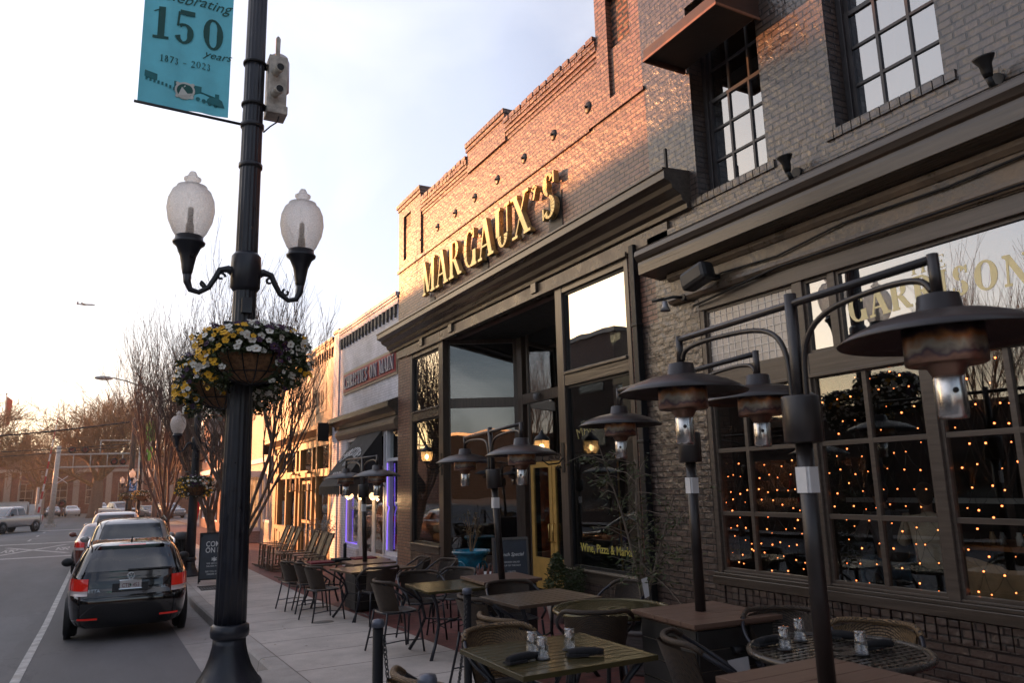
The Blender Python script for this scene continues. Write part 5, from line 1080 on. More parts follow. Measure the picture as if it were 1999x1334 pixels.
m=MB(); m.cb((-4.95,74,z_+.5),(.5,.5,1.1)); m.tube([(-4.9,74,z_),(-4.85,74,2.6)],.09,8); m.cb((-4.75,74,z_+1.0),(.3,.7,.5)); m.build('stand',GALV,t,True)
p0=Vector((-4.7,73.8,.4)); p1=Vector((-3.85,73.8,9.0)); m=MB(); m2=MB()
for i in range(14):
    a=p0.lerp(p1,i/14); b=p0.lerp(p1,(i+1)/14); (m if i%2 else m2).beam(a,b,.16-.008*i,.04,(0,1,0))
m.build('white_stripes',GW,t,True); m2.build('red_stripes',GR,t,True)
t=thing('utility_pole','dark brown wooden utility pole carrying a blue parking sign','utility pole',(1.85,72,zg(72,True)))
m=MB(); m.tube([(1.85,72,zg(72,True)-.1),(1.90,72,8.2)],[.27,.20],12); m.build('pole',mat('creosoted_wood',(.075,.045,.035),rough=.8,var=.25,bump=.5),t,True)
BLS=mat('sign_blue',(.02,.20,.48),rough=.4,var=.03)
t=thing('parking_sign','blue parking sign with white P in a ring, fixed to the utility pole','parking sign',(2.0,71.6,2.3))
m=MB(); m.cb((2.0,71.6,2.58),(.72,.03,.9)); m.build('sign_plate',BLS,t,True)
m=MB(); m.tube([(2.0+.24*math.cos(a*PI/12),71.57,2.68+.24*math.sin(a*PI/12)) for a in range(25)],.028,6); m.box(1.8,2.2,71.57,71.575,2.25,2.3); m.box(1.93,2.07,71.57,71.575,2.17,2.22); m.build('ring',WHITEP,t,True)
text('letter','P',.42,WHITEP,FC(2.01,2.54,71.58),t,.004,bold=.01)
t=thing('steel_post','slim grey steel post standing right beside the utility pole','post',(2.35,71,zg(71,True)))
m=MB(); m.tube([(2.38,71,zg(71,True)),(2.38,71,6.0)],.07,8); m.build('pole',GALV,t,True)
t=thing('street_banner','bright green street banner with pale flowers hung beside the brown utility pole','banner',(3.0,71,4.0))
m=MB(); m.box(2.45,3.45,71,71.03,4.6,8.0); m.build('banner_cloth',mat('green_banner_cloth',(.16,.40,.05),rough=.6,var=.3,vs=1.2),t,True)
m=MB()
for i in range(9): rnd=random.Random(i); m.lathe([(.14,.0),(.001,.02)],7,FM((2.7+rnd.random()*.55,70.98,5.0+rnd.random()*1.2),(1,0,0),(0,0,1)))
m.build('printed_flowers',mat('pale_flower_print',(.6,.5,.4),rough=.6),t,True)
m=MB(); m.tube([(2.38,71,8.0),(3.5,71,8.0)],.03,6); m.tube([(2.38,71,5.9),(2.38,71,8.05)],.06,6); m.build('banner_rod',GALV,t,True)
t=thing('cobra_street_light','grey cobra head street light arching left over the parked cars','street light',(2.35,44,zg(44)))
m=MB(); m.tube([(2.35,44,zg(44)),(2.28,44,7.3)],[.14,.09],10); m.tube([(2.28,44,7.2),(1.6,44,7.42),(.6,44,7.75),(-.1,44,7.9)],[.05,.045,.035,.03],8); m.build('pole',mat('grey_pole',(.22,.20,.18),rough=.5),t,True)
m=MB(); m.sph((-.45,44,7.86),.45,14,8,(1,.4,.26)); m.build('lamp_head',mat('pale_lamp_head',(.5,.48,.45),rough=.4),t,True)
for x,y,h,nm,lab,c in ((-14.6,140,17.6,'flagpole','tall flagpole with a red and white striped flag, left of its twin',(.5,.06,.05)),(-11.6,139,11.8,'flagpole','shorter flagpole with a drooping dark flag, right of its twin',(.10,.09,.12))):
    t=thing(nm,lab,'flagpole',(x,y,-1)); m=MB(); m.tube([(x,y,-1.2),(x,y,h)],[.16,.07],8); m.sph((x,y,h+.1),.15,8,6); m.build('pole',GALV,t,True)
    m=MB(); rnd=random.Random(3)
    pts=[(x+.1,h-.3),(x+.9,h-.9),(x+.8,h-4.6),(x+.35,h-5.2),(x+.1,h-2.2)]
    m.prism(pts,FC(0,0,y),.08); f=m.build('flag',mat('flag_'+nm+lab[0],c,rough=.8,var=.3,vs=1),t,True)
t=thing('white_equipment_cabin','white boxy equipment cabin beside the crossing gate','cabin',(-7.5,88,zg(88,True)))
m=MB(); z_=zg(88,True); m.cb((-8.2,88,z_+1.05),(3.4,2.2,2.1)); m.cb((-5.9,88,z_+.95),(.9,1.4,1.9)); m.build('cabin_shell',mat('dirty_white_metal',(.55,.54,.53),rough=.5,var=.12,vs=1),t,True,.03); m=MB(); m.box(-9.95,-6.45,86.84,86.9,z_+2.08,z_+2.2); m.box(-8.6,-7.8,86.86,86.89,z_+.1,z_+1.8); m.build('door',GALV,t,True)
t=thing('overhead_cable','thick black overhead cable crossing above the railway signals','cable',(0,73,6))
def sag(a,b,s,n=16): 
    a=Vector(a);b=Vector(b); return [a.lerp(b,i/n)-Vector((0,0,s*4*(i/n)*(1-i/n))) for i in range(n+1)]
m=MB(); m.tube(sag((-30,74,6.2),(1.9,72,8.0),.9),.07,5); m.build('cable_run',PLAST,t,True)
for i,(a,b,lab) in enumerate((((-34,80,5.3),(1.9,72,6.1),'upper thin wire strung left from the utility pole'),((-34,84,4.6),(1.9,72,5.9),'lower thin wire strung left from the utility pole'))):
    t=thing('overhead_wire',lab,'wire',(0,72,5)); m=MB(); m.tube(sag(a,b,.5),.03,4); m.build('wire_run',PLAST,t,True)
# aeroplane in the sky
t=thing('airliner','tiny distant airliner crossing the pale sky at left','aeroplane',(-13.9,400,90.7),R(-12),sc=.20)
PLM=mat('plane_grey',(.25,.27,.33),rough=.4)
m=MB(); m.tube([(-20,0,0),(-18,0,.3),(-8,0,0),(14,0,0),(18,0,-.3),(20,0,-.8)],[.5,1.3,2,2,1.3,.3],12); m.build('fuselage',PLM,t)
m=MB(); m.add([(4,0,-.8),(-6,17,1.5),(-9,17,1.5),(-5,0,-.8),(4,0,-1.3),(-6,17,1.2),(-9,17,1.2),(-5,0,-1.3)],[(0,1,2,3),(7,6,5,4),(0,4,5,1),(2,6,7,3)]); m.add([(4,0,-.8),(-6,-17,1.5),(-9,-17,1.5),(-5,0,-.8),(4,0,-1.3),(-6,-17,1.2),(-9,-17,1.2),(-5,0,-1.3)],[(0,1,2,3),(7,6,5,4),(0,4,5,1),(2,6,7,3)]); m.build('wing',PLM,t)
m=MB(); m.box(-20,-16,-.2,.2,1,6.5); m.box(-20,-17,-6,6,.8,1.2); m.build('tail_fin',PLM,t)
# ================= pavement furniture =================
FRM=mat('dark_blue_black_tube',(.012,.013,.02),rough=.35,metal=.1,var=.2,vs=15,spec=.6); WIK=woven('brown_wicker',(.07,.042,.022),(.045,.026,.014),s=70); WIKG=woven('golden_wicker',(.22,.135,.06),(.16,.095,.04),s=70); WSEAT=woven('dark_woven_seat',(.035,.027,.022),(.025,.02,.017),s=60)
def chair_proto(wk):
    t=thing('woven_chair','x','chair',(0,-50,0),0,'woven bistro chairs round the pavement tables')
    def leg(p): m=MB(); m.tube(p,.0125,8); m.build('leg',FRM,t)
    for s in (-1,1):
        leg([(s*.25,.25,0),(s*.225,.215,.30),(s*.215,.20,.44)]); leg([(s*.25,-.27,0),(s*.215,-.21,.30),(s*.20,-.185,.46)])
    m=MB()
    for s in (-1,1): m.tube([(s*.24,.235,.14),(s*.22,0,.15),(s*.235,-.24,.14)],.007,6)
    m.build('stretcher',FRM,t)
    m=MB(); n=10; vs=[];fs=[]
    for j in range(n+1):
        for i in range(n+1):
            u=i/n*2-1; v=j/n*2-1; x=u*.215*math.sqrt(1-.18*v*v); y=v*.205*math.sqrt(1-.12*u*u); z=.455-.018*(1-u*u)*(1-v*v)
            vs.append((x,y,z))
    for j in range(n):
        for i in range(n): a=j*(n+1)+i; fs.append((a,a+1,a+n+2,a+n+1))
    m.add(vs,fs,True); m.add([(x,y,z-.014) for x,y,z in vs],[f[::-1] for f in fs],True); m.build('seat',WSEAT,t)
    m=MB(); P=[(.22*math.sqrt(1-.18)*math.copysign(abs(math.cos(a))**.55,math.cos(a)),.21*math.copysign(abs(math.sin(a))**.55,math.sin(a)),.448) for a in [2*PI*i/32 for i in range(33)]]; m.tube(P,.013,8); m.build('seat_frame',FRM,t)
    # curved woven back
    m=MB(); vs=[];fs=[]; nu,nv=14,8
    for j in range(nv+1):
        f=j/nv
        for i in range(nu+1):
            a=(i/nu*2-1)*1.15; r=.245+.035*f; vs.append((r*math.sin(a)*.93,-r*math.cos(a)*.95+.05-.07*f,.47+.31*f-.03*abs(a)*f))
    for j in range(nv):
        for i in range(nu): a=j*(nu+1)+i; fs.append((a,a+1,a+nu+2,a+nu+1))
    m.add(vs,fs,True); m.add([(x*1.04,y-.008,z) for x,y,z in vs],[f[::-1] for f in fs],True); m.build('backrest',wk,t)
    m=MB(); P=[]
    for i in range(29):
        f=i/28*2-1; a=f*2.15; x=.30*math.sin(a); y=-.30*math.cos(a)*.9+.02; z=.79-.17*max(0,abs(a)-.9)
        P.append((x,y,z))
    P=[(-.215,.19,.45),(-.245,.225,.53)]+P+[(.245,.225,.53),(.215,.19,.45)]; m.tube(P,.0135,8); m.build('arm_rail',FRM,t)
    m=MB(); P=[(.303*math.sin(a),-.303*math.cos(a)*.9+.02,.79-.17*max(0,abs(a)-.9)) for a in [(-1.15+2.3*i/14) for i in range(15)]]; m.tube(P,.0185,8); m.build('wicker_binding',wk,t)
    return t
CB=Proto(chair_proto(WIK),None); CG=Proto(chair_proto(WIKG),None)
for p,x,y,rz,lab in ((CB,3.08,8.72,-86,'woven bistro chair with tan mesh back facing the bare square table, nearest the open pavement'),
 (CB,3.62,9.28,176,'woven chair tucked behind the bare square table, only its rail showing above'),
 (CB,4.12,9.40,120,'dark woven chair between the bare square table and the white planter'),
 (CB,3.02,13.62,-84,'farthest left woven chair, seen side on by the red napkin table'),
 (CB,3.14,13.1,-96,'woven chair just in front of the farthest left one, side on'),
 (CB,3.05,11.95,-80,'woven chair angled at left end of the long slatted far table'),
 (CB,3.62,11.0,6,'woven chair seen from behind, its reddish brown back against the far slatted table'),
 (CB,4.72,11.3,96,'dark woven chair right of the far slatted table, beside the brick corner'),
 (CB,4.62,12.2,80,'dark woven chair in shade behind the far slatted table, next to the heater box'),
 (CB,3.85,7.22,178,'woven chair behind the narrow slatted table, loop of its rail visible'),
 (CB,3.18,6.50,-88,'woven chair with dark seat turned toward the left of the narrow slatted table'),
 (CG,2.78,5.22,-84,'golden wicker backed chair facing the pale round table from the left'),
 (CG,2.38,4.56,184,'wicker chair tucked in at the far side of the near table with glasses'),
 (CB,3.44,5.12,-32,'tall backed brown woven chair drawn up left of the pale round table'),
 (CB,4.60,6.35,95,'woven chair with open loop rail backed against the restaurant window base'),
 (CG,1.58,3.72,-82,'woven chair cut off by the bottom edge, behind the front bollard'),
 (CB,3.22,3.62,-118,'dark woven chair between the front heater box and the box bearing papers'),
 (CB,4.22,3.92,150,'woven chair angled behind the near round table, left of its middle glass'),
 (CG,4.14,3.22,112,'wicker chair with pinkish binding behind the near round table, under the window sill'),
 (CG,3.62,2.02,20,'woven chair at the bottom right corner, only a bit of its rail in view')):
    p.place(x,y,zg(y),R(rz),lab)
# tables
TTOP=wood('brown_table_slats',(.085,.055,.036),rough=.32,axis=1,band=6,var=.25,bump=.1,spec=.7)
TIRON=mat('dark_bronze_metal',(.06,.052,.045),rough=.3,metal=.5,var=.2,vs=10,bump=.15,bs=60,spec=.7)
OLIVE=mat('bronze_green_metal_top',(.10,.082,.035),rough=.24,metal=.5,var=.06,vs=2,spec=.7)
def curved_leg(m,x,y,h):
    r=math.hypot(x,y); ux,uy=x/r,y/r; m.tube([(ux*r*.98,uy*r*.98,0),(ux*r*.80,uy*r*.80,h*.2),(ux*r*.62,uy*r*.62,h*.5),(ux*r*.72,uy*r*.72,h*.8),(ux*r*.92,uy*r*.92,h)],[.02,.018,.018,.018,.02],8)
def table(x,y,w,d,rz,lab,top,slat_x=True,grp='slatted square tables'):
    t=thing('slatted_table',lab,'table',(x,y,zg(y)),R(rz),grp); m=MB(); n=int((d if slat_x else w)/.078); 
    for i in range(n):
        if slat_x: a=-d/2+.02+(d-.04)*i/n; m.box(-w/2+.022,w/2-.022,a+.006,a+(d-.04)/n-.004,.705,.722)
        else: a=-w/2+.02+(w-.04)*i/n; m.box(a+.006,a+(w-.04)/n-.004,-d/2+.022,d/2-.022,.705,.722)
    m.box(-w/2,w/2,-d/2,-d/2+.022,.695,.724); m.box(-w/2,w/2,d/2-.022,d/2,.695,.724); m.box(-w/2,-w/2+.022,-d/2+.022,d/2-.022,.695,.724); m.box(w/2-.022,w/2,-d/2+.022,d/2-.022,.695,.724)
    m.box(-.03,.03,-d/2+.03,d/2-.03,.68,.70); m.build('tabletop',top,t,bevel=.002)
    for sx_ in (-1,1):
        for sy_ in (-1,1): m=MB(); curved_leg(m,sx_*w*.46,sy_*d*.46,.70); m.build('leg',FRM,t)
    m=MB(); m.tube([(-w*.28,-d*.28,.34),(w*.28,d*.28,.34)],.010,6); m.tube([(-w*.28,d*.28,.345),(w*.28,-d*.28,.345)],.010,6); m.lathe([(.05,.33),(.05,.355)],14); m.build('cross_brace',FRM,t); return t
table(3.60,8.27,.86,.84,-3,'bare square table with greenish sheen, alone in the middle of the pavement seating',OLIVE)
table(3.77,6.55,.92,.76,2,'narrow table of widely spaced slats between the menu board heater and pale round table',TTOP,False)
table(2.46,4.10,.90,.82,0,'near square slatted table laid with three glasses and black napkins',OLIVE)
table(3.75,11.72,1.05,.82,8,'far slatted table with brown top, in front of the second farthest heater',TTOP)
table(3.55,13.75,.72,.72,0,'small farthest square table set with dark red napkins',TTOP)
table(4.35,14.0,.72,.72,0,'farthest table beside the brick corner, with a red napkin on top',TTOP)
def round_table(x,y,r,lab,top):
    t=thing('round_table',lab,'table',(x,y,zg(y)),0,'round cast metal tables'); m=MB()
    m.tube([((r-.02)*math.cos(2*PI*i/48),(r-.02)*math.sin(2*PI*i/48),.715) for i in range(49)],.02,8)
    m.lathe([(r-.055,.705),(r-.01,.705),(r-.01,.722),(r-.055,.722),(r-.055,.705)],48,smooth=False)
    m.lathe([(.03,.705),(.12,.705),(.12,.722),(.03,.722),(.03,.705)],24,smooth=False)
    R_=r-.05; s=.052; k=int(R_/s)
    for i in range(-k,k+1):
        a=i*s; h=math.sqrt(max(0,R_*R_-a*a)); 
        for lo,hi in (((-h,-math.sqrt(.0121-a*a)),(math.sqrt(.0121-a*a),h)) if abs(a)<.11 else ((-h,h),)): m.box(a-.012,a+.012,lo,hi,.706,.716); m.box(lo,hi,a-.012,a+.012,.709,.7185)
    m.build('tabletop',top,t)
    for a in (45,135,225,315): m=MB(); curved_leg(m,r*.80*math.cos(R(a)),r*.80*math.sin(R(a)),.70); m.build('leg',FRM,t)
    m=MB(); m.tube([(.24*math.cos(2*PI*i/24),.24*math.sin(2*PI*i/24),.35) for i in range(25)],.009,6); m.build('cross_brace',FRM,t)
round_table(3.80,5.40,.50,'pale gold round table with woven pattern top, beside the olive tree pot',OLIVE)
round_table(3.72,3.10,.50,'dark round lattice table set with glasses and napkins below the tavern window',TIRON)
# heaters
HM=mat('bronze_black_heater_paint',(.020,.015,.014),rough=.38,metal=.1,var=.15,vs=10,spec=.7); BOXM=mat('black_slat_box',(.02,.018,.016),rough=.5,var=.25,vs=8); LID=wood('brown_composite_lid',(.13,.075,.052),rough=.45,axis=0,band=10,var=.18,bump=.1); STEEL=mat('brushed_steel',(.62,.60,.58),rough=.22,metal=.95,var=.1,vs=30); PAPER=mat('white_paper',(.7,.69,.68),rough=.6,var=.05); GAP=mat('pale_slat_gap',(.30,.25,.20),rough=.6)
def rainbow():
    m,N,L,b=newmat('heat_tinted_mesh'); tc=N.new('ShaderNodeTexCoord'); s=N.new('ShaderNodeSeparateXYZ'); L.new(tc.outputs['Object'],s.inputs[0]); n=N.new('ShaderNodeTexNoise'); n.inputs['Scale'].default_value=14; L.new(tc.outputs['Object'],n.inputs[0])
    r=N.new('ShaderNodeValToRGB'); v=mth(N,L,'ADD',mth(N,L,'MULTIPLY',mth(N,L,'ADD',s.outputs[2],.268),4.2),mth(N,L,'MULTIPLY',mth(N,L,'SUBTRACT',n.outputs[0],.5),.4)); L.new(v,r.inputs[0])
    ramp(r,[(0,(.25,.15,.11)),(.10,(.42,.25,.18)),(.17,(.16,.12,.14)),(.26,(.55,.50,.38)),(.38,(.50,.22,.08)),(.50,(.08,.05,.05)),(.62,(.02,.015,.015)),(1,(.015,.012,.012))])
    L.new(r.outputs[0],b.inputs['Base Color']); b.inputs['Metallic'].default_value=.8; b.inputs['Roughness'].default_value=.3; return m
RAIN=rainbow()
def heater(x,y,px,py,top,brg,La,Lb,lab,rz=0,paper=False,bs=.72,lean=(0,0),handle=True):
    z0=zg(y); t=thing('patio_heater',lab,'patio heater',(x,y,z0),R(rz),'twin headed patio heaters on planter boxes')
    ix=Matrix.Rotation(-R(rz),4,'Z')
    q=ix@Vector((px-x,py-y,0)); h=top-z0; b_=bs/2
    m=MB(); m.box(-b_+.05,b_-.05,-b_+.05,b_-.05,.03,.72); 
    for i in range(5):
        z=.04+i*.135
        for a in (0,1,2,3): M=Matrix.Rotation(a*PI/2,4,'Z'); m.box(-b_+.04,b_-.04,-b_+.028,-b_+.05,z,z+.128,M)
    bx=m.build('planter_box',BOXM,t,bevel=.003)
    m=MB()
    for i in range(1,5):
        z=.04+i*.135
        for a in range(4): M=Matrix.Rotation(a*PI/2,4,'Z'); m.box(-b_+.05,b_-.05,-b_+.040,-b_+.049,z-.007,z,M)
    m.build('slat_gap',GAP,bx)
    m=MB()
    for i in range(5): a=-b_-.02+i*(bs+.04)/5; m.box(-b_-.02,b_+.02,a+.002,a+(bs+.04)/5-.002,.735,.765)
    m.box(-b_+.02,b_-.02,-b_+.02,b_-.02,.715,.735); m.build('lid',LID,t,bevel=.002)
    if handle:
        m=MB(); m.tube([(-.05,-b_+.02,.56),(.05,-b_+.02,.56)],.028,12); m.build('handle_hole',PLAST,t)
    if paper:
        m=MB(); m.add([(-.10,-b_+.022,.50),(.08,-b_+.020,.51),(.10,-b_+.012,.30),(.0,-b_+.010,.24),(-.04,-b_+.016,.34)],[(0,1,2,3,4)]); m.add([(-.02,-b_+.018,.42),(.11,-b_+.014,.40),(.12,-b_+.010,.18),(.02,-b_+.008,.20)],[(0,1,2,3)]); m.build('taped_paper',PAPER,t)
    P0=Vector((q.x,q.y,.76)); P1=Vector((q.x+lean[0],q.y+lean[1],h)); at=lambda f:P0.lerp(P1,f)
    m=MB(); m.tube([P0,at(.62)],.040,12); m.tube([at(.62),P1],.030,12); m.build('pole',HM,t)
    m=MB(); m.tube([at(.60),at(.71)],.072,16); m.tube([at(.595),at(.72)],.088,20); m.build('gas_valve_box',HM,t,bevel=.01)
    m=MB(); m.box(-.0415,.0,-.030,.030,-.06,.06,Matrix.Translation(at(.50))); m.box(-.03,.03,-.0415,0,-.06,.06,Matrix.Translation(at(.50))); m.build('rating_label',PAPER,t)
    d=(ix@Vector((math.sin(R(brg)),math.cos(R(brg)),0))); top_=P1-Vector((0,0,.05))
    m=MB(); e=[top_+d*La,top_-d*Lb]; m.tube([e[0],e[1]],.019,10); m.build('crossbar',HM,t)
    for i,(s,L_) in enumerate(((1,La),(-1,Lb))):
        m=MB(); a=top_+d*s*L_; m.tube([a+Vector((0,0,.02)),a-Vector((0,0,.16))],.022,10)
        m.tube(smooth([a-Vector((0,0,.13))-d*s*.02,a-Vector((0,0,.07))-d*s*.08,a-Vector((0,0,.055))-d*s*L_*.35,top_-Vector((0,0,.09))+d*s*.22,top_-Vector((0,0,.22))+d*s*.07,top_-Vector((0,0,.5))+d*s*.045,at(.68)+d*s*.03]),.014,8); hd=m.build('head_bracket',HM,t)
        C=a-Vector((0,0,.16)); M=Matrix.Translation(C)
        m=MB(); m.lathe([(.055,.015),(.075,.01),(.085,-.055),(.12,-.062),(.20,-.078),(.28,-.105),(.34,-.135),(.385,-.165),(.382,-.170),(.34,-.145),(.28,-.117),(.20,-.092),(.10,-.08),(.001,-.08)],48,M); m.build('heat_reflector',HM,hd)
        m=MB(); m.lathe([(.14,-.08),(.145,-.10),(.145,-.262),(.138,-.266),(.09,-.262),(.075,-.27),(.06,-.30),(.045,-.32)],28); o=m.build('burner_drum',RAIN,hd); o.location=C
        m=MB(); m.lathe([(.045,-.30),(.055,-.32),(.056,-.46),(.05,-.475),(.001,-.475)],18,M); m.build('steel_canister',STEEL,hd)
        m=MB(); m.lathe([(.011,.0),(.011,.004),(.001,.004)],10,M@Matrix.Translation((-.036,-.043,-.37))@Matrix.Rotation(PI/2,4,'X')@Matrix.Rotation(R(-40),4,'Y')); m.build('knob',PLAST,hd)
    return t
def brg(dx,dy): return math.degrees(math.atan2(dx,dy))
heater(2.96,2.50,2.92,2.51,2.82,6,.95,.79,'nearest tall patio heater in the foreground, huge dark hood at upper right',bs=.70)
heater(4.00,4.50,4.01,4.55,2.82,9,1.15,.9,'second patio heater on a slatted box with taped papers, beside the pale round table',-4,True,.74)
heater(4.22,8.25,4.08,7.94,2.60,9,1.1,1.1,'third patio heater rising in front of the chalk menu board and blue pot',-3,False,.70,(-.10,.05))
heater(3.98,12.62,3.91,12.60,2.48,0,1.0,.8,'farthest patio heater with bluish hoods in front of the black shop awning',0,False,.68,(-.05,.05))
# glasses, napkins
TUM=glass('tumbler_glass',(.93,.94,.95),.14); NAP=mat('black_napkin',(.008,.008,.010),rough=.9,var=.3,vs=30,bump=.6,bs=80)
def tumbler():
    t=thing('glass_tumbler','x','glass',(0,-50,0),0,'upturned glass tumblers'); m=MB(); m.lathe([(.036,0),(.0375,.002),(.034,.06),(.031,.115),(.029,.122),(.001,.122)],24); m.lathe([(.0335,.001),(.031,.06),(.028,.105),(.001,.108)],24); m.build('glass_body',TUM,t); m=MB(); m.lathe([(.045,-.003),(.045,0),(.001,.0)],16); m.build('coaster',PLAST,t); return t
TU=Proto(tumbler(),None); zt=lambda y,ty: zg(ty)+.728
for x,y,ty,lab in ((2.32,4.14,4.1,'left upturned glass of the three on the near square table'),(2.30,3.98,4.1,'front upturned glass of the three on the near square table'),(2.56,4.10,4.1,'right upturned glass of the three on the near square table, by the rolled napkin'),
 (3.50,3.28,3.1,'left upturned glass on the dark round table'),(3.76,3.40,3.1,'rear upturned glass on the dark round table, beside the heater pole'),(3.74,2.96,3.1,'right upturned glass on the dark round table')): TU.place(x,y,zt(y,ty),0,lab)
def napkin():
    t=thing('rolled_napkin','x','napkin',(0,-50,0),0,'black cutlery napkins on the tables'); m=MB(); m.tube([(-.10,0,.018),(-.05,.004,.022),(0,0,.024),(.06,.003,.022),(.11,0,.018)],[.020,.024,.025,.024,.018],10); m.box(-.11,.02,-.035,.03,.001,.012); m.build('napkin_roll',NAP,t); return t
NP=Proto(napkin(),None)
for x,y,ty,rz,lab in ((2.16,3.98,4.1,10,'black rolled napkin at the left of the near square table'),(2.44,4.22,4.1,60,'black napkin between the glasses on the near square table'),(2.54,3.90,4.1,-25,'black rolled napkin at the front right of the near square table'),(3.52,3.42,3.1,0,'black napkin left of the glasses on the dark round table'),(3.92,3.0,3.1,-10,'black napkin right of the last glass on the dark round table'),(3.98,3.3,3.1,-60,'black napkin at the back of the dark round table'),(3.55,5.2,0,0,None)):
    if lab: NP.place(x,y,zt(y,ty),R(rz),lab)
RN=mat('dark_red_cloth',(.16,.012,.02),rough=.8,var=.2)
for x,y,lab in ((3.45,13.7,'dark red folded cloth on the small farthest table'),(4.3,13.95,'dark red folded cloth on the table by the brick corner')):
    m=MB(); m.cb((x,y,zg(14)+.745),(.42,.36,.03)); tag(m.build('folded_cloth',RN,None,bevel=.008),lab,'cloth','red cloths on the far tables')
m=MB(); m.cb((3.78,13.6,zg(13.6)+.76),(.3,.3,.05)); m.lathe([(.03,.78),(.03,1.02),(.02,1.04)],10,Matrix.Translation((3.85,13.6,zg(13.6)))); tag(m.build('parasol_base',NAP,None,bevel=.006),'short black parasol stub on the small farthest table','parasol stub')
# ---- bollards and chains
BLP=mat('matt_black_post',(.008,.008,.010),rough=.6,var=.2,spec=.2)
def bollard(x,y,lab):
    z=zg(y); t=thing('bollard',lab,'bollard',(x,y,z),0,'black chain bollards'); m=MB(); m.lathe([(.07,0),(.07,.015),(.034,.03),(.034,.87)],18); m.build('post',BLP,t); m=MB(); m.lathe([(.034,.865),(.042,.87),(.042,.895),(.036,.912),(.001,.918)],18); m.build('cap',mat('worn_blue_cap',(.10,.11,.14),rough=.4,metal=.4),t); return t
b1=(1.60,4.86);b2=(2.80,6.11);b3=(1.25,3.14)
bollard(*b1,'black bollard standing alone at lower left of the seating'); bollard(*b2,'black bollard behind the corner of the near square table'); bollard(*b3,'bollard at the bottom edge, only its pale blue cap in view')
def chain(a,b,s,lab):
    t=thing('chain',lab,'chain',a,0,'chains between the bollards'); P=sag(a,b,s,200); L=sum((P[i+1]-P[i]).length for i in range(200)); n=int(L/.036); m=MB(); acc=0;k=0
    for i in range(200):
        d=(P[i+1]-P[i]); acc+=d.length
        if acc>=.036:
            acc-=.036; k+=1; c=P[i+1]-Vector(a); d.normalize(); sd_=d.orthogonal().normalized(); sd_.rotate(Matrix.Rotation((k%2)*PI/2,3,d))
            m.tube([c+d*(.024*math.cos(q))+sd_*(.011*math.sin(q)) for q in [2*PI*j/10 for j in range(11)]],.0042,5,False)
    m.build('chain_links',IRON,t)
chain((b1[0]+.03,b1[1]-.02,zg(5)+.84),(b3[0],b3[1]+.04,zg(3)+.84),.42,'chain dropping from the lone bollard towards the one at the bottom edge')
chain((b2[0]-.02,b2[1]-.03,zg(6)+.84),(b3[0]+.03,b3[1]+.04,zg(3)+.84),.45,'chain dropping from the bollard behind the near square table')
# ---- planters
BLUG=mat('blue_glaze',(.01,.16,.25),rough=.18,var=.4,vs=7,coat=.6); WHG=mat('white_glaze',(.55,.54,.52),rough=.35,var=.12)
def stems(mb,lb,n,h,seed,spread=.25,leaf=.05,nl=14,r=.006):
    rnd=random.Random(seed)
    for i in range(n):
        a=rnd.random()*6.283; e=Vector((math.cos(a)*spread*rnd.uniform(.2,1),math.sin(a)*spread*rnd.uniform(.2,1),h*rnd.uniform(.5,1))); m_=e*.5+Vector((rnd.gauss(0,.03),rnd.gauss(0,.03),.02)); mb.tube([(0,0,0),m_,e],[r,r*.7,r*.4],5,False)
        leafcloud(lb,[ (m_.lerp(e,rnd.random())+Vector((rnd.gauss(0,.02),rnd.gauss(0,.02),rnd.gauss(0,.02)))) for _ in range(nl)],leaf,seed*31+i,.45)
DRY=leafmat('dry_leaf',(.20,.14,.06)); OLV=leafmat('olive_leaf',(.06,.075,.025)); CON=leafmat('conifer_green',(.035,.05,.012)); SILV=leafmat('silver_leaf',(.28,.29,.27))
x,y=5.75,12.35; zp=zg(y)+.19
t=thing('blue_urn_planter','large blue glazed urn with rope handle rings and dry stems by the restaurant door','planter',(x,y,zp))
m=MB(); m.cb((0,0,-.10),(.42,.42,.2)); m.build('plinth',BLKBRICK,t)
m=MB(); m.lathe([(.16,0),(.18,.02),(.17,.06),(.21,.2),(.25,.40),(.275,.52),(.28,.56),(.33,.60),(.345,.62),(.345,.645),(.32,.66),(.29,.65),(.28,.60),(.001,.58)],36); 
ring=m.build('pot',BLUG,t)
m=MB()
for a in (R(200),R(290)): M=Matrix.Translation((.255*math.cos(a),.255*math.sin(a),.36))@Matrix.Rotation(a,4,'Z')@Matrix.Rotation(PI/2,4,'Y'); m.tube([M@Vector((.12*math.cos(q),.12*math.sin(q),.01)) for q in [PI*j/10+PI/2 for j in range(11)]],.016,8); m.lathe([(.045,0),(.04,.03),(.001,.04)],12,M)
m.build('moulded_handle',BLUG,t)
m=MB();l=MB(); stems(m,l,11,.80,5,.22,.05,7); xf(m,Matrix.Translation((0,0,.56))); xf(l,Matrix.Translation((0,0,.56))); m.build('plant_stem',BARK2,t); l.build('leaves',DRY,t)
x,y=5.35,11.15; t=thing('white_planter','wide white glazed pot with reddish succulents behind the third heater box','planter',(x,y,zg(y)+.12))
m=MB(); m.lathe([(.20,0),(.25,.1),(.28,.3),(.285,.38),(.30,.40),(.30,.43),(.27,.43),(.26,.40),(.001,.39)],32); m.build('pot',WHG,t)
m=MB(); rnd=random.Random(4)
for i in range(24): a=rnd.random()*6.28; r=rnd.random()*.22; m.tube([(r*math.cos(a),r*math.sin(a),.39),(r*1.1*math.cos(a),r*1.1*math.sin(a),.39+rnd.uniform(.05,.2))],[.014,.004],6)
m.build('succulent',mat('reddish_succulent',(.22,.08,.06),rough=.5,var=.3),t)
x,y=4.75,9.95; t=thing('wooden_planter','small wooden cube planter with pale green plant beside the blue urn','planter',(x,y,zg(y)))
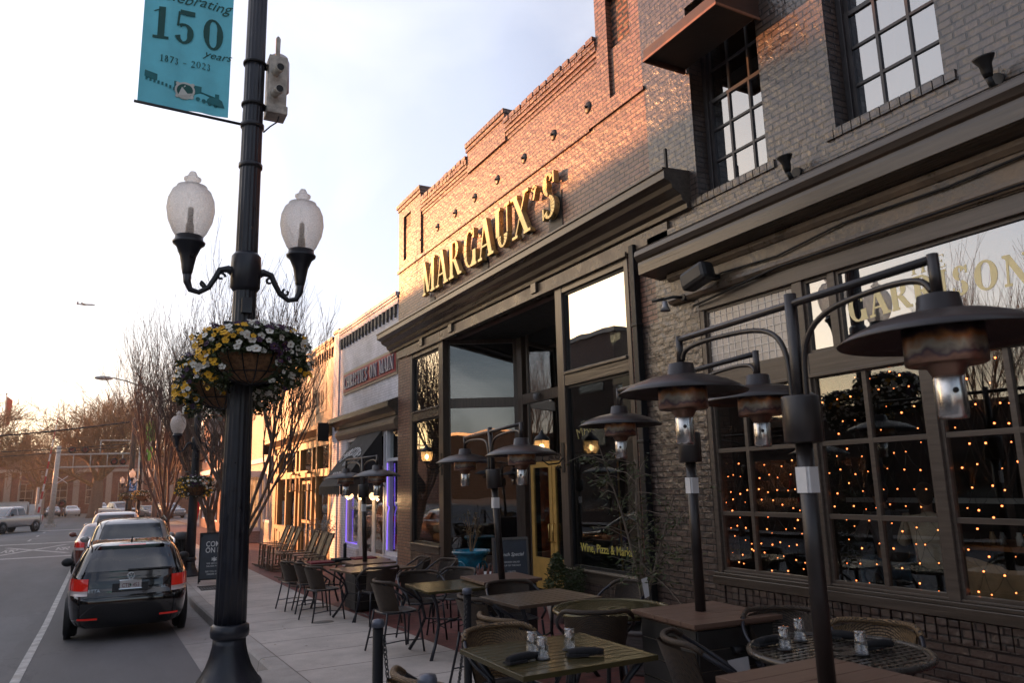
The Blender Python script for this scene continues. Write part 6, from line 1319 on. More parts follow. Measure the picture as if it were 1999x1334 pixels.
m=MB(); m.cb((0,0,.15),(.28,.28,.30)); m.build('box',wood('pale_planter_wood',(.24,.18,.12)),t,bevel=.005); m=MB(); rnd=random.Random(8); leafcloud(m,[(rnd.gauss(0,.07),rnd.gauss(0,.07),.34+rnd.random()*.1) for _ in range(140)],.06,3,.8); m.build('leaves',leafmat('pale_green_leaf',(.14,.20,.08)),t)
x,y=4.55,8.95; t=thing('clay_planter','small pinkish clay pot with trailing plant under the bare square table','planter',(x,y,zg(y)))
m=MB(); m.lathe([(.09,0),(.12,.2),(.13,.22),(.11,.22),(.001,.2)],20); m.build('pot',mat('pink_clay',(.35,.24,.21),rough=.7),t); m=MB(); leafcloud(m,[(rnd.gauss(0,.08),rnd.gauss(0,.08),.26+rnd.random()*.06) for _ in range(120)],.05,3,.8); m.build('leaves',LEAF,t)
x,y=5.62,9.25; t=thing('conifer_planter','small dark conifer in a white pot beside the gold door and right window','planter',(x,y,zg(y)))
m=MB(); m.lathe([(.12,0),(.17,.26),(.18,.30),(.15,.30),(.001,.28)],24); m.build('pot',WHG,t)
m=MB(); rnd=random.Random(2); P=[]
for i in range(2600): h=rnd.random()**1.1; a=rnd.random()*6.28; r=(.22*(1-h)**.7+.03)*math.sqrt(rnd.random()); P.append((r*math.cos(a),r*math.sin(a),.28+h*.62))
for i in range(900): h=rnd.random(); a=rnd.random()*6.28; r=.13*math.sqrt(rnd.random()); P.append((.22+r*math.cos(a),-.12+r*math.sin(a),.30+h*.42))
leafcloud(m,P,.05,6,.35); m.build('foliage',CON,t)
x,y=5.6,8.6; t=thing('trailing_planter','grey tub of low trailing greenery beneath the Wine, Pizza window','planter',(x,y,zg(y)))
m=MB(); m.cb((0,0,.12),(.3,.5,.24)); m.build('tub',WHG,t,bevel=.01); m=MB(); leafcloud(m,[(rnd.gauss(0,.1),rnd.gauss(0,.18),.26+rnd.random()*.12) for _ in range(300)],.05,9,.6); m.build('leaves',LEAF,t)
# olive tree in ribbed grey pot
x,y=4.62,6.05; z0=zg(y); t=thing('potted_olive_tree','spindly olive tree in a ribbed grey tub in front of the black downpipe','potted tree',(x,y,z0))
m=MB(); pr=[(.15,0)]; 
for i in range(12): z=.02+i*.028; r=.155+.06*i/12; pr+=[(r,z),(r+.006,z+.012),(r,z+.024)]
pr+=[(.225,.37),(.235,.375),(.235,.41),(.215,.41),(.21,.36),(.001,.35)]; m.lathe(pr,36); m.build('pot',mat('grey_ribbed_pot',(.13,.115,.11),rough=.6,var=.1),t)
rnd=random.Random(12); m=MB(); l=[]
trunks=[((0,0,.33),(.03,.02,.9),(.02,.05,1.5),(.10,.1,2.0)),((.03,0,.33),(-.02,.04,.95),(-.10,.14,1.5),(-.22,.3,2.15)),((-.02,.03,.33),(.08,-.03,.8),(.2,-.12,1.25),(.28,-.25,1.7))]
for tr in trunks:
    m.tube(tr,[.014,.012,.009,.004],6,False)
    for i in range(26):
        f=rnd.uniform(.25,1.0)*(len(tr)-1); k=min(len(tr)-2,int(f)); b=Vector(tr[k]).lerp(Vector(tr[k+1]),f-k); a=rnd.random()*6.28; d=Vector((math.cos(a),math.sin(a),rnd.uniform(-.25,.8))).normalized(); L_=rnd.uniform(.15,.5); e=b+d*L_-Vector((0,0,.06*L_)); mid=b.lerp(e,.5)+Vector((0,0,.04)); m.tube([b,mid,e],[.005,.0035,.002],4,False)
        for q in range(16): g=rnd.uniform(.2,1.05); l.append(b.lerp(e,g)+Vector((rnd.gauss(0,.02),rnd.gauss(0,.02),rnd.gauss(0,.02))))
m.tube([(0,0,1.0),(.06,-.3,.80),(.1,-.5,.62)],[.006,.005,.004],5,False); m.build('trunk',mat('pale_olive_bark',(.15,.12,.09),rough=.7,var=.2),t)
m=MB(); leafcloud(m,l,.055,7,.28); m.build('leaves',OLV,t); m=MB(); m.add([(-.05,-.06,.86),(.0,-.09,.88),(.03,-.07,.70),(-.01,-.05,.68)],[(0,1,2,3)]); m.build('plant_tag',PAPER,t)
# silvery shrub by the tan shop
x,y=5.5,21.9; t=thing('silver_shrub_urn','silvery grey shrub in a stone urn at the corner of the tan shop','planter',(x,y,zg(y)))
m=MB(); m.lathe([(.14,0),(.14,.06),(.06,.12),(.08,.25),(.18,.42),(.22,.5),(.19,.5),(.001,.46)],24); m.build('pot',mat('grey_stone',(.28,.27,.26),rough=.8),t)
m=MB();l=MB(); stems(m,l,30,.95,15,.5,.06,30); xf(m,Matrix.Translation((0,0,.45))); xf(l,Matrix.Translation((0,0,.45))); m.build('stem',BARK2,t); l.build('leaves',SILV,t)
# ---- boards
CHB=mat('chalkboard',(.03,.036,.05),rough=.45,var=.25,vs=5); CHK=mat('chalk_white',(.7,.7,.68),rough=.8,var=0)
def aboard(x,y,rz,w,h,lab,lines,frame,nm='chalk_menu_board'):
    z=zg(y); t=thing(nm,lab,'sign board',(x,y,z),R(rz)); tl=.16
    m=MB(); M=Matrix.Rotation(-tl,4,'X'); m.box(-w/2,w/2,-.01,.01,.12,h,M); m.build('board',CHB,t)
    m=MB()
    for a,b,c,d in ((-w/2-.03,-w/2,.02,h+.04),(w/2,w/2+.03,.02,h+.04),(-w/2,w/2,h,h+.04),(-w/2,w/2,.09,.12)): m.box(a,b,-.02,.02,c,d,M)
    M2=Matrix.Translation((0,.34,0))@Matrix.Rotation(tl,4,'X'); m.box(-w/2,-w/2+.03,-.01,.01,.02,h,M2); m.box(w/2-.03,w/2,-.01,.01,.02,h,M2); m.build('frame',frame,t)
    for body,size,zz,sh,sx_,bo in lines:
        Mt=M@FM((0,-.013,zz),(1,0,0),(0,0,1)); text('chalk_lettering',body,size,CHK,Mt,t,.0008,shear=sh,sx=sx_,bold=bo,world=False)
    return t
aboard(5.50,10.35,-18,.50,1.08,'chalk menu board for lunch specials, standing between the blue urn and gold doors',[('Lunch Special',.075,.84,.35,.95,.0005),('CHICKEN SALAD',.035,.74,0,1,0),('SOUP OF THE DAY',.035,.69,0,1,0),('2 SLICES',.035,.60,0,1,0),('HOUSE SALAD & TEA',.035,.55,0,1,0),('Tuesday - Friday',.065,.42,.35,.95,.0005),('11:30am - 2:30pm',.045,.35,0,1,0),('DINE IN',.035,.22,0,1,0)],TRIMV)
aboard(2.35,19.2,-6,.60,1.12,'black welcome board reading COME ON IN beside the second lamp post',[('COME',.17,.84,0,.8,.002),('ON IN',.17,.70,0,.8,.002),('*',.22,.44,0,1.2,.004),('WE ARE OPEN',.05,.44,0,1,.0),('SALADS PIZZA',.05,.38,0,1,.0),('SEE YOU INSIDE',.05,.26,0,1,.0),('ORDER HERE',.05,.20,0,1,.0)],IRON,'welcome_board')
t=thing('litter_bin','dark slatted litter bin with domed lid behind the second lamp post','litter bin',(1.98,23.2,zg(23)))
m=MB()
for i in range(18): a=2*PI*i/18; m.beam((.27*math.cos(a),.27*math.sin(a),.05),(.27*math.cos(a),.27*math.sin(a),.85),.05,.02,(math.cos(a),math.sin(a),0))
m.lathe([(.25,.04),(.25,.84),(.24,.84)],24); m.build('slatted_drum',IRON,t); m=MB(); m.lathe([(.30,.84),(.31,.88),(.26,.96),(.16,1.03),(.001,1.05)],24); m.build('lid',PLAST,t)
# ---- rocking chairs
RK=wood('dark_slat_rocker_wood',(.11,.075,.05),rough=.42,axis=2,band=6,var=.3)
def rocker():
    t=thing('rocking_chair','x','rocking chair',(0,-50,0),0,'rocking chairs outside the tan shop')
    for s in (-1,1):
        m=MB(); m.tube([(s*.28,-.48,.10),(s*.28,-.3,.035),(s*.28,0,.02),(s*.28,.25,.03),(s*.28,.45,.08)],.018,6); m.build('rocker',RK,t)
        m=MB(); m.beam((s*.28,.26,.03),(s*.28,.24,.62),.04,.04,(0,1,0)); m.build('leg',RK,t)
        m=MB(); m.beam((s*.28,-.20,.03),(s*.27,-.22,.45),.04,.04,(0,1,0)); m.beam((s*.27,-.22,.45),(s*.26,-.48,1.12),.04,.035,(0,1,0)); m.build('leg',RK,t)
        m=MB(); m.cb((s*.30,.02,.64),(.09,.56,.022)); m.build('armrest',RK,t,bevel=.006)
    m=MB()
    for i in range(7): m.cb((0,-.22+i*.075,.42+.008*i),(.54,.062,.018))
    m.build('seat',RK,t)
    m=MB()
    for i in range(7): x=-.21+i*.07; m.beam((x,-.26,.46),(x*.97,-.47,1.06),.05,.012,(0,1,0))
    m.beam((-.27,-.475,1.06),(.27,-.475,1.06),.02,.10); m.beam((-.26,-.26,.50),(.26,-.26,.50),.02,.06); m.build('slatted_back',RK,t)
    m=MB()
    for z in (.16,.28): m.tube([(-.28,.25,z),(.28,.25,z)],.012,6); m.tube([(-.28,-.2,z+.03),(.28,-.2,z+.03)],.012,6)
    m.build('stretcher',RK,t); return t
RKP=Proto(rocker(),None)
for x,y,lab in ((4.25,22.6,'farthest rocking chair of the row, nearest the pink bay window'),(4.25,21.85,'second rocking chair from the far end, dark seat in shade'),(4.25,21.1,'rocking chair with gold lit back, nearest of the far trio'),(4.1,18.6,'farthest rocking chair of the near trio, back glowing gold'),(4.1,17.85,'middle rocking chair of the near trio'),(4.05,17.1,'nearest rocking chair, slatted back in front of the silver shrub')):
    RKP.place(x,y,zg(y)+.002,R(88),lab)
# ---- wall lamps
WARM=lit('warm_bulb',(1.0,.62,.28),9)
AMB=bpy.data.materials.new('seeded_lantern_glass'); AMB.use_nodes=True; nt=AMB.node_tree; nt.nodes.clear(); o_=nt.nodes.new('ShaderNodeOutputMaterial'); mx_=nt.nodes.new('ShaderNodeMixShader'); t1=nt.nodes.new('ShaderNodeBsdfTransparent'); t2=nt.nodes.new('ShaderNodeBsdfTranslucent'); t2.inputs[0].default_value=(.9,.7,.45,1); mx_.inputs[0].default_value=.45; nt.links.new(t1.outputs[0],mx_.inputs[1]); nt.links.new(t2.outputs[0],mx_.inputs[2]); nt.links.new(mx_.outputs[0],o_.inputs[0])
def plight(name,loc,e,r=.03,c=(1,.6,.28)):
    l=bpy.data.lights.new(name,'POINT'); l.energy=e; l.color=c; l.shadow_soft_size=r; o=bpy.data.objects.new(name,l); COL.objects.link(o); o.location=loc
def scroll_lantern(x,y,z,px,lab):
    t=thing('wall_lantern',lab,'wall lantern',(px,y,z),0,'scrolled iron lanterns by the restaurant door')
    m=MB(); m.box(px-.01,px+.02,y-.035,y+.035,z-.34,z+.10); m.tube([(px,y,z-.12),(px-.08,y,z-.20),(x+.10,y,z-.22),(x,y,z-.16),(x,y,z-.08)],.011,8)
    for c,r in ((( px-.10,z-.10),.06),((px-.22,z-.14),.045),((px-.09,z-.28),.05)):
        m.tube([(c[0]+r*(1-q/22)*math.cos(q*.55),y,c[1]+r*(1-q/22)*math.sin(q*.55)) for q in range(18)],.007,6)
    m.build('scroll_bracket',IRON,t,True)
    m=MB(); M=Matrix.Translation((x,y,z)); m.lathe([(.02,-.10),(.05,-.09),(.06,-.075),(.085,-.06)],18,M); m.lathe([(.12,.13),(.125,.135),(.09,.19),(.05,.215),(.03,.24),(.012,.28),(.001,.28)],18,M)
    for k in range(6): a=k*PI/3; m.tube([M@Vector((r*math.cos(a),r*math.sin(a),zz)) for r,zz in ((.085,-.06),(.118,0),(.125,.06),(.12,.13))],.005,5)
    m.build('lantern_cage',IRON,t,True)
    m=MB(); m.lathe([(.082,-.058),(.112,0),(.119,.06),(.113,.128)],24,M); m.build('lantern_glass',AMB,t,True)
    m=MB(); m.sph((x,y,z+.03),.034,10,8,(1,1,1.5)); m.build('bulb',WARM,t,True); plight('lantern_glow',(x,y,z+.03),9)
scroll_lantern(5.62,9.57,2.42,5.985,'scrolled iron lantern glowing on the post beside the gold doors')
scroll_lantern(5.66,14.22,2.48,5.985,'scrolled iron lantern glowing on the post right of the leftmost restaurant window')
for y,lab in ((17.93,'warm gooseneck lamp at the right of the black shop awning'),(18.9,'warm gooseneck lamp over the white shop doors'),(20.03,'warm gooseneck lamp at the left of the white shop doors')):
    t=thing('gooseneck_lamp',lab,'wall lamp',(6.04,y,1.95),0,'gooseneck lamps under the black awning'); z=1.72
    m=MB(); m.tube([(6.03,y,z+.22),(5.95,y,z+.32),(5.82,y,z+.32),(5.76,y,z+.20),(5.76,y,z+.12)],.012,6); m.lathe([(.02,.13),(.05,.11),(.06,.09)],14,Matrix.Translation((5.76,y,z))); m.build('gooseneck',IRON,t,True)
    m=MB(); m.lathe([(.06,.09),(.10,.05),(.115,.0),(.09,-.05),(.04,-.08),(.001,-.085)],18,Matrix.Translation((5.76,y,z))); m.build('shade',lit('warm_glass_shade',(1,.66,.34),.9),t,True); plight('gooseneck_glow',(5.70,y,z-.12),3)
for y,lab in ((25.02,'square gilt lantern right of the tan shop door'),(27.35,'square gilt lantern left of the tan shop door')):
    t=thing('box_lantern',lab,'wall lantern',(5.98,y,2.2),0,'square lanterns on the tan shop'); m=MB()
    for a,b in ((-.09,-.09),(.09,-.09),(-.09,.09),(.09,.09)): m.cb((5.84+a,y+b,2.15),(.02,.02,.55))
    m.cb((5.84,y,2.44),(.22,.22,.03)); m.cb((5.84,y,1.87),(.22,.22,.03)); m.cb((5.84,y,2.49),(.10,.10,.08)); m.cb((5.95,y,2.46),(.1,.03,.03)); m.build('lantern_frame',CREAMP,t,True)
    m=MB(); m.cb((5.84,y,2.0),(.03,.03,.25)); m.build('candle',WHITEP,t,True)
# gooseneck spot, speaker, uplights on the tavern
t=thing('wall_spotlight','small grey gooseneck spotlight on the tavern corner, aimed down the brick pier','spotlight',(5.98,6.75,4.06))
m=MB(); m.tube([(5.98,6.62,4.06),(5.88,6.62,4.06)],.04,10); m.tube([(5.9,6.62,4.06),(5.82,6.72,4.08),(5.76,6.80,4.07),(5.76,6.80,4.02)],.018,8); m.tube([(5.76,6.80,4.07),(5.70,6.95,4.07)],.02,8); m.build('arm',IRON,t,True)
m=MB(); m.lathe([(.03,.05),(.035,0),(.065,-.07),(.06,-.07),(.001,-.03)],16,Matrix.Translation((5.76,6.80,3.99))); m.build('shade',mat('grey_spot_shade',(.30,.30,.32),rough=.4,metal=.5),t,True)
t=thing('wall_speaker','black cylinder ended loudspeaker under the tavern cornice','loudspeaker',(5.9,6.2,4.2)); m=MB()
M=Matrix.Translation((5.70,6.15,4.17))@Matrix.Rotation(R(-12),4,'X'); m.box(-.10,.10,-.20,.20,-.11,.11,M); m.build('speaker_body',PLAST,t,True,.05); m=MB(); m.box(5.78,5.96,6.05,6.15,4.15,4.2); m.build('bracket',IRON,t,True)
for y,lab in ((4.88,'black trumpet shaped uplight between the two upstairs windows'),(2.92,'black trumpet shaped uplight at the far right above the cornice')):
    t=thing('uplight',lab,'uplight',(5.98,y,5.0),0,'trumpet uplights on the tavern wall'); m=MB(); m.lathe([(.03,-.10),(.04,-.06),(.045,0),(.075,.05),(.08,.065),(.07,.068),(.001,.05)],18,Matrix.Translation((5.78,y-.02,5.03))@Matrix.Rotation(R(-12),4,'Y')); m.build('lamp_head',IRON,t,True); m=MB(); m.tube([(5.79,y-.02,4.93),(5.84,y-.02,4.86),(5.92,y,4.88),(5.98,y,4.93)],.025,8); m.tube([(5.98,y,4.95),(5.93,y,4.95)],.06,12); m.build('bracket',IRON,t,True)
t=thing('security_camera','small black dome camera high on the restaurant entrance post','camera',(7.38,12.9,3.55)); m=MB(); m.lathe([(.05,.06),(.06,0),(.045,-.05),(.001,-.07)],14,Matrix.Translation((7.3,12.6,3.60))); m.tube([(7.3,12.6,3.66),(7.4,12.6,3.66)],.02,8); m.build('camera_body',mat('grey_camera',(.2,.2,.21),rough=.4),t,True)
t=thing('black_cornice_spike','thin black metal stake standing on the end of the restaurant cornice','stake',(5.7,6.5,5.6)); m=MB(); m.box(5.66,5.69,6.50,6.53,5.58,5.86); m.build('stake',IRON,t,True)
# red umbrella far, cafe table far
t=thing('closed_red_parasol','closed red parasol beside the second lamp post far along the pavement','parasol',(3.5,36,zg(36))); m=MB(); m.tube([(3.5,36,zg(36)),(3.5,36,2.4)],.03,6); m.build('pole',WHITEP,t,True); m=MB(); m.lathe([(.001,0),(.12,.1),(.24,.75),(.16,1.1),(.10,1.5),(.06,2.0),(.001,2.15)],12,Matrix.Translation((3.5,36,.45)),True,.2,6); m.build('folded_canopy',mat('red_parasol_cloth',(.42,.01,.03),rough=.7,var=.1),t,True)
t=thing('cafe_awning','low black awning over the shopfront beyond the pink shop','awning',(6,43,2.4)); m=MB(); mould(m,[(6.0,2.9),(4.8,2.2),(4.8,1.95),(4.82,1.95),(4.84,2.18),(6.0,2.86)],42,46); m.build('canopy',BLKF,t,True)
# ================= inside the windows =================
# string lights in the tavern panes
BULB=lit('orange_fairy_bulb',(1,.21,.06),4.5); bme=MB(); bme.sph((0,0,0),.007,6,4); bm_=bpy.data.meshes.new('bulb'); bm_.from_pydata(bme.v,[],bme.f); bm_.materials.append(BULB)
WIRE=mat('dark_green_wire',(.03,.035,.03),rough=.6,var=0)
for k,(y0,y1,lab) in enumerate(((5.15,6.38,'net of orange fairy lights behind the leftmost tavern window'),(3.9,4.98,'net of orange fairy lights behind the middle tavern window, person in jeans beyond'),(2.64,3.76,'net of orange fairy lights behind the tavern window at the right edge of the view'))):
    rnd=random.Random(40+k); t=thing('fairy_light_net',lab,'fairy lights',(6.14,(y0+y1)/2,.96),0,'nets of fairy lights inside the tavern windows'); ztop=2.15 if k==0 else 2.84; dx,dz=(.125,.135) if k==0 else (.15,.165); m=MB(); pts={}
    rows=int((ztop-1.0)/dz)+1; cols=int((y1-y0)/dx)+1
    for j in range(rows):
        for i in range(cols):
            y=y0+.03+i*dx+(dx/2 if j%2 else 0); 
            if y<y1: pts[(i,j)]=Vector((6.115+rnd.uniform(-.01,.02),y+rnd.gauss(0,.025),.995+j*dz+rnd.gauss(0,.028)))
    n=0; order=list(pts.items()); rnd.shuffle(order)
    for (i,j),p in pts.items():
        for di in ((0,1) if j%2 else (-1,0)):
            q=pts.get((i+di,j+1))
            if q: m.tube([p,p.lerp(q,.5)-Vector((0,0,.02)),q],.0016,3,False)
    m.build('light_wire',WIRE,t,True)
    for (i,j),p in order:
        if n>=95 or (j>7 and rnd.random()<.4): continue
        n+=1; o=bpy.data.objects.new('bulb',bm_); COL.objects.link(o); o.parent=t; o.location=p-Vector(t.location); o.scale=(rnd.uniform(.5,1.25),)*3
# people inside
def skinbody(name,edges,rad,mt,parent,sub=2):
    names=list(rad); idx={n:i for i,n in enumerate(names)}; me=bpy.data.meshes.new(name); me.from_pydata([rad[n][0] for n in names],[(idx[a],idx[b]) for a,b in edges],[]); o=bpy.data.objects.new(name,me); COL.objects.link(o); me.materials.append(mt)
    s=o.modifiers.new('skin','SKIN'); s.use_smooth_shade=True
    for n in names: v=me.skin_vertices[0].data[idx[n]]; r=rad[n][1]; v.radius=r if isinstance(r,tuple) else (r,r)
    me.skin_vertices[0].data[0].use_root=True
    b=o.modifiers.new('sub','SUBSURF'); b.levels=sub; b.render_levels=sub; o.parent=parent; return o
SKIN=mat('skin',(.42,.24,.17),rough=.5,var=.05); CREAM=mat('cream_sweatshirt',(.80,.68,.54),rough=.9,var=.15,bump=.6,bs=14); JEAN=mat('blue_jeans',(.10,.16,.24),rough=.85,var=.2,vs=12); JACK=mat('grey_jacket',(.16,.15,.16),rough=.85,var=.2); TROU=mat('black_trousers',(.012,.012,.014),rough=.9); HAIR=mat('brown_hair',(.05,.03,.018),rough=.6,var=.3,vs=20)
def person(x,y,z,rz,lab,top,leg,hair,seated=True):
    t=thing('person',lab,'person',(x,y,z),R(rz),'people inside the tavern')
    P={'pel':((0,0,.0),(.15,.12)),'ab':((0,.02,.2),(.14,.11)),'ch':((0,.08,.38),(.17,.12)),'nk0':((0,.13,.50),.075),'nk':((0,.17,.56),.052),'hd':((0,.20,.66),(.08,.09)),'hd2':((0,.21,.75),(.07,.085)),'hd3':((0,.21,.80),(.03,.04))}
    E=[('pel','ab'),('ab','ch'),('ch','nk0'),('nk0','nk'),('nk','hd'),('hd','hd2'),('hd2','hd3')]
    for s,n in ((-1,'l'),(1,'r')):
        P.update({n+'sh':((s*.17,.12,.46),.065),n+'el':((s*.25,.22,.22),.047),n+'wr':((s*.18,.44,.24),.03),n+'pm':((s*.16,.52,.25),(.035,.018)),n+'hip':((s*.09,.03,-.06),.095),n+'kn':((s*.12,.46,-.05) if seated else (s*.12,.08,-.45),.065),n+'an':((s*.12,.44,-.48) if seated else (s*.12,0,-.88),.042),n+'to':((s*.13,.60,-.52) if seated else (s*.13,.16,-.92),.035)})
        E+=[('ch',n+'sh'),(n+'sh',n+'el'),(n+'el',n+'wr'),(n+'wr',n+'pm'),('pel',n+'hip'),(n+'hip',n+'kn'),(n+'kn',n+'an'),(n+'an',n+'to')]
        for f in range(4): P[n+'f%d'%f]=((s*(.13+.02*f),.57+.01*(f in(1,2)),.25),.009); P[n+'g%d'%f]=((s*(.13+.02*f),.61+.01*(f in(1,2)),.235),.008); E+=[(n+'pm',n+'f%d'%f),(n+'f%d'%f,n+'g%d'%f)]
        P[n+'t']=((s*.12,.53,.26),.010); P[n+'t2']=((s*.105,.56,.255),.009); E+=[(n+'pm',n+'t'),(n+'t',n+'t2')]
    skinbody('body',E,P,SKIN,t)
    T={'a':((0,.0,-.06),(.175,.14)),'b':((0,.01,.12),(.175,.135)),'c':((0,.07,.36),(.20,.145)),'d':((0,.12,.48),(.12,.10)),'e':((0,.15,.53),(.08,.075))}; F=[('a','b'),('b','c'),('c','d'),('d','e')]
    for s,n in ((-1,'l'),(1,'r')): T.update({n+'s':((s*.185,.12,.45),.085),n+'e':((s*.26,.22,.22),.065),n+'w':((s*.195,.40,.235),.05)}); F+=[('c',n+'s'),(n+'s',n+'e'),(n+'e',n+'w')]
    skinbody('sweatshirt',F,T,top,t)
    T={'p':((0,0,-.04),(.17,.14))}; F=[]
    for s,n in ((-1,'l'),(1,'r')): T.update({n+'h':((s*.095,.04,-.08),.115),n+'k':((s*.12,.45,-.05) if seated else (s*.12,.06,-.45),.085),n+'a':((s*.12,.43,-.42) if seated else (s*.12,0,-.82),.07)}); F+=[('p',n+'h'),(n+'h',n+'k'),(n+'k',n+'a')]
    skinbody('trousers',F,T,leg,t)
    m=MB(); m.sph((0,.185,.745),.105,14,10,(.9,.98,1.0)); m.sph((0,.13,.69),.07,12,8,(1,.7,1.2)); m.build('hair',hair,t)
    m=MB(); m.sph((0,.315,.70),.014,8,6,(1,1.4,1.5)); m.sph((-.03,.29,.735),.011,8,6); m.sph((.03,.29,.735),.011,8,6); m.box(-.022,.022,.285,.297,.665,.670); m.build('face',SKIN,t)
    return t
person(7.55,4.98,1.00,-50,'person in a cream sweatshirt seen from behind, seated at the wooden table inside',CREAM,TROU,HAIR)
person(7.7,5.55,1.02,-30,'person in blue jeans and grey jacket just left of the cream sweatshirt inside the tavern',JACK,JEAN,HAIR)
TBW=wood('orange_table_wood',(.42,.16,.06),rough=.35)
t=thing('indoor_table','orange brown wooden table inside the tavern holding small jars','table',(8.2,4.5,.3)); m=MB(); m.box(7.85,8.7,3.3,5.1,1.16,1.21); m.build('tabletop',TBW,t,True,.005)
for x_,y_ in ((7.95,3.4),(7.95,5.0),(8.6,3.4),(8.6,5.0)): m=MB(); m.box(x_-.03,x_+.03,y_-.03,y_+.03,.25,1.16); m.build('leg',IRON,t,True)
for x_,y_,c,lab in ((7.98,4.62,(.35,.22,.12),'small amber jar at the left on the indoor table'),(7.98,4.52,(.3,.3,.3),'second small jar on the indoor table, metal topped'),(7.98,4.36,(.7,.7,.7),'white capped shaker on the indoor table')):
    m=MB(); m.lathe([(.03,0),(.032,.08),(.02,.11),(.022,.13),(.001,.13)],12,Matrix.Translation((x_,y_,1.211))); tag(m.build('condiment_jar',mat('jar_'+str(c[0]),c,rough=.2)),lab,'jar','jars on the indoor table')
t=thing('draped_chair','chair draped with a beige cloth, low inside the right tavern window','draped chair',(7.6,4.1,.3)); m=MB(); m.box(7.5,7.9,3.85,4.3,.3,.75); m.build('seat',DARK,t,True)
m=MB(); nx,nz=16,14; vs=[]
for j in range(nz+1):
    for i in range(nx+1): u=i/nx; v=j/nz; vs.append((7.42-.10*math.sin(v*3)+.03*math.sin(u*13+v*4)+.02*math.sin(u*29),3.7+.85*u+.06*(v-.5)*math.sin(u*6),.62+.52*v-.10*math.sin(u*PI)*v))
fs=[(j*(nx+1)+i,j*(nx+1)+i+1,(j+1)*(nx+1)+i+1,(j+1)*(nx+1)+i) for j in range(nz) for i in range(nx)]; m.add(vs,fs,True); m.add([(x_+.02,y_,z_) for x_,y_,z_ in vs],[f[::-1] for f in fs],True); m.build('cloth',mat('beige_cloth',(.50,.33,.20),rough=.9,var=.15,bump=.5,bs=18),t,True)
t=thing('reflection_bar','long white bar inside the tavern windows, standing in for a mirrored vehicle','rail',(9,5,1.6)); m=MB(); m.box(8.98,9.05,1.5,7.1,1.58,1.64); m.build('rail',WHITEP,t,True)  # bright bar added in place of a vehicle reflected in the glass
# cushions and curtain in the restaurant windows
for i,(z,c,nm,lab) in enumerate(((1.02,(.30,.17,.09),'tan','tan cushion on top of the pile in the leftmost restaurant window'),(.84,(.55,.16,.03),'orange','orange cushion at the bottom of the leftmost restaurant window'))):
    t=thing('window_cushion',lab,'cushion',(6.6,15.1,z)); m=MB(); m.box(6.35,6.75,14.55,15.65,z-.08,z+.08); m.build('cushion_pad',mat(nm+'_cushion',c,rough=.8,var=.2),t,True,.06)
for x_,y_,lab in ((8.3,13.55,'orange striped curtain on the left inside the angled entrance window'),(8.3,11.9,'orange striped curtain on the right inside the angled entrance window')):
    t=thing('orange_curtain',lab,'curtain',(x_,y_,3)); m=MB(); P=[(y_+i*.045,x_+.05*math.sin(i*1.7)) for i in range(16)]
    for i in range(15): m.quad((P[i][1],P[i][0],.2),(P[i+1][1],P[i+1][0],.2),(P[i+1][1],P[i+1][0],4.6),(P[i][1],P[i][0],4.6))
    m.build('curtain_cloth',mat('orange_curtain_cloth',(.50,.10,.02),rough=.8,var=.3,vs=9),t,True)
m=MB(); m.box(6.22,6.5,17.0,17.7,.42,.8); tag(m.build('red_gift_box',mat('red_box',(.5,.02,.03),rough=.5),bevel=.01),'bright red box low in the window beside the dark brick corner','box')
# ================= across the street =================
DKB=brick('backlit_shade_brick',(.05,.03,.022),(.07,.042,.03),(.04,.03,.025),rough=.8,bump=.4); SLT=mat('charcoal_render',(.012,.012,.014),rough=.9); DFR=mat('dark_bronze_frame',(.03,.025,.02),rough=.5)  # opposite walls have their backlit shade put into the brick colour
for nm,lab,y0,y1,h,mt in (('brick_shop_building','low brown brick store opposite, seen mirrored in the tavern windows',-8,12,4.3,DKB),('plain_shop_building','low store opposite, darkened for its shade, seen mirrored in the restaurant windows',12.2,33,4.0,DKB),('added_dark_block','unseen dark block added behind the viewpoint to darken reflections',-70,-45,7.5,SLT),('corner_building','tall brick corner block across the street whose shadow falls on the shops',33.5,50.4,10.3,DKB)):  # block behind the viewpoint is added to darken reflections and skylight
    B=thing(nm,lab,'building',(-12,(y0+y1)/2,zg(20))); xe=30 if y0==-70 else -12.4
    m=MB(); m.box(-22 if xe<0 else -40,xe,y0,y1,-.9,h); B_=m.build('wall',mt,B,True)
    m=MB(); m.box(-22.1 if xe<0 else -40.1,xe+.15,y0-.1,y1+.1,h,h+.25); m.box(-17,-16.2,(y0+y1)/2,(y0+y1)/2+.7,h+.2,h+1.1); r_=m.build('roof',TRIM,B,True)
    n=int((y1-y0)/4); m=MB(); m2=MB()
    for i in range(n):
        a=y0+1+i*4
        if xe>0: break
        for z0,z1 in ((.2,2.7),(3.9,5.6),(7,8.7)):
            if z1>h: break
            m.box(-12.4,-12.32,a,a+2.6,z0,z1); m2.box(-12.322,-12.31,a+.1,a+2.5,z0+.1,z1-.1)
    f=m.build('window_frame',DFR,B,True); m2.build('glass_pane',GLASS,f)
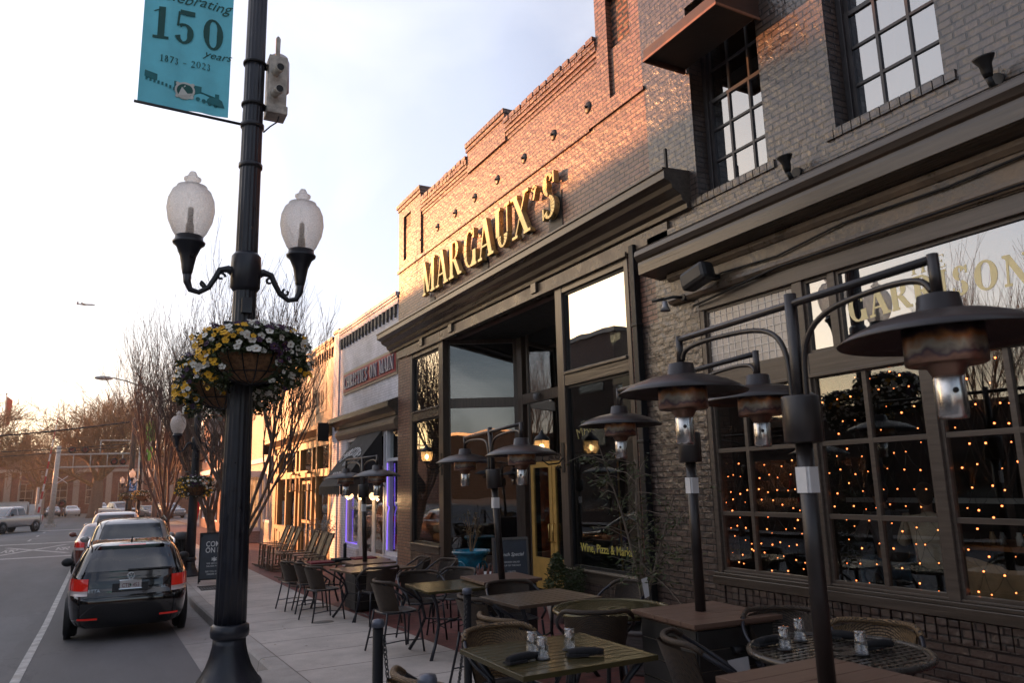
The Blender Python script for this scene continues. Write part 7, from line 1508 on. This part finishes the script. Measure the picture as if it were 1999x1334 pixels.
B=thing('added_sun_blocker','long unseen block added to keep the low sun off the road','building',(-46,130,-1))  # added out of view to block low sun from the road
m=MB(); m.box(-60,-40,62,210,-1.2,8.6); m.build('wall',REDBRICK,B,True); m=MB(); m.box(-60.2,-39.8,61.8,210.2,8.6,8.9); m.build('roof',TRIM,B,True)
lf=MB(); rnd=random.Random(77); P=[]
for i in range(260):
    x=rnd.choice([rnd.gauss(1.5,.22),rnd.gauss(5.6,.5),rnd.uniform(1.9,6)]); y=rnd.uniform(4,24); rd=x<1.66
    if rd and y<8.7: continue
    P.append((x,y,zg(y,rd)+.006))
for x,y,z in P:
    a=rnd.random()*6.28; s_=rnd.uniform(.012,.032); lf.add([(x-math.cos(a)*s_,y-math.sin(a)*s_,z),(x+math.sin(a)*s_*.5,y-math.cos(a)*s_*.5,z+.004),(x+math.cos(a)*s_,y+math.sin(a)*s_,z+.002),(x-math.sin(a)*s_*.5,y+math.cos(a)*s_*.5,z+.005)],[(0,1,2,3)])
tag(lf.build('fallen_leaves',DRY),'scattered dry brown leaf litter along the gutter and shop fronts','leaf litter',kind='stuff')
struct('far_pavement',sheet(-12.4,-11,.15,[-14,0,8,16,30,50,62],True),CONC)

vase_tree(-9.6,12,'bare street tree on the far side of the road, mirrored in the shop windows',6,6.6,31,(0,0),1.5,.42)
vase_tree(-9.6,22,'second bare street tree across the road, seen only as a reflection',6,6.6,37,(0,0),1.5,.42)
hm=bpy.data.materials.new('haze_air'); hm.use_nodes=True; N=hm.node_tree.nodes; N.clear(); o_=N.new('ShaderNodeOutputMaterial'); v_=N.new('ShaderNodeVolumePrincipled'); v_.inputs['Density'].default_value=.0004; v_.inputs['Color'].default_value=(.98,.92,.88,1); v_.inputs['Anisotropy'].default_value=.5; hm.node_tree.links.new(v_.outputs[0],o_.inputs['Volume'])
m=MB(); m.box(-705,705,-505,905,-8.5,19.5); hz_=m.build('haze',hm); hz_['kind']='stuff'; hz_['label']='thin warm evening haze in the air over the street'; hz_['category']='haze'
